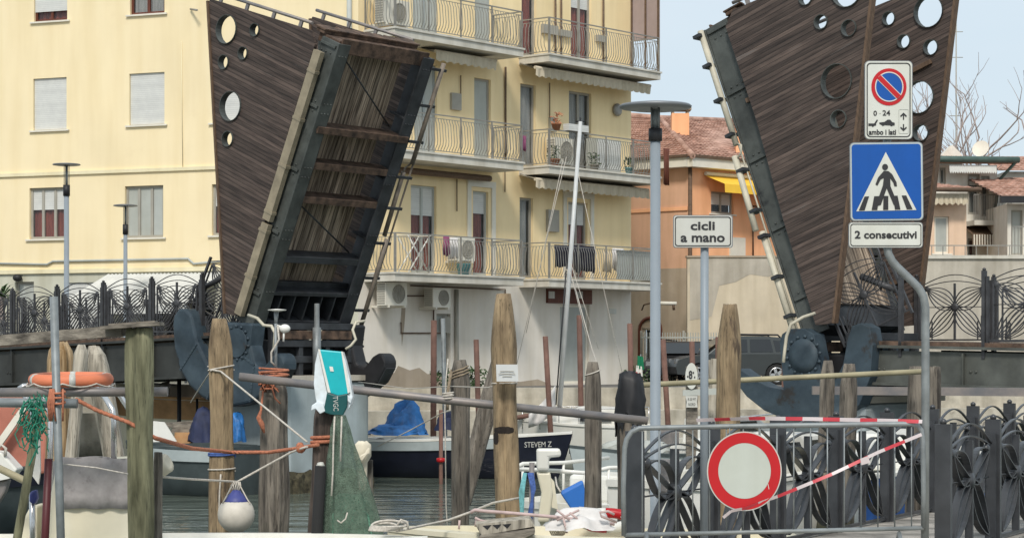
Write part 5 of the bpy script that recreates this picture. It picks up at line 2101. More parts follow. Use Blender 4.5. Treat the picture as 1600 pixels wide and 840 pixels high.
approach(PVL, -BD, 'dark approach span of the footbridge at the left edge behind the lifebuoy', .9, 15.5, 3.25, 2.75, .85, m_girdl)
approach(PVR, BD, 'grey approach span of the footbridge at the right edge behind the bent sign pole', .9, 10.0, 3.04, 2.85, .68, m_girder)
zl = 3.29
railing('bridge_railing', 'near iron railing with flower panels on the left bridge approach', PVL - BD * 1.2 - BS * 1.40 + V(0, 0, zl - PVL.z), -BD, 9, pm_far, 1.575, -.034)
railing('bridge_railing', 'rear iron railing with flower panels on the left bridge approach, before the white shop awning', PVL - BD * 1.2 + BS * 1.40 + V(0, 0, zl - PVL.z), -BD, 9, pm_far, 1.575, -.034)
railing('bridge_railing', 'near iron railing with flower panels on the right bridge approach', PVR + BD * 1.6 - BS * 1.40 + V(0, 0, 3.07 - PVR.z), BD, 5, pm_far, 1.575, -.02, skip=(0,))
railing('bridge_railing', 'rear iron railing with flower panels on the right bridge approach, before the concrete wall', PVR + BD * .4 + BS * 1.40 + V(0, 0, 3.07 - PVR.z), BD, 6, pm_far, 1.575, -.02)
# railing sections that swing up with the leaves, leaning beside the wings
for P0, dd, label in ((PVL, -BD, 'tilted railing section leaning against the left wing of the raised bridge'), (PVR, BD, 'tilted railing section leaning between the wings of the right bridge leaf')):
    t = thing('hinged_railing', label, 'railing', P0 + dd * .35 - BS * 1.2 + V(0, 0, -.2), 'hinged railing sections at the leaf roots')
    o = bpy.data.objects.new('panel', _cache[id(pm_far)])
    COL.objects.link(o)
    o.parent = t
    an = math.atan2(dd.y, dd.x)
    o.rotation_euler = (R(4), R(-24), an)
    o.location = dd * .7 + V(0, 0, .1)
    mb = MB()
    for q in ((dd * .1 + V(0, 0, .3), dd * -.05 + V(0, 0, 1.1), dd * -.28 + V(0, 0, 1.75)) if dd.x < 0 else (dd * .9 + V(0, 0, .8), dd * .7 + V(0, 0, 1.5), dd * .45 + V(0, 0, 1.95)),
              (dd * .3 + V(0, 0, .3), dd * .15 + V(0, 0, 1.0), dd * -.2 + V(0, 0, 1.6)) if dd.x < 0 else (dd * .75 + V(0, 0, .8), dd * .62 + V(0, 0, 1.3), dd * .4 + V(0, 0, 1.75))):
        mb.tube(q, .02, 6)
    mb.tube([dd * .35 + V(0, 0, 1.05), dd * 1.05 + V(0, 0, .8)], .06, 8)
    mb.build('lift_arm', m_iron, t, local=True)
# lift rods and cables of the right leaf
t = thing('cable_loop', 'pale cable loop hanging from the conduit of the right bridge leaf', 'cable', P(1232, 560, 37.5), 'hanging cables at the leaf roots')
mb = MB()
mb.tube([P(1273, 489, 37.3), P(1255, 495, 37.2), P(1236, 506, 37.2), P(1229, 525, 37.2), P(1226, 548, 37.2), P(1224, 566, 37.2)], .03, 6)
mb.build('cable', m_condl, t)
t = thing('cable_loop', 'pale cable curling at the foot of the left bridge leaf beside the small antenna', 'cable', P(400, 495, 42.5), 'hanging cables at the leaf roots')
mb = MB()
mb.tube([P(388, 492, 42.9), P(402, 497, 42.7), P(412, 508, 42.6), P(424, 509, 42.5), P(430, 520, 42.5), P(428, 545, 42.5)], .035, 6)
mb.build('cable', m_condl, t)
t = thing('cable_loop', 'pale cable hanging at the right foot of the left bridge leaf above the pier', 'cable', P(556, 530, 43.2), 'hanging cables at the leaf roots')
mb = MB()
mb.tube([P(570, 501, 43.6), P(556, 503, 43.5), P(551, 515, 43.4), P(556, 530, 43.3), P(548, 540, 43.2), P(540, 545, 43.2)], .03, 6)
mb.build('cable', m_condl, t)

# ---------------- walkway with its two flower railings
WD = V(.485, .875, 0).normalized()
WN = V(.875, -.485, 0).normalized()
w0 = V(1.03, 17.9, 1.0)
t = thing('walkway', 'grey plank walkway between the two black flower railings behind the barrier', 'walkway', w0)
mb = MB()
aL, LW = w0 + WN * -.06, 18.0
mb.obox(w0 + WD * (LW / 2 + 1.75) + WN * .865 + V(0, 0, -.02), WD * LW / 2, WN * .95, V(0, 0, .06))
mb.build('deck', m_walkw, t)
mb = MB()
for q in (0, 1.73):
    mb.bar(w0 + WD * 1.8 + WN * q + V(0, 0, -.2), w0 + WD * (LW + 1.7) + WN * q + V(0, 0, -.2), .1, .22)
mb.build('joist', m_steeld, t)
for i in range(5):
    for q in (.1, 1.63):
        b = w0 + WD * (4.0 + i * 3.6) + WN * q
        mb = MB()
        mb.lathe([(.11, -2), (.11, .75)], 10, (b.x, b.y, 0))
        mb.build('leg', m_pile2, t)
railing('walkway_railing', 'black flower panel railing of the walkway on the water side, behind the barrier', w0, WD, 9, pm_near, 1.6)
railing('walkway_railing', 'black flower panel railing of the walkway on the right, starting beside the sign pole', V(3.98, 19.68, 1.0), WD, 6, pm_near, 1.6)


# ------------------------------------------------------------------ mooring piles
def pile(A, Bp, w, d, m, label, top='taper', seed=0, cat='mooring pile', grp='wooden mooring piles', name='mooring_pile', wt=None, zb=-1.5, n=44, extra=None, flat=1.0):
    """timber pile through photo points A (top) and Bp (lower), w pixels wide at distance d, down into the canal bed"""
    rr = random.Random(seed * 7 + 1)
    a, b = P(A[0], A[1], d), P(Bp[0], Bp[1], d)
    ax = (a - b) / (a.z - b.z)
    foot = a - ax * (a.z - zb)
    r = w * d / F / 2
    H = a.z - foot.z
    N_ = 30
    ph = [rr.uniform(0, 6.28) for _ in range(6)]
    splits = [(-math.pi / 2 + rr.uniform(-1.1, 1.1), rr.uniform(.07, .15), rr.uniform(0, .6), rr.uniform(-.12, .12)) for _ in range(4)]
    vs, fs = [], []
    for i in range(N_ + 1):
        t_ = (i / N_) ** .7
        z = foot.z + H * t_
        c = foot + ax * (z - foot.z)
        below = a.z - z
        k = 1.0
        if top == 'taper' and below < 2.6 * r:
            k = .58 + .42 * (below / (2.6 * r)) ** .75
        elif top == 'point' and below < 4.2 * r:
            k = .56 + .44 * (below / (4.2 * r)) ** .8
        elif top == 'round' and below < 1.2 * r:
            k = .5 + .5 * math.sqrt(max(0, below / (1.2 * r)))
        elif top == 'flat' and below < .25 * r:
            k = .93
        wob = 1 + .05 * math.sin(z * 2.1 + ph[0]) + .035 * math.sin(z * 5.3 + ph[1])
        off = V(.12 * r * math.sin(z * 1.3 + ph[2]), 0, 0)
        for q in range(n):
            an = 2 * math.pi * q / n
            rad = r * k * wob * (1 + .06 * math.sin(3 * an + ph[3]) + .04 * math.sin(5 * an + z * .8 + ph[4]) + rr.uniform(-.008, .008))
            for (a0, dp, z0, tw) in splits:
                da = (an - a0 - tw * z + math.pi) % (2 * math.pi) - math.pi
                fade = min(1, max(0, (z - foot.z) / H - z0 * .6) * 5)
                rad *= 1 - dp * fade * math.exp(-(da / .085) ** 2)
            dz = 0
            if i == N_:
                dz = rr.uniform(-.12, .06) * r
            vs.append(c + off + V(rad * math.cos(an), rad * math.sin(an) * flat, dz))
    for i in range(N_):
        for q in range(n):
            fs.append((i * n + q, i * n + (q + 1) % n, (i + 1) * n + (q + 1) % n, (i + 1) * n + q))
    fs.append([N_ * n + q for q in range(n)])
    mb_ = MB()
    mb_.add(vs, fs, True)
    o_ = mb_.build(name, m, None, base=foot)
    return tag(o_, label, cat, grp)


pile((222, 512), (220, 840), 42, 19.0, m_pile3, 'thick mossy green mooring pile with a flat top under the end of a plank', 'flat', 1)
pile((341, 498), (345, 830), 38, 24.4, m_pile1, 'pale brown mooring pile with a chamfered top before the blue rocker, white rope round it', 'taper', 2)
pile((428, 588), (424, 830), 46, 24.5, m_pile2, 'broad cracked grey pile with orange rope tied round its head', 'round', 3)
pile((510, 640), (499, 840), 40, 21.6, m_pile4, 'dark pile under the turquoise bag with thick orange rope wound round it', 'flat', 4)
pile((719, 562), (718, 822), 29, 25.2, m_pile2, 'slender grey split pile with lashings at its head, left of the tallest pile', 'taper', 5)
pile((788, 459), (793, 815), 40, 23.6, m_pile1, 'tallest yellow-brown pile with a paper notice and two dark scorch marks', 'point', 6)
pile((785, 545), (741, 715), 30, 27.2, m_pile2b, 'leaning grey timber propped behind the tallest pile', 'flat', 7, zb=.95)
pile((927, 565), (924, 828), 27, 25.0, m_pile2, 'grey-brown pile with a thin rope near its chamfered top, left of the black capped pile', 'taper', 8)
pile((985, 592), (983, 830), 34, 25.3, m_pile2, 'grey pile wearing a torn black plastic cap', 'flat', 9)
pile((1143, 475), (1136, 690), 36, 22.6, m_pile1, 'brown pointed pile before the parked grey SUV', 'point', 10)
pile((1294, 563), (1290, 660), 23, 28.5, m_pile2, 'short grey pile with chamfered top, left of a pair before the right blue rocker', 'taper', 11)
pile((1329, 568), (1325, 660), 28, 28.2, m_pile2, 'short grey pile with an angled top, right of a pair before the right blue rocker', 'taper', 12)
pile((1432, 572), (1430, 700), 26, 26.5, m_pile2, 'dark weathered pile just left of the bent sign pole', 'flat', 13)
pile((1460, 572), (1460, 690), 20, 27.5, m_pile2, 'grey pile just right of the bent sign pole', 'flat', 14)
pile((96, 533), (92, 700), 42, 24.2, m_pileo, 'ochre pile with rounded head behind the lifebuoy', 'round', 15)
pile((126, 538), (112, 705), 21, 24.0, m_pilew, 'narrow whitened pile behind the lifebuoy, leaning left', 'round', 16)
pile((148, 540), (176, 705), 34, 24.8, m_pilew, 'broad whitened pile behind the lifebuoy, leaning right', 'round', 17)
pile((247, 706), (247, 840), 14, 19.4, m_pile2, 'thin ribbed grey pile just right of the mossy pile', 'flat', 18)
pile((577, 718), (577, 770), 10, 27, m_pile2, 'thin grey stake carrying a cream cloth behind the green net', 'flat', 19)
for i, (x0, y0, x1, y1, w, d, lab) in enumerate((
        (678, 500, 677, 690, 10, 52.3, 'red-brown steel pole with a cable clip, standing left of the grey steel pole'),
        (744, 530, 748, 660, 9, 51.5, 'thin red-brown steel pole just left of the tallest wooden pile'),
        (852, 525, 860, 668, 9, 51.0, 'leaning red-brown steel pole with a red clamp, right of the tallest wooden pile'),
        (905, 492, 908, 640, 9, 55.0, 'red-brown steel pole directly right of the yacht mast'),
        (984, 505, 986, 600, 9, 55.0, 'red-brown steel pole before the arched door of the brown wall'),
        (1036, 530, 1043, 650, 9, 51.0, 'leaning red-brown steel pole right behind the near street lamp'),
        (1081, 533, 1083, 610, 9, 54.0, 'red-brown steel pole before the dark car, left of the cycle sign pole'),
        (1122, 526, 1122, 600, 9, 55.5, 'red-brown steel pole just left of the brown pointed pile'),
        (1224, 533, 1224, 600, 6, 55.5, 'red-brown steel pole beside the tail of the grey SUV'))):
    a, b = P(x0, y0, d), P(x1, y1, d)
    ax = (a - b) / (a.z - b.z)
    f_ = a - ax * (a.z + 1.5)
    mb = MB()
    r = w * d / F / 2
    mb.tube([f_, a - ax * .01, a], [r, r * .97, r * .8], 10)
    tag(mb.build('mooring_pole', m_redpole, None, base=f_), lab, 'mooring pole', 'red-brown mooring poles along the far quay')
a = P(692, 497, 52.0)
mb = MB()
mb.tube([(a.x + .1, 52, -1.5), a], .055, 8)
tag(mb.build('mooring_pole', m_galv, None, base=(a.x + .1, 52, -1.5)), 'thin grey steel pole beside a red-brown one before the white wall', 'mooring pole')
# rusty float ring on it is part of the canal clutter: a red collar on the near thin pole
t = thing('mooring_pole', 'thin dark pole with a red collar just above the water', 'mooring pole', P(689, 760, 47).xy.to_3d() + V(0, 0, -1.5))
a = P(689, 640, 47)
mb = MB()
mb.tube([(a.x, 47, -1.5), a], .045, 8)
mb.build('shaft', m_redpole, t)
mb = MB()
q = P(689, 718, 47)
mb.lathe([(.05, -.05), (.1, -.04), (.1, .04), (.05, .05)], 12, q)
mb.build('collar', m_signr, t)

# black plastic cap of the pile at 985
q = P(985, 588, 25.3)
mb = MB()
rr = random.Random(4)
vs = []
n = 26
prof = [(.06, .05), (.125, .01), (.15, -.06), (.155, -.16), (.172, -.26), (.168, -.36), (.178, -.46), (.172, -.52)]
for j, (r, z) in enumerate(prof):
    for k in range(n):
        a = 2 * math.pi * k / n
        dz = rr.uniform(-.2, .1) if j == len(prof) - 1 else rr.uniform(-.03, .03)
        rr_ = r * (1 + .07 * math.sin(5 * a + j * .7) + rr.uniform(-.06, .06))
        vs.append(q + V(rr_ * math.cos(a), rr_ * math.sin(a), z + dz))
mb.add(vs, [(j * n + k, j * n + (k + 1) % n, (j + 1) * n + (k + 1) % n, (j + 1) * n + k) for j in range(len(prof) - 1) for k in range(n)], True)
mb.add([vs[k] for k in range(n)], [tuple(range(n))])
tag(mb.build('pile_cap', m_black, None, base=q), 'torn black plastic cap over the head of a grey pile', 'pile cap')
# little Italian flag stuck beside it
t = thing('flag', 'small drooping green, white and red flag above the black capped pile', 'flag', P(999, 590, 43.2).xy.to_3d() + V(0, 0, 0.8))
mb = MB()
a = P(1001, 553, 43.2)
mb.tube([(a.x, 43.2, .8), a], .012, 6)
mb.build('staff', m_galv, t)
mb = MB()
for i, (mi, y0, y1) in enumerate(((0, 555, 574), (1, 570, 584), (2, 580, 592))):
    mb.cur = mi
    cx = [1000, 998, 996][i]
    q0 = P(cx, y0, 43.17)
    q1 = P(cx, y1, 43.17)
    vs = []
    for k in range(7):
        x = -.05 + .12 * k / 6
        y = .02 * math.sin(k * 2.2)
        vs += [V(q0.x + x, 43.17 + y, q0.z - .03 * k / 6), V(q1.x + x * 1.2, 43.17 + y, q1.z - .05 * k / 6)]
    mb.add(vs, [(2 * k, 2 * k + 2, 2 * k + 3, 2 * k + 1) for k in range(6)], True)
mb.build('cloth', [m_flagg, m_white, m_flagr], t)

# paper notice on the tallest pile
t = thing('paper_notice', 'white paper notice with faint printed lines on the tallest pile', 'notice', P(791, 605, 23.27))
mb = MB()
vs = []
for k in range(9):
    X = 775 + 34 * k / 8
    bow = .02 * (1 - ((k - 4) / 4) ** 2)
    p0, p1 = P(X, 569, 23.29 - bow), P(X + 1, 595.5, 23.29 - bow)
    vs += [p0, p1]
mb.add(vs, [(2 * k, 2 * k + 2, 2 * k + 3, 2 * k + 1) for k in range(8)], True)
mb.build('sheet', m_paper, t)
mb = MB()
for (x0, x1, y) in ((781, 803, 579), (779, 805, 583), (785, 800, 587)):
    mb.px([(x0, y), (x1, y), (x1, y + 1.1), (x0, y + 1.1)], 23.262, .002)
mb.build('printed_line', m_greyfr, t)
# scorch marks are part of the pile's own surface: thin dark plates following it
t = None
for i, (y0, y1) in enumerate(((666, 676), (692, 703))):
    pass


def rope(pts, r, m, label, name='rope', cat='rope', sag=0.0, group=None, twist=False, n=6):
    """rope through photo points (X, Y, d); sag adds a hang between neighbours"""
    q = [P(*p) for p in pts]
    out = []
    for i in range(len(q) - 1):
        k = 7 if sag else 3
        for j in range(k):
            t_ = j / k
            p_ = q[i].lerp(q[i + 1], t_)
            p_.z -= sag * 4 * t_ * (1 - t_)
            out.append(p_)
    out.append(q[-1])
    mb_ = MB()
    mb_.tube(out, r, n)
    if twist:
        L_ = 0
        pts2 = [[], []]
        for i in range(len(out) - 1):
            seg = (out[i + 1] - out[i])
            ns_ = max(2, int(seg.length / .02))
            o1 = seg.orthogonal().normalized()
            o2 = seg.normalized().cross(o1)
            for j in range(ns_):
                L_ += seg.length / ns_
                for s_ in (0, 1):
                    a = L_ * 60 + s_ * math.pi
                    pts2[s_].append(out[i].lerp(out[i + 1], j / ns_) + (o1 * math.cos(a) + o2 * math.sin(a)) * r * .55)
        for p2 in pts2:
            mb_.tube(p2, r * .62, 5)
    o_ = mb_.build(name, m, None, base=q[0])
    return tag(o_, label, cat, group)


PILES = [o_ for o_ in bpy.data.objects if o_.name.startswith('mooring_pile')]


def wrap(X, Y, d, rad, turns, pitch, r, m, label, slope=0.0, flat=1.0):
    """turns of rope round a pile whose axis is at X, Y, d"""
    c = P(X, Y, d)
    pts = []
    k = int(turns * 16)
    for i in range(k + 1):
        a = i / 16 * 2 * math.pi
        dv = V(math.cos(a), math.sin(a), 0)
        p_ = c + dv * rad + V(0, 0, pitch * i / 16 + slope * math.cos(a) * rad)
        for pl in PILES:
            hit, loc, nr, _ = pl.ray_cast(p_ + dv * .3 - pl.location, -dv, distance=.5)
            if hit:
                p_ = loc + pl.location + dv * r * .8
                break
        pts.append(p_)
    mb_ = MB()
    mb_.tube(pts, r, 6)
    o_ = mb_.build('rope_turns', m, None, base=c)
    return tag(o_, label, 'rope', 'ropes wound round the piles')


# long pipes lashed across the piles
def pipe(pts, r, m, label, group=None, name='pipe'):
    mb_ = MB()
    q = [P(*p) for p in pts]
    mb_.tube(q, r, 12)
    e = (q[-1] - q[0]).normalized()
    return tag(mb_.build(name, m, None, base=q[0]), label, 'pipe', group)


pipe(((374, 588, 24.05), (700, 625, 24.05), (1012, 657, 24.05)), .047, m_galvd, 'long sloping steel pipe lashed across the piles from the orange rope to the lamp post')
pipe(((1004, 601, 26.0), (1230, 590, 26.0), (1440, 580, 26.0)), .033, m_bamboo, 'thin pale pole lashed level across the piles behind the cycle sign')
pipe(((-30, 613, 19.35), (262, 611.5, 19.35)), .042, m_galvd, 'upper grey steel pipe lashed to the mossy pile under the lifebuoy')
pipe(((-30, 628, 18.75), (121, 630, 18.75)), .042, m_galv, 'lower pale steel pipe beside the upright steel post at the left')
mb = MB()
mb.px([(1270, 603), (1640, 606), (1640, 619), (1270, 616)], 29.0, .1)
tag(mb.build('steel_beam', m_galvd, None, base=P(1270, 610, 29)), 'level grey steel beam across the short piles under the right approach span', 'beam')

# left edge: timber beam and plank, posts
mb = MB()
mb.bar(P(-60, 537, 19.6), P(196, 516, 19.1), .16, .095)
tag(mb.build('timber_beam', m_timber, None, base=P(-60, 537, 19.6)), 'long weathered timber beam sloping down to the left edge from the mossy pile', 'timber')
mb = MB()
mb.bar(P(160, 512, 18.95), P(253, 505.5, 18.95), .26, .03)
mb.bar(P(172, 507.5, 19.1), P(244, 502.5, 19.1), .16, .02)
tag(mb.build('plank', m_timber, None, base=P(160, 512, 18.95)), 'grey plank resting on the head of the mossy pile', 'plank')
a = P(84, 463, 18.5)
b = P(95, 840, 18.5)
mb = MB()
mb.tube([b + (b - a) * .6, a], .036, 10)
tag(mb.build('steel_post', m_galv, None, base=b + (b - a) * .6), 'upright galvanised steel post before the lifebuoy and the grey canvas', 'post')
mb = MB()
a, b = P(76, 716, 18.9), P(71, 828, 18.9)
mb.tube([b + (b - a) * 1.2, a], .035, 10)
tag(mb.build('maroon_post', mat('maroon_paint', (0.075, 0.012, 0.014), 0.5, var=.2), None, base=b + (b - a) * 1.2), 'dark maroon post just left of the galvanised steel post', 'post')
mb = MB()
a, b = P(60, 650, 19.6), P(40, 765, 19.6)
mb.tube([b + (b - a) * 2.2, a], .04, 10)
tag(mb.build('mooring_stake', m_pile3, None, base=b + (b - a) * 2.2), 'thin leaning wooden stake below the green rope tangle', 'stake')
mb = MB()
mb.tube([P(-20, 722, 19.8), P(42, 752, 19.8), P(46, 755, 19.8)], .035, 8)
tag(mb.build('boat_hook_pole', m_bamboo, None, base=P(-20, 722, 19.8)), 'pale sloping pole entering from the left edge, tied to the leaning stake', 'pole')

# lifebuoy
t = thing('lifebuoy', 'faded orange lifebuoy lying on the rails before the whitened piles', 'lifebuoy', P(111, 592, 19.6))
c = P(111, 592.5, 19.6)
mb = MB()
ring = [c + V(.33 * math.cos(a * .19635), .30 * math.sin(a * .19635), .012 * math.sin(a * .19635)) for a in range(32)]
mb.tube(ring, .058, 12, closed=True)
mb.build('ring', m_ring, t)
for k in (-1.35, -2.6, .4, 1.7):
    mb = MB()
    arc = [c + V(.33 * math.cos(k + j), .30 * math.sin(k + j), .012 * math.sin(k + j)) for j in (-.08, 0, .08)]
    mb.tube(arc, .0605, 12)
    mb.build('reflective_band', m_signp, t)
mb = MB()
pts = []
for i in range(49):
    a = i / 48 * 2 * math.pi
    pts.append(c + V(.40 * math.cos(a), .36 * math.sin(a), -.035 - .03 * abs(math.sin(a * 4))))
mb.tube(pts, .008, 5)
mb.build('grab_line', m_ropew, t)

# ropes
rope(((118, 623, 18.95), (150, 640, 18.95), (200, 659, 18.9), (243, 684, 19.0), (300, 700, 21.0), (360, 706, 22.4), (420, 706, 22.2), (470, 699, 21.7), (497, 694, 21.40)), .019, m_ropeo,
     'thick orange rope hanging from the left pipes to the dark pile under the bag', twist=True)
wrap(503, 694, 21.62, .145, 2.4, .045, .019, m_ropeo, 'thick orange rope turns round the dark pile under the turquoise bag')
mb = MB()
mb.blob(P(470, 699, 21.66), (.05, .04, .05), 10, 7, .2, 2)
tag(mb.build('rope_knot', m_ropeo, None, base=P(470, 699, 21.66)), 'orange rope knot beside the dark pile under the bag', 'knot')
wrap(343, 580, 24.42, .135, 1.6, .05, .009, m_ropew, 'white rope turns round the pale brown pile before the blue rocker', slope=.15)
rope(((329, 577, 24.27), (345, 580, 24.23), (480, 690, 22.3)), .011, m_ropew, 'white rope running down from the pale brown pile to the dark pile')
rope(((330, 578, 24.25), (308, 612, 25.5), (298, 628, 26.5)), .008, m_ropew, 'short white line from the pale brown pile down towards the rocker')
wrap(345, 712, 24.42, .14, 2.2, .02, .013, m_ropeb, 'dark blue rope turns round the pale brown pile above the buoy')
rope(((248, 744, 19.5), (300, 748, 21.0), (371, 752, 22.0), (400, 736, 22.0), (455, 706, 21.8), (480, 697, 21.5)), .012, m_ropew, 'white line carrying the round buoy between the thin pile and the dark pile')
rope(((94, 724, 18.7), (150, 730, 18.7), (200, 740, 18.8)), .007, m_ropew, 'thin white line crossing the grey canvas')
rope(((345, 740, 24.25), (343, 770, 24.25), (342, 812, 24.25)), .010, m_ropew, 'white line hanging down the pale brown pile above the water')
wrap(345, 735, 24.42, .138, 1.2, .03, .010, m_ropew, 'thin white rope turn low on the pale brown pile')
rope(((590, 697, 47), (640, 672, 47), (690, 645, 46), (735, 632, 27)), .014, m_ropew, 'white mooring line rising from the blue tarpaulin boat to the split pile')
rope(((700, 560, 25.0), (697, 590, 24.9), (695, 640, 24.9), (696, 700, 24.9), (697, 790, 25.0), (699, 822, 25.0)), .008, m_ropew, 'thin white line hanging beside the split pile down to the water')
wrap(718, 590, 25.22, .115, 3.5, .035, .011, m_ropeb2, 'brown lashing round the head of the split pile', slope=.3)
rope(((705, 580, 24.98), (700, 610, 24.93), (699, 640, 24.95)), .02, m_ropeb2, 'loose brown lashing hanging from the split pile over the long pipe')
wrap(700, 625, 24.05, .06, 3, .03, .010, m_ropew, 'pale lashing where the long pipe crosses the split pile')
rope(((560, 596, 40), (640, 607, 35), (700, 603, 25.2), (760, 605, 24), (808, 598, 23.36)), .007, m_ropew, 'thin rope from the rocker to the tallest pile, under the notice')
wrap(791, 600, 23.62, .15, 1.1, .02, .008, m_ropew, 'thin rope turn round the tallest pile below the paper notice')
wrap(927, 584, 25.02, .108, 1.5, .02, .008, m_ropew, 'thin rope turn near the top of the grey-brown pile', slope=.3)
rope(((896, 440, 54), (925, 545, 48), (935, 575, 44)), .012, m_ropew, 'thin stay from the mast to the piles on the right')
wrap(428, 592, 24.35, .165, 2.6, .05, .013, m_ropeo, 'orange rope turns round the head of the broad cracked pile')
mb = MB()
rr = random.Random(12)
c = P(418, 596, 24.28)
for k in range(9):
    pts = [c + V(rr.uniform(-.11, .13), rr.uniform(-.06, .02), rr.uniform(-.12, .12)) for _ in range(5)]
    mb.tube(pts, .011, 5)
pts = [P(411, 610, 24.22), P(408, 640, 24.2), P(404, 652, 24.2), P(409, 662, 24.2), P(413, 676, 24.2)]
mb.tube(pts, [.012, .014, .03, .035, .012], 6)
pts = [P(425, 606, 24.22), P(430, 622, 24.21), P(438, 630, 24.22)]
mb.tube(pts, .01, 5)
tag(mb.build('rope_tangle', m_ropeo, None, base=c), 'orange rope tangle hanging from the pipe end on the broad cracked pile', 'rope tangle')
mb = MB()
c = P(52, 625, 18.68)
for k in range(80):
    z0 = rr.uniform(-.30, .06)
    p0 = c + V(rr.uniform(-.09, .10), rr.uniform(-.08, .0), z0)
    pts = [p0]
    for j in range(4):
        pts.append(pts[-1] + V(rr.uniform(-.045, .045), rr.uniform(-.02, .02), rr.uniform(-.09, .03)))
    mb.tube(pts, rr.uniform(.003, .008), 4)
tag(mb.build('rope_tangle', m_ropeg, None, base=c), 'green rope and net tangle tied to the left pipes', 'rope tangle')
mb = MB()
c = P(89, 625, 18.45)
for k in range(6):
    x = rr.uniform(-.06, .06)
    mb.tube([c + V(x, .0, .1), c + V(x + rr.uniform(-.02, .02), -.01, -.02), c + V(x + rr.uniform(-.02, .02), .0, -.18)], .009, 5)
for z in (-.02, .03, .07):
    mb.tube([c + V(.058 * math.cos(a), .05 + .058 * math.sin(a), z + .01 * math.sin(a)) for a in [i * .524 for i in range(12)]], .011, 5, closed=True)
tag(mb.build('rope_lashing', m_ropeo, None, base=c), 'faded red lashing round the galvanised steel post below the lifebuoy', 'rope tangle')
# turquoise and blue ropes on the small post beside the outboard
t = thing('rope_post', 'steel stub post draped with blue and turquoise rope beside the white outboard', 'post', P(829, 830, 23.0))
mb = MB()
a = P(831, 722, 23.0)
mb.tube([(a.x, 23.0, -1.0), a], .03, 10)
mb.build('shaft', m_galvd, t)
mb = MB()
for k in range(4):
    mb.tube([P(826 + k * 2, 738, 22.95), P(831 + k * 1.5, 762, 22.93), P(832 - k, 790, 22.94), P(829 - k * 2, 818, 22.96)], .016, 6)
mb.build('blue_rope', m_ropeb, t)
mb = MB()
for k in range(4):
    mb.tube([P(822 - k, 738, 22.97), P(818 - k * 2, 768, 22.95), P(817 - k, 800, 22.97), P(812 + k * 3, 812, 22.97)], .013, 6)
mb.build('turquoise_rope', m_ropet, t)

# round white buoy with blue cap
c = P(369, 803, 21.9)
t = thing('buoy', 'round scuffed white buoy with a blue cap hanging over the boat gunwale', 'buoy', c)
mb = MB()
prof = [(.004, -.19)] + [(.19 * math.sin(math.pi * i / 16), -.19 * math.cos(math.pi * i / 16)) for i in range(1, 13)]
mb.lathe(prof, 28, c)
mb.build('ball', m_fenw, t)
mb = MB()
zt = -.19 * math.cos(math.pi * 12 / 16)
mb.lathe([(.1355, zt - .004), (.136, zt + .005), (.1, .185), (.055, .225), (.04, .25), (.01, .255)], 20, c)
mb.build('cap', m_fenb, t)
mb = MB()
for k in range(5):
    x = -.05 + .025 * k
    mb.tube([c + V(x * .5, -.02, .24), c + V(x, -.03, .3), c + V(x * .6 + .01, -.02, .335)], .008, 5)
mb.tube([c + V(.03, -.02, .32), c + V(.12, -.05, .16), c + V(.15, -.06, .12), c + V(.13, -.07, .09), c + V(.06, -.04, .2)], .008, 5)
mb.tube([c + V(-.03, -.02, .32), c + V(-.1, -.08, .17), c + V(-.13, -.08, .12)], .008, 5)
mb.build('hanging_rope', m_ropew, t)

# turquoise bag pulled over the dark pile
t = thing('shopping_bag', 'turquoise and white shopping bag pulled upside down over the dark pile', 'bag', P(520, 650, 21.4))
dB = 21.35
mb = MB()
mb.px([(498, 545.5), (534, 549), (545, 614), (527, 617.5), (514, 613)], dB, .05)
mb.build('turquoise_panel', m_bagt, t, bevel=.01)
mb = MB()
mb.px([(497, 545), (500, 545.4), (516.5, 613), (512, 612)], dB - .006, .05)
mb.px([(533, 548.6), (535.5, 549), (547, 612), (543.5, 614)], dB - .006, .05)
mb.build('white_edging', m_white, t)
mb = MB()
mb.px([(511, 613), (526, 617.8), (544, 614), (542, 636), (536, 648), (516, 647), (505, 643)], dB - .004, .07)
db = mb.build('dark_panel', m_bagd, t, bevel=.01)
mb = MB()
side = [(497, 546), (492, 568), (490, 600), (493, 622), (497, 640), (506, 643), (512, 618), (505, 585)]
mb.prism([[(P(X, Y, dB).x, P(X, Y, dB).z) for X, Y in side]], (0, dB + .01, 0), (1, 0, 0), (0, 0, 1), (0, .22, 0))
side = [(535, 549), (540, 565), (546, 590), (551, 620), (548, 632), (544, 640), (546, 612)]
mb.prism([[(P(X, Y, dB).x, P(X, Y, dB).z) for X, Y in side]], (0, dB + .01, 0), (1, 0, 0), (0, 0, 1), (0, .22, 0))
mb.px([(497, 626), (487, 633), (486, 641), (493, 638), (500, 646), (508, 642), (505, 630)], dB - .02, .05)
mb.px([(543, 616), (549, 622), (548, 630), (543, 626)], dB - .02, .04)
mb.build('white_side', m_bagw, t, bevel=.015)
mb = MB()
mb.px([(514.5, 572), (520, 572.5), (521.5, 580), (516, 579.5)], dB - .009, .004)
mb.build('printed_mark', m_white, t)
text('TVGC', t, m_signp, P(524.5, 639 - 9, dB - .012), width=23 * dB / F, height=8 * dB / F, right=(.06, 0, -1), up=(1, 0, .06))
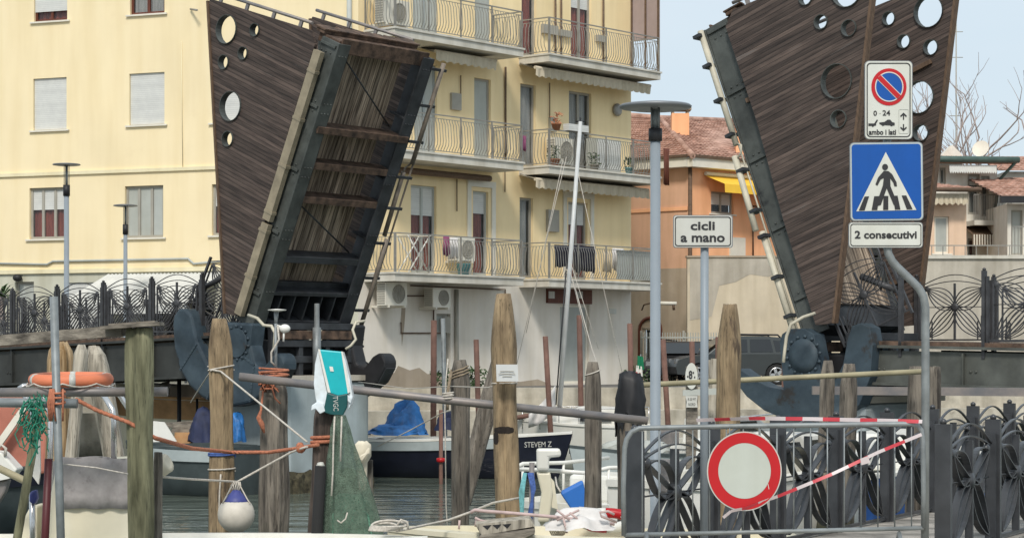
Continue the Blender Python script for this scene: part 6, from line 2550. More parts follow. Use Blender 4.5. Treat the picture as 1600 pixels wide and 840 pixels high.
# green fishing net hanging from the pile
c = P(530, 648, 21.5)
t = thing('fishing_net', 'green fishing net hanging in a widening cone from the dark pile', 'net', c)
mb = MB()
prof = [(531, 648, 8), (531, 668, 14), (533, 690, 17), (536, 720, 24), (541, 750, 29), (546, 780, 34), (550, 810, 39), (554, 850, 44)]
vs = []
n = 56
for j, (X, Y, w) in enumerate(prof):
    q = P(X, Y, 21.35)
    for k in range(n):
        a = 2 * math.pi * k / n
        r = w * 21.35 / F * (1 + .13 * math.sin(6 * a + .3 * j) + .06 * math.sin(11 * a))
        vs.append(q + V(r * math.cos(a), r * .55 * math.sin(a), 0))
mb.add(vs, [(j * n + k, j * n + (k + 1) % n, (j + 1) * n + (k + 1) % n, (j + 1) * n + k) for j in range(len(prof) - 1) for k in range(n)], True)
mb.build('mesh_bag', m_net, t)
mb = MB()
rr = random.Random(5)
vs = []
n = 26
prof2 = [(545, 772, 18), (547, 784, 29), (550, 805, 35), (553, 848, 40)]
for j, (X, Y, w) in enumerate(prof2):
    q = P(X, Y, 21.35)
    for k in range(n):
        a = 2 * math.pi * k / n
        r = w * 21.35 / F * (1 + rr.uniform(-.08, .08))
        vs.append(q + V(r * math.cos(a), r * .5 * math.sin(a), rr.uniform(-.02, .02)))
mb.add(vs, [(j * n + k, j * n + (k + 1) % n, (j + 1) * n + (k + 1) % n, (j + 1) * n + k) for j in range(len(prof2) - 1) for k in range(n)] + [tuple(range(n))], True)
mb.build('bunched_net', mat('bunched_green_net', (0.035, 0.13, 0.085), 0.95, var=.7, vs=45, c2=(0.10, 0.22, 0.15), bump=.9, bs=60), t)
mb = MB()
mb.tube([P(523, 650, 21.2), P(521, 690, 21.18), P(520, 740, 21.15), P(518, 774, 21.15)], .009, 5)
mb.tube([P(534, 650, 21.2), P(533, 680, 21.17), P(532, 720, 21.15)], .009, 5)
mb.tube([P(527, 812, 21.08), P(533, 816, 21.06), P(540, 810, 21.06), P(543, 800, 21.06)], .008, 5)
mb.build('draw_cord', m_ropew, t)
# black fender tube standing at the dark pile
t = thing('fender_tube', 'black rubber fender tube with a white tip beside the dark pile', 'fender', P(497, 840, 21.3))
mb = MB()
a, b = P(501, 727, 21.28), P(494, 860, 21.28)
mb.tube([b + (b - a) * .5, a], .058, 12)
mb.build('tube', m_rubber, t)
mb = MB()
mb.blob(a + V(0, 0, .01), (.045, .045, .025), 10, 6, .25, 1)
mb.build('tip', m_signp, t)
# cream cloth
t = thing('cloth', 'cream cloth draped over a thin stake right of the green net', 'cloth', P(566, 690, 26.9))
mb = MB()
vs = []
n = 14
prof = [(566, 689, 7), (567, 694, 12), (566, 712, 13), (565, 722, 9), (566, 745, 8), (566, 758, 7), (568, 767, 5)]
for j, (X, Y, w) in enumerate(prof):
    q = P(X, Y, 26.8)
    for k in range(n):
        a = 2 * math.pi * k / n
        r = w * 26.8 / F * (1 + .1 * math.sin(4 * a + j))
        vs.append(q + V(r * math.cos(a), r * .7 * math.sin(a), .01 * math.sin(3 * a)))
mb.add(vs, [(j * n + k, j * n + (k + 1) % n, (j + 1) * n + (k + 1) % n, (j + 1) * n + k) for j in range(len(prof) - 1) for k in range(n)] + [tuple(range(n))], True)
for k in range(3):
    mb.tube([P(556, 716 + 2 * k, 26.68), P(566, 718 - 3 * k, 26.66), P(577, 700 + 3 * k, 26.68)], .02, 6)
mb.build('drape', m_cloth, t)
# antenna on the broad pile
t = thing('antenna', 'small antenna pole with a white disc and a white bracket on the broad cracked pile', 'antenna', P(431, 588, 24.62))
mb = MB()
mb.tube([P(431, 600, 24.55), P(431, 505, 24.55)], .018, 8)
mb.tube([P(431, 505, 24.55), P(432, 486, 24.55)], [.018, .03], 8)
mb.build('pole', m_galv, t)
mb = MB()
q = P(433, 484, 24.55)
mb.lathe([(.02, -.02), (.105, -.004), (.108, .004), (.02, .012)], 18, q)
mb.build('disc', m_white, t)
mb = MB()
q = P(445, 513, 24.5)
mb.blob(q, (.065, .05, .05), 12, 8)
mb.tube([q + V(-.01, 0, -.03), q + V(-.015, 0, -.15)], .012, 6)
mb.tube([q + V(-.09, .03, .03), q], .02, 6)
mb.build('camera_head', m_white, t)
mb = MB()
mb.tube([P(434, 508, 24.5), P(436, 530, 24.48), P(424, 550, 24.48), P(424, 565, 24.48), P(429, 570, 24.5)], .012, 6)
mb.build('cable', m_ropew, t)
# scorch marks burnt into the tallest pile: thin charred plates that follow its surface
tallest = [o_ for o_ in bpy.data.objects if o_.get('label', '').startswith('tallest')][0]
m_char = mat('charred_wood', (0.022, 0.016, 0.013), 0.95, var=.4, vs=12)
for (xa, xb, ya, yb, sd_) in ((772, 803, 666, 677, 1), (770, 797, 691, 704, 2), (771, 779, 674, 694, 3)):
    rr = random.Random(sd_)
    nx_, ny_ = 12, 5
    vs = []
    ok = True
    for j in range(ny_ + 1):
        for i in range(nx_ + 1):
            u, v = i / nx_, j / ny_
            edge_ = .5 + .5 * math.sin(math.pi * u) ** .5
            Y = (ya + yb) / 2 + (v - .5) * (yb - ya) * edge_ + rr.uniform(-.5, .5)
            X = xa + (xb - xa) * u
            dr = (P(X, Y, 30) - V(0, 0, CZ)).normalized()
            hit, loc, nr, _ = tallest.ray_cast(V(0, 0, CZ) - tallest.location, dr)
            if not hit:
                ok = False
                continue
            vs.append(loc + tallest.location - dr * .004)
    if ok:
        mb = MB()
        mb.add(vs, [(j * (nx_ + 1) + i, j * (nx_ + 1) + i + 1, (j + 1) * (nx_ + 1) + i + 1, (j + 1) * (nx_ + 1) + i) for j in range(ny_) for i in range(nx_)], True)
        mb.build('scorch_mark', m_char, tallest)


# ------------------------------------------------------------------ boats
def boat(stern, bow, beam, free, label, hull_m, deck_m, rub_m=None, sheer=.3, draft=.35, name='motor_boat', cat='boat', strake=None, stem=.9, bowpow=2.4):
    """open hull: stern and bow are points on the water line"""
    s, b = Vector((stern[0], stern[1], 0)), Vector((bow[0], bow[1], 0))
    L_ = (b - s).length
    hx = (b - s).normalized()
    hy = V(-hx.y, hx.x, 0)
    t_ = thing(name, label, cat, s)
    N_ = 24
    secs = []
    for i in range(N_ + 1):
        t = i / N_
        hb = beam / 2 * (1 - max(0, (t - .35) / .65) ** bowpow) * (.9 + .1 * min(1, t / .3))
        g = free * (1 + sheer * t * t)
        x = t * L_
        ov = stem * .35 * free * (t ** 4)
        hb = max(hb, .015)
        secs.append([(x + ov, hb, g), (x + ov * .55, hb * .93, g * .5), (x, hb * .80, .02), (x - .02, 0.0, -draft * (1 - .5 * t ** 3))])

    def W_(p, s_):
        return s + hx * p[0] + hy * p[1] * s_ + V(0, 0, p[2])
    m = MB()
    vs = []
    for sc_ in secs:
        vs += [W_(sc_[0], -1), W_(sc_[1], -1), W_(sc_[2], -1), W_(sc_[3], 1), W_(sc_[2], 1), W_(sc_[1], 1), W_(sc_[0], 1)]
    m.add(vs, [(7 * i + k, 7 * (i + 1) + k, 7 * (i + 1) + k + 1, 7 * i + k + 1) for i in range(N_) for k in range(6)], True)
    m.add(vs[:7], [tuple(range(7))])
    m.build('hull', hull_m, t_)
    m = MB()
    vs = []
    for sc_ in secs:
        a = sc_[0]
        vs += [W_((a[0], a[1] * 1.02 + .01, a[2]), -1), W_((a[0], a[1] * 1.02 + .01, a[2] + .05), -1), W_((a[0], max(0, a[1] - .16), a[2] + .06), -1), W_((a[0], max(0, a[1] - .17), a[2] - .12), -1),
               W_((a[0], max(0, a[1] - .17), a[2] - .12), 1), W_((a[0], max(0, a[1] - .16), a[2] + .06), 1), W_((a[0], a[1] * 1.02 + .01, a[2] + .05), 1), W_((a[0], a[1] * 1.02 + .01, a[2]), 1)]
    m.add(vs, [(8 * i + k, 8 * (i + 1) + k, 8 * (i + 1) + k + 1, 8 * i + k + 1) for i in range(N_) for k in range(7)])
    a = secs[0][0]
    m.obox(s + hx * .03 + V(0, 0, a[2] + .02), hx * .06, hy * a[1], V(0, 0, .045))
    m.build('deck', deck_m, t_)
    if strake:
        m = MB()
        for s_ in (-1, 1):
            vs = []
            for sc_ in secs:
                a, c = sc_[0], sc_[1]
                for f_, o_ in ((.02, .012), (.02, .04), (.5, .04), (.5, .012)):
                    p_ = (a[0] + (c[0] - a[0]) * f_, a[1] + (c[1] - a[1]) * f_ + o_, a[2] + (c[2] - a[2]) * f_)
                    vs.append(W_(p_, s_))
            k_ = int(N_ * strake[1])
            m.add(vs[:4 * (k_ + 1)], [(4 * i + k, 4 * (i + 1) + k, 4 * (i + 1) + (k + 1) % 4, 4 * i + (k + 1) % 4) for i in range(k_) for k in range(4)])
        m.build('rubbing_strake', strake[0], t_)
    return t_, (lambda x, y, z: s + hx * x + hy * y + V(0, 0, z)), hx, hy, L_


def tube_part(pts, r, m, par, name, n=8):
    b_ = MB()
    b_.tube(pts, r, n)
    return b_.build(name, m, par)


def drape(base, rx, ry, h, m, label, seed=0, cat='tarpaulin', name='tarpaulin', squash=1.0, top=.45):
    """a heap under a crumpled cover"""
    rr = random.Random(seed)
    b_ = MB()
    vs = []
    n_, k_ = 26, 9
    for j in range(k_ + 1):
        t = j / k_
        for i in range(n_):
            a = 2 * math.pi * i / n_
            rad = top * (1 - t) + 1.0 * t if t > .15 else (top * .85 + .15) * (t / .15) ** .7
            f_ = 1 + .13 * math.sin(5 * a + seed + 2 * t) * t + .08 * math.sin(9 * a + 2 * seed - 3 * t) + rr.uniform(-.07, .07)
            z = h * (1 - t ** 1.6) * (1 + .22 * math.sin(2 * a + seed) * (1 - t)) + .04 * math.sin(4 * a + seed) + rr.uniform(-.03, .03) * h
            vs.append(Vector(base) + V(rx * rad * f_ * math.cos(a), ry * rad * f_ * math.sin(a), max(0, z)))
    b_.add(vs, [(j * n_ + i, j * n_ + (i + 1) % n_, (j + 1) * n_ + (i + 1) % n_, (j + 1) * n_ + i) for j in range(k_) for i in range(n_)], True)
    o_ = b_.build(name, m, None, base=base)
    return tag(o_, label, cat)


# navy boat with the name on its bow
nb_, W_, hx, hy, L_ = boat((P(572, 0, 50).x, 50.6), (P(872, 0, 49.3).x, 49.0), 1.9, .82, 'long navy boat with white deck edge and its name in white letters on the bow', m_navy, m_white, sheer=.26, strake=(m_strake, .72), stem=1.2, bowpow=2.2)
text('STEVEM Z', nb_, m_signp, W_(4.42, -.44, .80), width=.62, height=.125, right=hx - hy * .0 + V(0, 0, .03) + hy * .27, name='boat_name')
ob = drape(P(634, 678, 50.2), .50, .45, .66, m_bluetarp, 'bright blue tarpaulin heaped over the stern of the navy boat', 3, top=.42)
ob2 = drape(P(618, 679, 50.0), .72, .5, .22, m_bluetarp, 'low spread end of blue tarpaulin on the stern of the navy boat', 5, top=.6)
drape(P(700, 672, 50.4), .3, .3, .35, m_navytarp, 'small dark cover behind the split pile on the navy boat', 8)
mb = MB()
q = P(604, 700, 49.5)
# outboard at the navy boat's stern
t = thing('outboard_motor', 'dark outboard motor tilted up at the stern of the navy boat', 'outboard motor', P(596, 700, 50.4))
mb.blob(P(594, 694, 50.4), (.2, .16, .16), 12, 8)
mb.build('cowl', m_black, t)
tube_part([P(597, 698, 50.4), P(602, 712, 50.4), P(590, 722, 50.4)], [.08, .06, .03], m_rubber, t, 'leg')
tube_part([P(600, 694, 50.15), P(607, 700, 50.2)], .02, m_chrome, t, 'tiller')

# sailing yacht behind
yt, W_, hx, hy, L_ = boat((P(1020, 0, 53.2).x, 53.6), (P(800, 0, 54).x, 54.3), 2.2, 1.02, 'white sailing yacht with tall white mast moored behind the navy boat', m_white, m_white, sheer=.2, name='sailing_yacht')
mb = MB()
xm = W_(1.6, 0, 0).x
prof = [(.3, -.75, 1.05), (.5, -.7, 1.48), (1.7, -.66, 1.55), (2.5, -.5, 1.28), (2.8, -.45, 1.05)]
vs = []
for (x, y, z) in prof:
    vs += [W_(x, y * 1.15, .95), W_(x, y, z), W_(x, -y, z), W_(x, -y * 1.15, .95)]
mb.add(vs, [(4 * i + k, 4 * (i + 1) + k, 4 * (i + 1) + k + 1, 4 * i + k + 1) for i in range(4) for k in range(3)] + [(0, 1, 2, 3), (16, 17, 18, 19)])
mb.build('cabin', m_white, yt)
for x in (.9, 1.35):
    mb = MB()
    mb.add([W_(x, .80, 1.18), W_(x + .35, .80, 1.18), W_(x + .33, .755, 1.38), W_(x + .02, .755, 1.38)], [(0, 1, 2, 3)])
    mb.add([W_(x, -.80, 1.18), W_(x + .35, -.80, 1.18), W_(x + .33, -.755, 1.38), W_(x + .02, -.755, 1.38)], [(0, 1, 2, 3)])
    mb.build('window', m_carg, yt)
a, b = P(907, 190, 53.8), P(873, 655, 53.8)
ms = tube_part([b, a], [.066, .05], m_mast, yt, 'mast', 10)
mb = MB()
mb.tube([a + V(-.12, 0, .0), a + V(.12, 0, .0)], .02, 5)
mb.tube([a + V(0, 0, .0), a + V(0, 0, .1)], .02, 5)
mb.build('mast_head', m_black, ms)
mb = MB()
c_ = b.lerp(a, .5) + V(-.06, -.11, 0)
mb.tube([b.lerp(a, .05) + V(-.1, -.1, 0), b.lerp(a, .5) + V(-.09, -.1, 0)], .02, 6)
mb.build('furled_line', m_black, ms)
for p1, p2 in (((885, 245, 53.8), (800, 600, 54.2)), ((880, 248, 53.8), (822, 520, 54.0)), ((892, 412, 53.6), (935, 545, 53.2)), ((890, 420, 53.6), (920, 540, 53.0)), ((901, 260, 53.8), (985, 640, 53.4))):
    tube_part([P(*p1), P(*p2)], .008, m_ropew, yt, 'stay', 5)
tube_part([P(760, 660, 53.6), P(878, 640, 53.7)], .06, m_redpole, yt, 'boom')
for sx in (-1, 1):
    pts = [W_(.2 + i * .5, sx * .95 * (1 - max(0, (i - 4) / 3) ** 2 * .9), 1.5) for i in range(7)]
    tube_part(pts, .014, m_chrome, yt, 'guard_rail', 6)
mb = MB()
for i in range(7):
    for sx in (-1, 1):
        p_ = W_(.2 + i * .5, sx * .95 * (1 - max(0, (i - 4) / 3) ** 2 * .9), 1.5)
        mb.tube([(p_.x, p_.y, .98), p_], .014, 5)
mb.build('stanchion', m_chrome, yt)
# grey-white dinghy cover heaped near the yacht's bow
mb = MB()
vs = []
for i in range(13):
    u = i / 12
    X = 826 + 42 * u
    yt2 = 646 - 44 * u ** 1.3
    for j in range(5):
        v = j / 4
        vs.append(P(X, yt2 + (668 - yt2) * v * (1 - .45 * u), 53.0 - .25 * math.sin(u * 9 + v * 3) * .5))
mb.add(vs, [(5 * i + j, 5 * (i + 1) + j, 5 * (i + 1) + j + 1, 5 * i + j + 1) for i in range(12) for j in range(4)], True)
sc2 = tag(mb.build('sail_cover', m_garm_w, None, base=P(840, 668, 53.0)), 'crumpled greyish sail cloth hung up beside the leaning red-brown pole with the red clamp', 'sail cover')
sm3 = sc2.modifiers.new('cloth', 'SOLIDIFY')
sm3.thickness = .01
# covered boat between
cbt, W_, hx, hy, L_ = boat((P(1060, 0, 44).x, 44.2), (P(905, 0, 43.6).x, 43.2), 1.7, .78, 'grey-green hulled boat moored right of the navy bow, behind the slim piles', m_strake, m_greyhull, sheer=.25)
drape(W_(1.0, 0, .8), .8, .6, .25, m_greypan, 'pale grey cover over the grey-green boat behind the slim piles', 4, top=.7)

# white boat with blue stripe and tube rails
wb_, W_, hx, hy, L_ = boat((P(845, 0, 29).x, 29.0), (P(1180, 0, 32).x, 32.6), 1.8, .80, 'white boat with blue lower hull and white tube rails behind the slim piles', m_white, m_white, sheer=.3, draft=.4)
mb = MB()
for s_ in (-1, 1):
    vs = []
    for i in range(20):
        t_ = i / 19 * .97
        hb = 1.8 / 2 * (1 - max(0, (t_ - .35) / .65) ** 2.4) * (.9 + .1 * min(1, t_ / .3))
        g = .8 * (1 + .3 * t_ * t_)
        x = t_ * L_
        ov = .9 * .35 * .8 * t_ ** 4
        vs += [W_(x + ov * .55, s_ * (hb * .93 + .012), g * .52), W_(x, s_ * (hb * .80 + .014), .02)]
    mb.add(vs, [(2 * i, 2 * i + 2, 2 * i + 3, 2 * i + 1) for i in range(19)], True)
mb.build('blue_stripe', m_bluehull, wb_)
for s_ in (-1, 1):
    pts = [W_(.1, s_ * .6, .85), W_(.15, s_ * .68, 1.28), W_(.5, s_ * .78, 1.34), W_(1.4, s_ * .8, 1.32), W_(2.3, s_ * .7, 1.36)]
    tube_part(pts, .028, m_white, wb_, 'guard_rail')
tube_part([W_(.15, -.68, 1.28), W_(.02, -.3, 1.3), W_(.02, .3, 1.3), W_(.15, .68, 1.28)], .028, m_white, wb_, 'guard_rail')
mb = MB()
for x, y in ((.5, .78), (1.0, .79), (1.4, .8), (1.9, .75)):
    for s_ in (-1, 1):
        mb.tube([W_(x, s_ * y, .85), W_(x, s_ * y, 1.32)], .022, 6)
mb.build('stanchion', m_white, wb_)
mb = MB()
mb.obox(W_(1.6, 0, .98), hx * .45, hy * .5, V(0, 0, .2))
mb.build('console', m_white, wb_, bevel=.06)
# its outboard: white column
t = thing('outboard_motor', 'white outboard motor with a long white leg at the stern of the blue striped boat', 'outboard motor', P(858, 810, 28.4))
d_ = 28.5
mb = MB()
mb.px([(838, 701), (876, 701), (877, 713), (858, 715), (858, 735), (839, 735)], d_, .3)
mb.build('cowl', m_white, t, bevel=.035)
mb = MB()
mb.px([(838, 737), (860, 737), (864, 770), (858, 815), (840, 815), (846, 770)], d_ + .05, .22)
mb.build('leg', m_creamg, t, bevel=.03)
mb = MB()
mb.px([(860, 745), (866, 752), (872, 795), (862, 792)], d_ + .1, .05)
mb.px([(852, 812), (848, 830), (842, 812)], d_ + .12, .03)
mb.build('skeg', m_creamg, t)
# blue fender board hanging from it
t = thing('fender_board', 'bright blue board hanging tilted at the stern of the white boat', 'fender board', P(900, 775, 27.6))
mb = MB()
mb.px([(875, 769), (911, 750), (921, 800), (897, 802)], 27.8, .25)
mb.build('board', mat('blue_board', (0.03, 0.16, 0.52), .5, var=.08), t, bevel=.03)
tube_part([P(876, 768, 27.78), P(870, 758, 27.9), P(868, 745, 28.2)], .012, m_ropew, t, 'hanging_rope')

# left background: workboats
ob_, W_, hx, hy, L_ = boat((P(400, 0, 49).x, 49.4), (P(165, 0, 50.5).x, 51.2), 2.6, 1.8, 'old workboat with a rusty orange upper side and cream lower side under the left span', m_creamg, m_orhull, sheer=.1, draft=.5, name='work_boat', strake=(m_orhull, 1.0))
mb = MB()
mb.obox(W_(2.2, 0, 2.0), hx * 1.3, hy * .8, V(0, 0, .16))
mb.build('hatch', m_conc, ob_, bevel=.03)
mb = MB()
mb.blob(P(258, 603, 48.6), (.14, .14, .1), 10, 6)
mb.tube([P(240, 600, 48.8), P(276, 602, 48.8)], .04, 6)
for X in (262, 280):
    mb.tube([P(X, 615, 48.8), P(X, 590, 48.8)], .05, 6)
mb.build('winch', m_galvd, ob_)
for X in (280, 308):
    a = P(X, 585 if X == 280 else 622, 46.8)
    mb = MB()
    mb.tube([(a.x, a.y, -1), a], .05 if X == 280 else .03, 6)
    tag(mb.build('mooring_pole', m_black, None, base=(a.x, a.y, -1)), 'thick dark vertical pole before the rusty orange workboat' if X == 280 else 'thin dark vertical rod below the tip of the left blue rocker', 'mooring pole')
gb, W_, hx, hy, L_ = boat((P(392, 0, 43.6).x, 43.4), (P(214, 0, 44.5).x, 44.6), 1.9, .93, 'dark grey boat with navy covers moored before the rusty orange workboat', m_greyhull, m_greyhull, sheer=.08, strake=(m_strake, .98))
gb['label'] = 'dark grey boat with thin pale rim carrying navy covers before the rusty workboat'
drape(P(318, 690, 43.6), .32, .4, .62, m_navytarp, 'tall navy cover on the dark grey boat left of the pale brown pile', 11, top=.5)
drape(P(371, 690, 43.4), .16, .3, .5, m_bluetarp, 'narrow blue cover on the dark grey boat right of the pale brown pile', 12, top=.6)
t = thing('windscreen_panel', 'white slanted windscreen board on the dark grey boat right of the mossy pile', 'windscreen', P(255, 690, 43.6))
mb = MB()
mb.px([(236, 657), (257, 659), (276, 689), (236, 690)], 43.4, .06)
mb.build('board', m_white, t)
mb = MB()
mb.bar(P(245, 665, 43.9), P(330, 658, 43.9), .08, .1)
mb.bar(P(270, 668, 43.8), P(300, 672, 43.8), .2, .2)
tag(mb.build('oars', m_timber, None, base=P(245, 665, 43.9)), 'dark oars and timber lying on the dark grey boat', 'oars')
mb = MB()
q = P(288, 684, 43.7)
mb.box(q.x - .2, q.x + .16, 43.55, 43.9, q.z - .1, q.z + .02)
mb.box(q.x - .18, q.x + .14, 43.57, 43.88, q.z + .022, q.z + .12)
tag(mb.build('crate', [m_orhull], None, base=q), 'orange and blue crate on the dark grey boat', 'crate')
# white fender hanging behind the thin pile
t = thing('fender', 'cream cylindrical fender end showing right of the thin ribbed pile', 'fender', P(255, 726, 19.7))
mb = MB()
a, b = P(238, 735, 19.72), P(262, 722, 19.66)
mb.tube([a, a.lerp(b, .5), b, b + (b - a) * .05], [.098, .098, .09, .052], 14)
mb.build('body', m_cloth, t)

# salmon boat at the left edge
sb, W_, hx, hy, L_ = boat((P(-170, 0, 34).x, 33.4), (P(150, 0, 35.5).x, 36.0), 2.0, 1.0, 'faded red and dark grey boat at the left edge behind the pipes', m_greyhull, m_greyhull, sheer=.1, strake=(m_navy, .98))
mb = MB()
mb.px([(-120, 622), (62, 622), (78, 640), (70, 740), (-120, 740)], 34.1, .9)
mb.build('cabin', m_salmon, sb, bevel=.05)
mb = MB()
mb.bar(P(-10, 705, 33.9), P(42, 632, 33.9), .1, .1)
mb.build('boom', m_trim, sb)
t = thing('outboard_motor', 'white outboard motor hanging at the left edge above the pale sloping pole', 'outboard motor', P(5, 720, 32.5))
mb = MB()
mb.px([(-40, 702), (2, 706), (27, 733), (16, 747), (-8, 752), (-40, 752)], 32.5, .45)
mb.build('cowl', m_white, t, bevel=.06)
mb = MB()
mb.px([(-12, 752), (14, 748), (8, 768), (-6, 790), (-14, 790)], 32.6, .2)
mb.build('leg', m_galvd, t, bevel=.03)
mb = MB()
mb.tube([P(-6, 706, 32.5), P(2, 694, 32.5), P(9, 700, 32.5), P(8, 712, 32.5)], .025, 6)
mb.build('carry_loop', m_ropew, t)

# near boat: console with grey canvas, rails, gunwale
ca, W_, hx, hy, L_ = boat((P(-330, 0, 20.6).x, 20.7), (P(606, 0, 20.9).x + .25, 20.8), 1.5, 1.02, 'near white boat with a cream console and wide white gunwale along the bottom edge', m_white, m_white, sheer=.03, draft=.3, bowpow=5, stem=.4)
mb = MB()
q0, q1 = P(54, 715, 20.2), P(205, 850, 20.2)
d_ = 20.15
mb.px([(88, 722), (206, 716), (206, 880), (58, 880)], d_, .65)
mb.build('console', m_creamg, ca, bevel=.03)
mb = MB()
mb.px([(47, 790), (58, 790), (58, 880), (22, 880), (22, 838)], d_ + .1, .4)
mb.build('console_side', m_creamg, ca, bevel=.02)
mb = MB()
vs = []
n = 18
for i in range(n + 1):
    X = 97 + (207 - 97) * i / n
    yt_ = 713 + 1.2 * math.sin(i * .55) + (2 if i > 12 else 0)
    yb_ = 794 + .7 * math.sin(i * .8 + 1)
    for j in range(5):
        Y = yt_ + (yb_ - yt_) * j / 4
        vs.append(P(X, Y, d_ - .03 - .012 * math.sin(i * 1.1 + j)))
mb.add(vs, [(5 * i + j, 5 * (i + 1) + j, 5 * (i + 1) + j + 1, 5 * i + j + 1) for i in range(n) for j in range(4)], True)
# flap round the left corner and over the top
vs = [P(97, 713 + 81 * j / 4, d_ - .03) for j in range(5)] + [P(83, 720 + 78 * j / 4, d_ + .5) for j in range(5)]
mb.add(vs, [(j, 5 + j, 6 + j, j + 1) for j in range(4)], True)
vs = [P(97 + 110 * i / n, 713 + 1.2 * math.sin(i * .55) + (2 if i > 12 else 0), d_ - .03) for i in range(n + 1)] + [P(97 + 110 * i / n, 716, d_ + .5) for i in range(n + 1)]
mb.add(vs, [(i, i + 1, n + 2 + i, n + 1 + i) for i in range(n)], True)
cv = tag(mb.build('canvas_cover', m_canvas, None, base=P(150, 790, d_)), 'stained grey canvas sheet covering the top half of the cream console', 'canvas cover')
sm_ = cv.modifiers.new('cloth', 'SOLIDIFY')
sm_.thickness = .008
for (pts, par) in (
        ([(155, 611, 20.5), (164, 620, 20.4), (176, 640, 20.3), (178, 660, 20.3), (178, 722, 20.3)], ca),
        ([(178, 607, 20.9), (188, 618, 20.9), (205, 645, 20.9), (205, 722, 20.9)], ca),
        ([(30, 607, 20.5), (42, 622, 20.4), (52, 648, 20.35), (52, 660, 20.3)], ca),
        ([(60, 607, 20.9), (68, 620, 20.9), (79, 648, 20.8), (78, 820, 20.8)], ca)):
    tube_part([P(*p) for p in pts], .028, m_chrome, par, 'canopy_tube', 10)
tube_part([P(30, 607, 20.5), P(36, 603, 20.5), P(60, 602, 20.6), P(150, 603, 20.5), P(155, 611, 20.5)], .028, m_chrome, ca, 'canopy_tube', 10)
tube_part([P(60, 607, 20.9), P(66, 603, 20.9), P(170, 602, 20.9), P(178, 607, 20.9)], .028, m_chrome, ca, 'canopy_tube', 10)
mb = MB()
mb.px([(62, 690), (56, 676), (47, 738), (60, 756), (63, 736)], 20.6, .04)
mb.build('white_blade', m_white, ca)
mb = MB()
mb.tube([P(50, 770, 19.9), P(52, 880, 19.9)], .03, 8)
mb.build('handle_post', m_chrome, ca)
mb = MB()
mb.px([(46, 768), (56, 764), (58, 778), (54, 788), (45, 784)], 19.8, .1)
tag(mb.build('winch_block', m_fenb, None, base=P(50, 775, 19.85), bevel=.02), 'dark blue plastic block on the steel post beside the maroon post', 'block')
for x_ in (150, 320, 455):
    pass
# pink cushion on the gunwale and coiled rope at its end
t = thing('rope_coil', 'pale mooring rope coiled on the end of the white gunwale right of the net', 'rope coil', P(615, 828, 20.75))
mb = MB()
c = P(617, 829, 20.7)
for k in range(4):
    mb.tube([c + V(-.12 + .02 * k + .13 * (1 + .1 * k) * math.cos(a), .08 * math.sin(a), .012 + .012 * k + .05 * max(0, math.sin(a)) * (k % 2)) for a in [i * .42 for i in range(15)]], .012, 6, closed=True)
mb.tube([c + V(.0, 0, .03), c + V(.06, 0, .11), c + V(.12, 0, .09), c + V(.13, 0, .02)], .013, 6)
mb.build('coil', m_ropew, t)

# second near boat with a timber box and pinkish rails
cb2, W_, hx, hy, L_ = boat((P(1240, 0, 22.3).x, 22.4), (P(628, 0, 22.3).x, 22.5), 1.5, .93, 'near cream boat with pinkish pulpit rails and a timber box on its bow', m_creamg, m_creamg, sheer=.09, draft=.3, bowpow=3.5, stem=.5)
d_ = 21.65
mb = MB()
mb.px([(742, 818), (828, 810), (836, 822), (752, 836)], d_, .5)
mb.build('timber_box', m_pilew, cb2, bevel=.01)
mb = MB()
mb.px([(748, 836), (836, 825), (836, 834), (800, 850), (748, 850)], d_ - .05, .5)
mb.build('timber_ledge', m_timber, cb2, bevel=.02)
mb = MB()
for i in range(3):
    X = 754 + i * 15.5
    mb.px([(X, 820.5 - i * 1.0), (X + 14, 819.2 - i * 1.0), (X + 7.5, 827 - i)], d_ - .004, .003)
mb.build('dark_tooth', m_black, cb2)
tube_part([P(735, 800, 22.0), P(742, 796, 22.0), P(760, 798, 22.0), P(800, 801, 22.1), P(880, 808, 22.2), P(960, 818, 22.3)], .018, m_ropep, cb2, 'pulpit_rail')
tube_part([P(742, 808, 22.0), P(750, 812, 22.0), P(775, 818, 22.0)], .014, m_ropep, cb2, 'pulpit_rail')
for X0, Y0, X1, Y1 in ((718, 812, 717, 826), (744, 810, 743, 822), (880, 808, 886, 832), (870, 796, 890, 812), (890, 800, 905, 812), (870, 812, 905, 796)):
    tube_part([P(X0, Y0, 22.1), P(X1, Y1, 22.1)], .013, m_ropep, cb2, 'rail_strut', 6)
tube_part([P(963, 815, 22.2), P(940, 806, 22.1), P(937, 800, 22.1), P(950, 798, 22.1), P(960, 803, 22.1)], .014, m_ropep, cb2, 'pulpit_rail')
rope(((620, 829, 20.7), (700, 812, 22.0), (736, 799, 22.2), (770, 785, 23.0), (812, 777, 23.3)), .013, m_ropew, 'pale mooring line from the white gunwale up to the tallest pile')
mb = MB()
for k in range(5):
    c = P(866 + 3 * k, 822, 22.2)
    mb.tube([c + V(.05 * math.cos(a), .02 * k, .10 * math.sin(a)) for a in [i * .52 for i in range(12)]], .008, 5, closed=True)
tag(mb.build('rope_coil', m_ropew, None, base=P(870, 822, 22.2)), 'thin pale rope coil hanging on the pinkish rail of the near cream boat', 'rope coil')
t = thing('lifebuoy', 'red and white lifebuoy lying in the near cream boat behind the slim pile', 'lifebuoy', P(945, 808, 22.6))
c = P(947, 812, 22.7)
for k in range(8):
    mb = MB()
    mb.tube([c + V(.26 * math.cos(a), .12 * math.sin(a), .07 * math.sin(a)) for a in [k * .785 + i * .1309 for i in range(7)]], .055, 10)
    mb.build('segment', m_signr if k % 2 else m_white, t)
drape(P(905, 826, 22.3), .35, .3, .16, m_garm_w, 'white sheet bundled in the near cream boat', 14, cat='sheet', name='sheet')

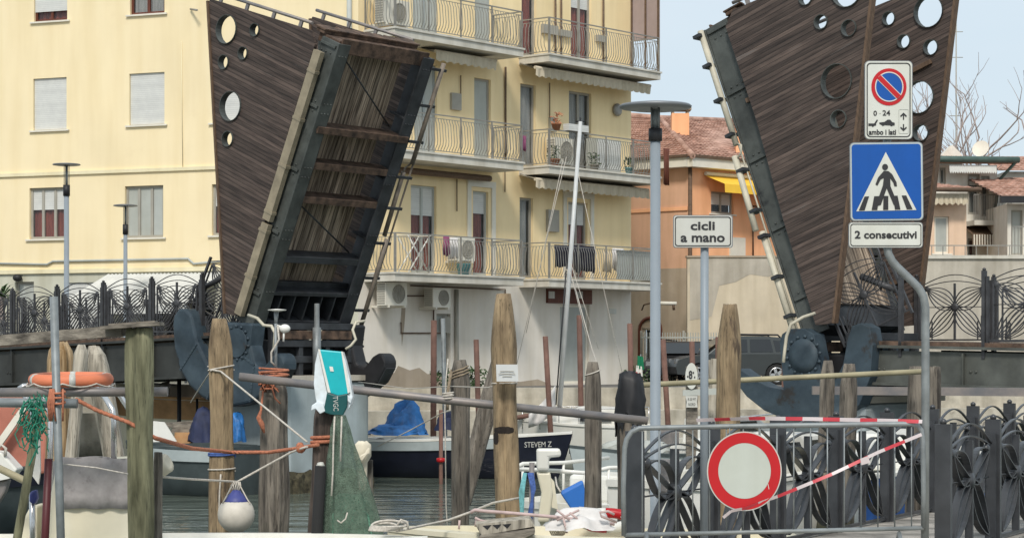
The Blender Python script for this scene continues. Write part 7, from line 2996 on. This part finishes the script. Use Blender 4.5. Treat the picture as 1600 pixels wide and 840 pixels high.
# white boats behind the walkway
for i, (x0, d0, x1, d1, bm, fr, lab, hm) in enumerate((
        (1030, 27.0, 1345, 31.0, 1.8, 1.2, 'white boat moored just behind the no entry sign and the walkway railing', m_white),
        (1090, 33.5, 1370, 39.0, 2.2, .95, 'larger white boat below the right rocker, farther behind the walkway', m_white),
        (1040, 44, 1240, 47.5, 2.2, .95, 'white cabin cruiser moored by the far quay left of the right rocker', m_white),
        (1290, 31.0, 1540, 36, 1.8, 1.1, 'white boat with blue side moored behind the right part of the walkway', m_bluehull))):
    bt, W_, hx, hy, L_ = boat((P(x0, 0, d0).x, d0), (P(x1, 0, d1).x, d1), bm, fr, lab, hm, m_white, sheer=.3)
    mb = MB()
    mb.prism([(L_ * .3, fr), (L_ * .32, fr + .55), (L_ * .5, fr + .6), (L_ * .66, fr + .2), (L_ * .68, fr)], W_(0, -bm * .3, 0), hx, (0, 0, 1), hy * bm * .6)
    mb.build('cabin', m_white, bt, bevel=.05)
    mb = MB()
    mb.add([W_(L_ * .35, -bm * .3 - .008, fr + .28), W_(L_ * .52, -bm * .3 - .008, fr + .28), W_(L_ * .49, -bm * .3 - .008, fr + .5), W_(L_ * .36, -bm * .3 - .008, fr + .5)], [(0, 1, 2, 3)])
    mb.build('window', m_carg, bt)
    for s_ in (-1, 1):
        tube_part([W_(L_ * .7, s_ * bm * .33, fr + .1), W_(L_ * .72, s_ * bm * .33, fr + .5), W_(L_ * .98, s_ * .03, fr + .62)], .018, m_chrome, bt, 'pulpit_rail')
    mb = MB()
    mb.obox(W_(.12, 0, fr + .12), hx * .16, hy * .16, V(0, 0, .22))
    mb.build('engine_cover', m_black if i % 2 else m_galvd, bt, bevel=.05)

# white and dark panel (channel signs) between lamp and cycle sign
t = thing('channel_sign', 'oval white channel sign on a wooden stake left of the cycle sign pole', 'sign', P(1080, 640, 30).xy.to_3d() + V(0, 0, -1.2))
mb = MB()
a = P(1081, 572, 30.3)
mb.box(a.x - .08, a.x + .08, 30.25, 30.4, -1.2, a.z)
mb.build('stake', m_timber, t)
mb = MB()
mb.px([(1080.5 + 9.5 * math.cos(a * .2618), 587 + 20.5 * math.sin(a * .2618)) for a in range(24)], 30.18, .02)
mb.build('round_plate', m_signw, t)
text('8', t, m_signk, P(1079, 585, 30.17), width=6 * 30.2 / F, height=13 * 30.2 / F, name='numeral', bold=.02)
mb = MB()
for (x, y) in ((1083.5, 582), (1085.5, 589), (1074.5, 588)):
    mb.px([(x - .9, y - 1.6), (x + .9, y - 1.6), (x + .9, y + 1.6), (x - .9, y + 1.6)], 30.176, .003)
mb.build('mark', m_signk, t)
mb = MB()
mb.px([(1067, 609), (1120, 606), (1120, 616), (1067, 618)], 30.2, .04)
mb.build('cross_board', m_greypan, t)
mb = MB()
mb.px([(1071, 618), (1090, 618), (1089, 627), (1090, 636), (1072, 636), (1073, 627)], 30.19, .02)
mb.build('name_plate', m_signp, t)
text('A 20 MT', t, m_signk, P(1081, 623, 30.18), width=13 * 30.2 / F, height=4.2 * 30.2 / F)
text('NORD', t, m_signk, P(1081, 631, 30.18), width=11 * 30.2 / F, height=4.2 * 30.2 / F)
for X, lab in ((1110, 'pale weathered plank upright right of the cycle sign pole'), ):
    mb = MB()
    mb.bar(P(1118, 560, 30.6), P(1112, 660, 30.6), .13, .05, up=(0, 1, 0))
    mb.bar(P(1108, 562, 30.7), P(1124, 660, 30.7), .13, .05, up=(0, 1, 0))
    tag(mb.build('planks', m_pilew, None, base=P(1112, 660, 30.6)), 'pair of pale crossed planks behind the cycle sign pole', 'planks')


# ------------------------------------------------------------------ road signs, barrier, tape
def rrect(x0, x1, y0, y1, r, n=6):
    pts = []
    for cx, cy, a0 in ((x1 - r, y0 + r, -90), (x1 - r, y1 - r, 0), (x0 + r, y1 - r, 90), (x0 + r, y0 + r, 180)):
        for i in range(n + 1):
            a = R(a0 + 90 * i / n)
            pts.append((cx + r * math.cos(a), cy + r * math.sin(a)))
    return pts


def circ(cx, cy, rx, ry=None, n=40):
    ry = ry or rx
    return [(cx + rx * math.cos(2 * math.pi * i / n), cy + ry * math.sin(2 * math.pi * i / n)) for i in range(n)]


def rot(pts, c, deg):
    a = R(deg)
    return [(c[0] + (x - c[0]) * math.cos(a) - (y - c[1]) * math.sin(a), c[1] + (x - c[0]) * math.sin(a) + (y - c[1]) * math.cos(a)) for x, y in pts]


def plate(par, name, pts, d, m, th=.003):
    b_ = MB()
    b_.px(pts, d, th)
    return b_.build(name, m, par)


# sign pole with three plates
d = 17.5
K = d / F
t = thing('sign_pole', 'grey pole with an S bend carrying the parking, pedestrian crossing and text signs', 'road sign', P(1445, 0, d).xy.to_3d() + V(0, 0, 1.15))
path = [(1386, 120), (1386, 385), (1388, 396), (1394, 408), (1402, 417), (1424, 438), (1436, 450), (1443, 463), (1446, 480), (1446, 640), (1445, 882)]
tube_part([P(X, Y, d + .05) for X, Y in path], .033, m_galv, t, 'pole', 14)
pk_ = plate(t, 'parking_sign', rrect(1351, 1426, 95, 218, 7), d, m_back, .02)
plate(pk_, 'face', rrect(1352, 1425, 96, 217, 6.5), d - .004, m_signw)
fr_ = rrect(1354, 1422.5, 98.5, 214.5, 6)
b_ = MB()
q_ = lambda pts: [(P(X, Y, d).x, P(X, Y, d).z) for X, Y in pts]
b_.prism([q_(fr_), q_(rrect(1355.6, 1421, 100.1, 213, 5))], (0, d - .007, 0), (1, 0, 0), (0, 0, 1), (0, .002, 0))
b_.build('border_line', m_signk, pk_)
plate(pk_, 'red_disc', circ(1389, 136, 27.5, 29), d - .008, m_signr)
b_ = MB()
b_.prism([q_(circ(1389, 136, 22.2, 23.4)), q_(circ(1389, 136, 20.6, 21.8))], (0, d - .0125, 0), (1, 0, 0), (0, 0, 1), (0, .002, 0))
b_.build('white_ring', m_signw, pk_)
plate(pk_, 'blue_disc', circ(1389, 136, 20.6, 21.8), d - .0115, m_signb, .002)
bar_ = rot([(1366.6, 132.2), (1411.4, 132.2), (1411.4, 139.8), (1366.6, 139.8)], (1389, 136), 45)
plate(pk_, 'bar_edge', rot([(1368.5, 131.2), (1409.5, 131.2), (1409.5, 140.8), (1368.5, 140.8)], (1389, 136), 45), d - .0145, m_signw, .0015)
plate(pk_, 'red_bar', bar_, d - .0165, m_signr, .0015)
text('0', pk_, m_signk, P(1367.5, 177, d - .008), height=8.2 * K, width=5.5 * K, bold=.02)
text('-', pk_, m_signp, P(1375, 177, d - .008), width=2.5 * K, height=1.3 * K)
text('24', pk_, m_signk, P(1385, 176.5, d - .008), height=8.4 * K, width=12 * K, bold=.02)
text('ambo i lati', pk_, m_signk, P(1378.8, 206.5, d - .008), width=42.5 * K, height=8.5 * K, bold=.03)
plate(pk_, 'tow_truck_symbol', [(1357, 193), (1366, 193), (1370, 187), (1372, 187.5), (1369, 193), (1369, 196), (1366, 196.5), (1364, 198.5), (1361.5, 196.5), (1357, 197)], d - .008, m_signk)
plate(pk_, 'car_symbol', [(1374, 191.5), (1382, 190.6), (1387, 187), (1391, 187), (1394, 190.8), (1398, 192), (1398, 196), (1395.5, 196), (1393, 197.5), (1390.5, 196), (1382.5, 195.5), (1379.5, 197), (1377, 195), (1374, 193.5)], d - .008, m_signk)
plate(pk_, 'arrow_symbol', [(1411.8, 176), (1417, 181), (1416, 183), (1412.7, 180), (1412.7, 187), (1410.9, 187), (1410.9, 180), (1407.6, 183), (1406.6, 181)], d - .008, m_signk)
plate(pk_, 'arrow_symbol', [(1411.8, 205), (1417, 200), (1416, 198), (1412.7, 201), (1412.7, 194), (1410.9, 194), (1410.9, 201), (1407.6, 198), (1406.6, 200)], d - .008, m_signk)
b_ = MB()
b_.prism([q_(rrect(1404, 1419.5, 171, 209, 2)), q_(rrect(1404.6, 1418.9, 171.6, 208.4, 1.6))], (0, d - .007, 0), (1, 0, 0), (0, 0, 1), (0, .002, 0))
b_.build('arrow_frame', m_greypan, pk_)
cr = plate(t, 'crossing_sign', rot(rrect(1328, 1442.5, 222, 345, 7), (1386, 284), -.6), d, m_back, .02)
plate(cr, 'white_edge', rot(rrect(1329, 1441.5, 223, 344, 6.5), (1386, 284), -.6), d - .004, m_strake)
plate(cr, 'blue_face', rot(rrect(1331.3, 1439.2, 225.3, 341.7, 5), (1386, 284), -.6), d - .008, m_signb)
tri_ = [(1384, 237.5), (1432, 328), (1338, 330)]
plate(cr, 'white_triangle', tri_, d - .012, m_signw)
for pts in ([(1351, 307), (1358, 306.7), (1351, 328.5), (1342, 328.8)], [(1366, 306.5), (1373.5, 306.3), (1371, 328), (1362, 328.2)], [(1380.5, 306), (1388, 306), (1388, 327.7), (1380, 327.9)],
            [(1395, 305.8), (1402.5, 305.6), (1407, 327.2), (1398.5, 327.4)], [(1409, 305.4), (1416, 305.2), (1426, 326.8), (1417, 327)]):
    plate(cr, 'zebra_bar', pts, d - .016, m_signk)
b_ = MB()
b_.px(circ(1383, 261, 4.6, 4.9, 20), d - .0165, .003)
b_.px([(1381, 267), (1388, 267.2), (1394, 272), (1401, 285), (1401.5, 291), (1397.5, 291), (1396, 285.5), (1391, 278.5), (1391.5, 291), (1402, 317), (1401, 321), (1396.5, 320), (1385.5, 294), (1376.5, 320), (1372, 321.5), (1369.5, 318), (1379.5, 290), (1381, 278), (1376, 280.5), (1371, 290), (1368, 288), (1372, 277.5)], d - .0165, .003)
b_.build('walking_figure', m_signk, cr)
pl_ = plate(t, 'text_plate', rrect(1326, 1442, 347, 387, 5), d, m_back, .02)
plate(pl_, 'face', rrect(1327, 1441, 348, 386, 4.6), d - .004, m_signw)
b_ = MB()
b_.prism([q_(rrect(1328.6, 1439.4, 349.6, 384.4, 4)), q_(rrect(1329.8, 1438.2, 350.8, 383.2, 3.4))], (0, d - .007, 0), (1, 0, 0), (0, 0, 1), (0, .002, 0))
b_.build('border_line', m_signk, pl_)
text('2 consecutivi', pl_, m_signk, P(1384, 366.5, d - .008), width=97 * K, height=12.5 * K, bold=.03)
b_ = MB()
for Y in (110, 205, 240, 330, 366):
    b_.box(P(1386, Y, d).x - .06, P(1386, Y, d).x + .06, d + .019, d + .09, P(0, Y, d).z - .015, P(0, Y, d).z + .015)
b_.build('clamp', m_galv, t)

# cycle sign
d = 18.6
K = d / F
q_ = lambda pts: [(P(X, Y, d).x, P(X, Y, d).z) for X, Y in pts]
t = thing('sign_pole', 'straight grey pole with a white text sign for cyclists beside the street lamp', 'road sign', P(1101, 0, d).xy.to_3d() + V(0, 0, 1.15))
tube_part([(P(1101, 0, d).x, d + .06, 1.15), P(1101, 345, d + .06)], .036, m_bluegrey, t, 'pole', 14)
sg = plate(t, 'text_sign', rrect(1052, 1145, 336, 387, 4), d, m_back, .025)
plate(sg, 'face', rrect(1053, 1143.5, 337, 386, 3.5), d - .004, m_signp)
b_ = MB()
b_.prism([q_(rrect(1054.5, 1142, 338.5, 384.5, 4)), q_(rrect(1055.9, 1140.6, 339.9, 383.1, 3.4))], (0, d - .007, 0), (1, 0, 0), (0, 0, 1), (0, .002, 0))
b_.build('border_line', m_signk, sg)
text('cicli', sg, m_signk, P(1098, 352.5, d - .008), width=38 * K, height=14 * K, bold=.027)
text('a mano', sg, m_signk, P(1098, 373, d - .008), width=69 * K, height=10.5 * K, bold=.027)

# crowd barrier
d = 17.5
K = d / F
t = thing('crowd_barrier', 'galvanised crowd barrier with rounded corners standing across the walkway entrance', 'barrier', P(1205, 0, d).xy.to_3d() + V(0, 0, 1.15))
loop = [(975, 836), (974, 760), (976, 700), (979, 686), (987, 674), (999, 668.5), (1015, 668), (1200, 664.5), (1424, 661.5), (1434, 664), (1440, 672), (1442, 690), (1443, 760), (1443, 824)]
tube_part([P(X, Y, d) for X, Y in loop], .021, m_galv, t, 'frame', 12)
tube_part([P(975, 835, d), P(1200, 830, d), P(1443, 824, d)], .018, m_galv, t, 'bottom_rail', 12)
for i in range(17):
    X = 1003.5 + i * 26.3
    tube_part([P(X, 667 - i * .35, d), P(X, 834 - i * .6, d)], .006, m_galv, t, 'bar', 8)
for X in (1010, 1405):
    q = P(X, 832, d)
    mb = MB()
    mb.tube([(q.x, d - .35, 1.17), (q.x, d - .28, 1.2), (q.x, d, q.z), (q.x, d + .28, 1.2), (q.x, d + .35, 1.17)], .018, 10)
    mb.build('foot', m_galv, t)
# no-entry-for-vehicles disc hung on it
t = thing('round_sign', 'round white sign with a wide red rim hung on the crowd barrier', 'road sign', P(1163, 735, d - .06))
d = 17.42
K = d / F
b_ = MB()
b_.px(circ(1163, 735.5, 58.5, 62, 64), d, .012)
b_.build('disc', m_signp, t)
b_ = MB()
q_ = lambda pts: [(P(X, Y, d).x, P(X, Y, d).z) for X, Y in pts]
b_.prism([q_(circ(1163, 735.5, 56.6, 60.2, 64)), q_(circ(1163.3, 735, 41.2, 43.6, 64))], (0, d - .004, 0), (1, 0, 0), (0, 0, 1), (0, .003, 0))
b_.build('red_rim', m_signr, t)
plate(t, 'face', circ(1163.3, 735, 40.9, 43.3, 64), d - .004, m_signg)
plate(t, 'scratch', [(1199.5, 755), (1200.3, 755), (1202, 763), (1201.2, 764)], d - .0065, m_signw, .002)
b_ = MB()
for X in (1140, 1186):
    b_.tube([P(X, 682, d + .03), P(X, 670, d + .06), P(X, 662, d + .1), P(X, 668, d + .125)], .005, 6)
b_.build('hook', m_galv, t)


def tape(pts, label, w=.055, sd_=0):
    """red and white barrier tape through photo points (X, Y, d)"""
    rr = random.Random(sd_)
    q = [P(*p) for p in pts]
    b_ = MB()
    run = 0
    tw = rr.uniform(0, 6)
    for a, c in zip(q[:-1], q[1:]):
        n_ = max(1, int((c - a).length / .028))
        dv = (c - a).normalized()
        up = V(0, 0, 1) - dv * dv.z
        up.normalize()
        fw_ = dv.cross(up)
        for i in range(n_):
            p0, p1 = a.lerp(c, i / n_), a.lerp(c, (i + 1) / n_)
            b_.cur = int(run / .16) % 2
            run += (c - a).length / n_

            def off(s_):
                an = .35 * math.sin(s_ * 2.3 + tw) + .25 * math.sin(s_ * 5.1)
                return (up * math.cos(an) + fw_ * math.sin(an)) * w / 2
            o0, o1 = off(run - (c - a).length / n_), off(run)
            b_.add([p0 - o0, p1 - o1, p1 + o1, p0 + o0], [(0, 1, 2, 3)])
    o_ = b_.build('barrier_tape', [m_tapew, m_taper], None, base=q[0])
    sm2 = o_.modifiers.new('film', 'SOLIDIFY')
    sm2.thickness = .001
    return tag(o_, label, 'barrier tape', 'red and white tapes on the barrier')


tape(((1088, 656, 18.3), (1180, 653, 18.0), (1270, 654, 17.8), (1360, 656, 17.6), (1441, 658, 17.44)), 'red and white tape stretched level above the top rail of the crowd barrier', sd_=1, w=.032)
tape(((1130, 808, 17.38), (1142, 798, 17.38), (1165, 793, 17.405), (1220, 773, 17.43), (1300, 740, 17.44), (1372, 706, 17.44), (1440, 678, 17.44)), 'red and white tape running diagonally across the crowd barrier below the round sign', sd_=4, w=.027)
t = None
mb = MB()
mb.px([(1344, 716), (1356, 712), (1360, 722), (1346, 726)], 17.43, .004)
tag(mb.build('tape_knot', m_tapew, None, base=P(1350, 718, 17.43)), 'white knotted tape end on the diagonal tape at the right of the barrier', 'tape knot')
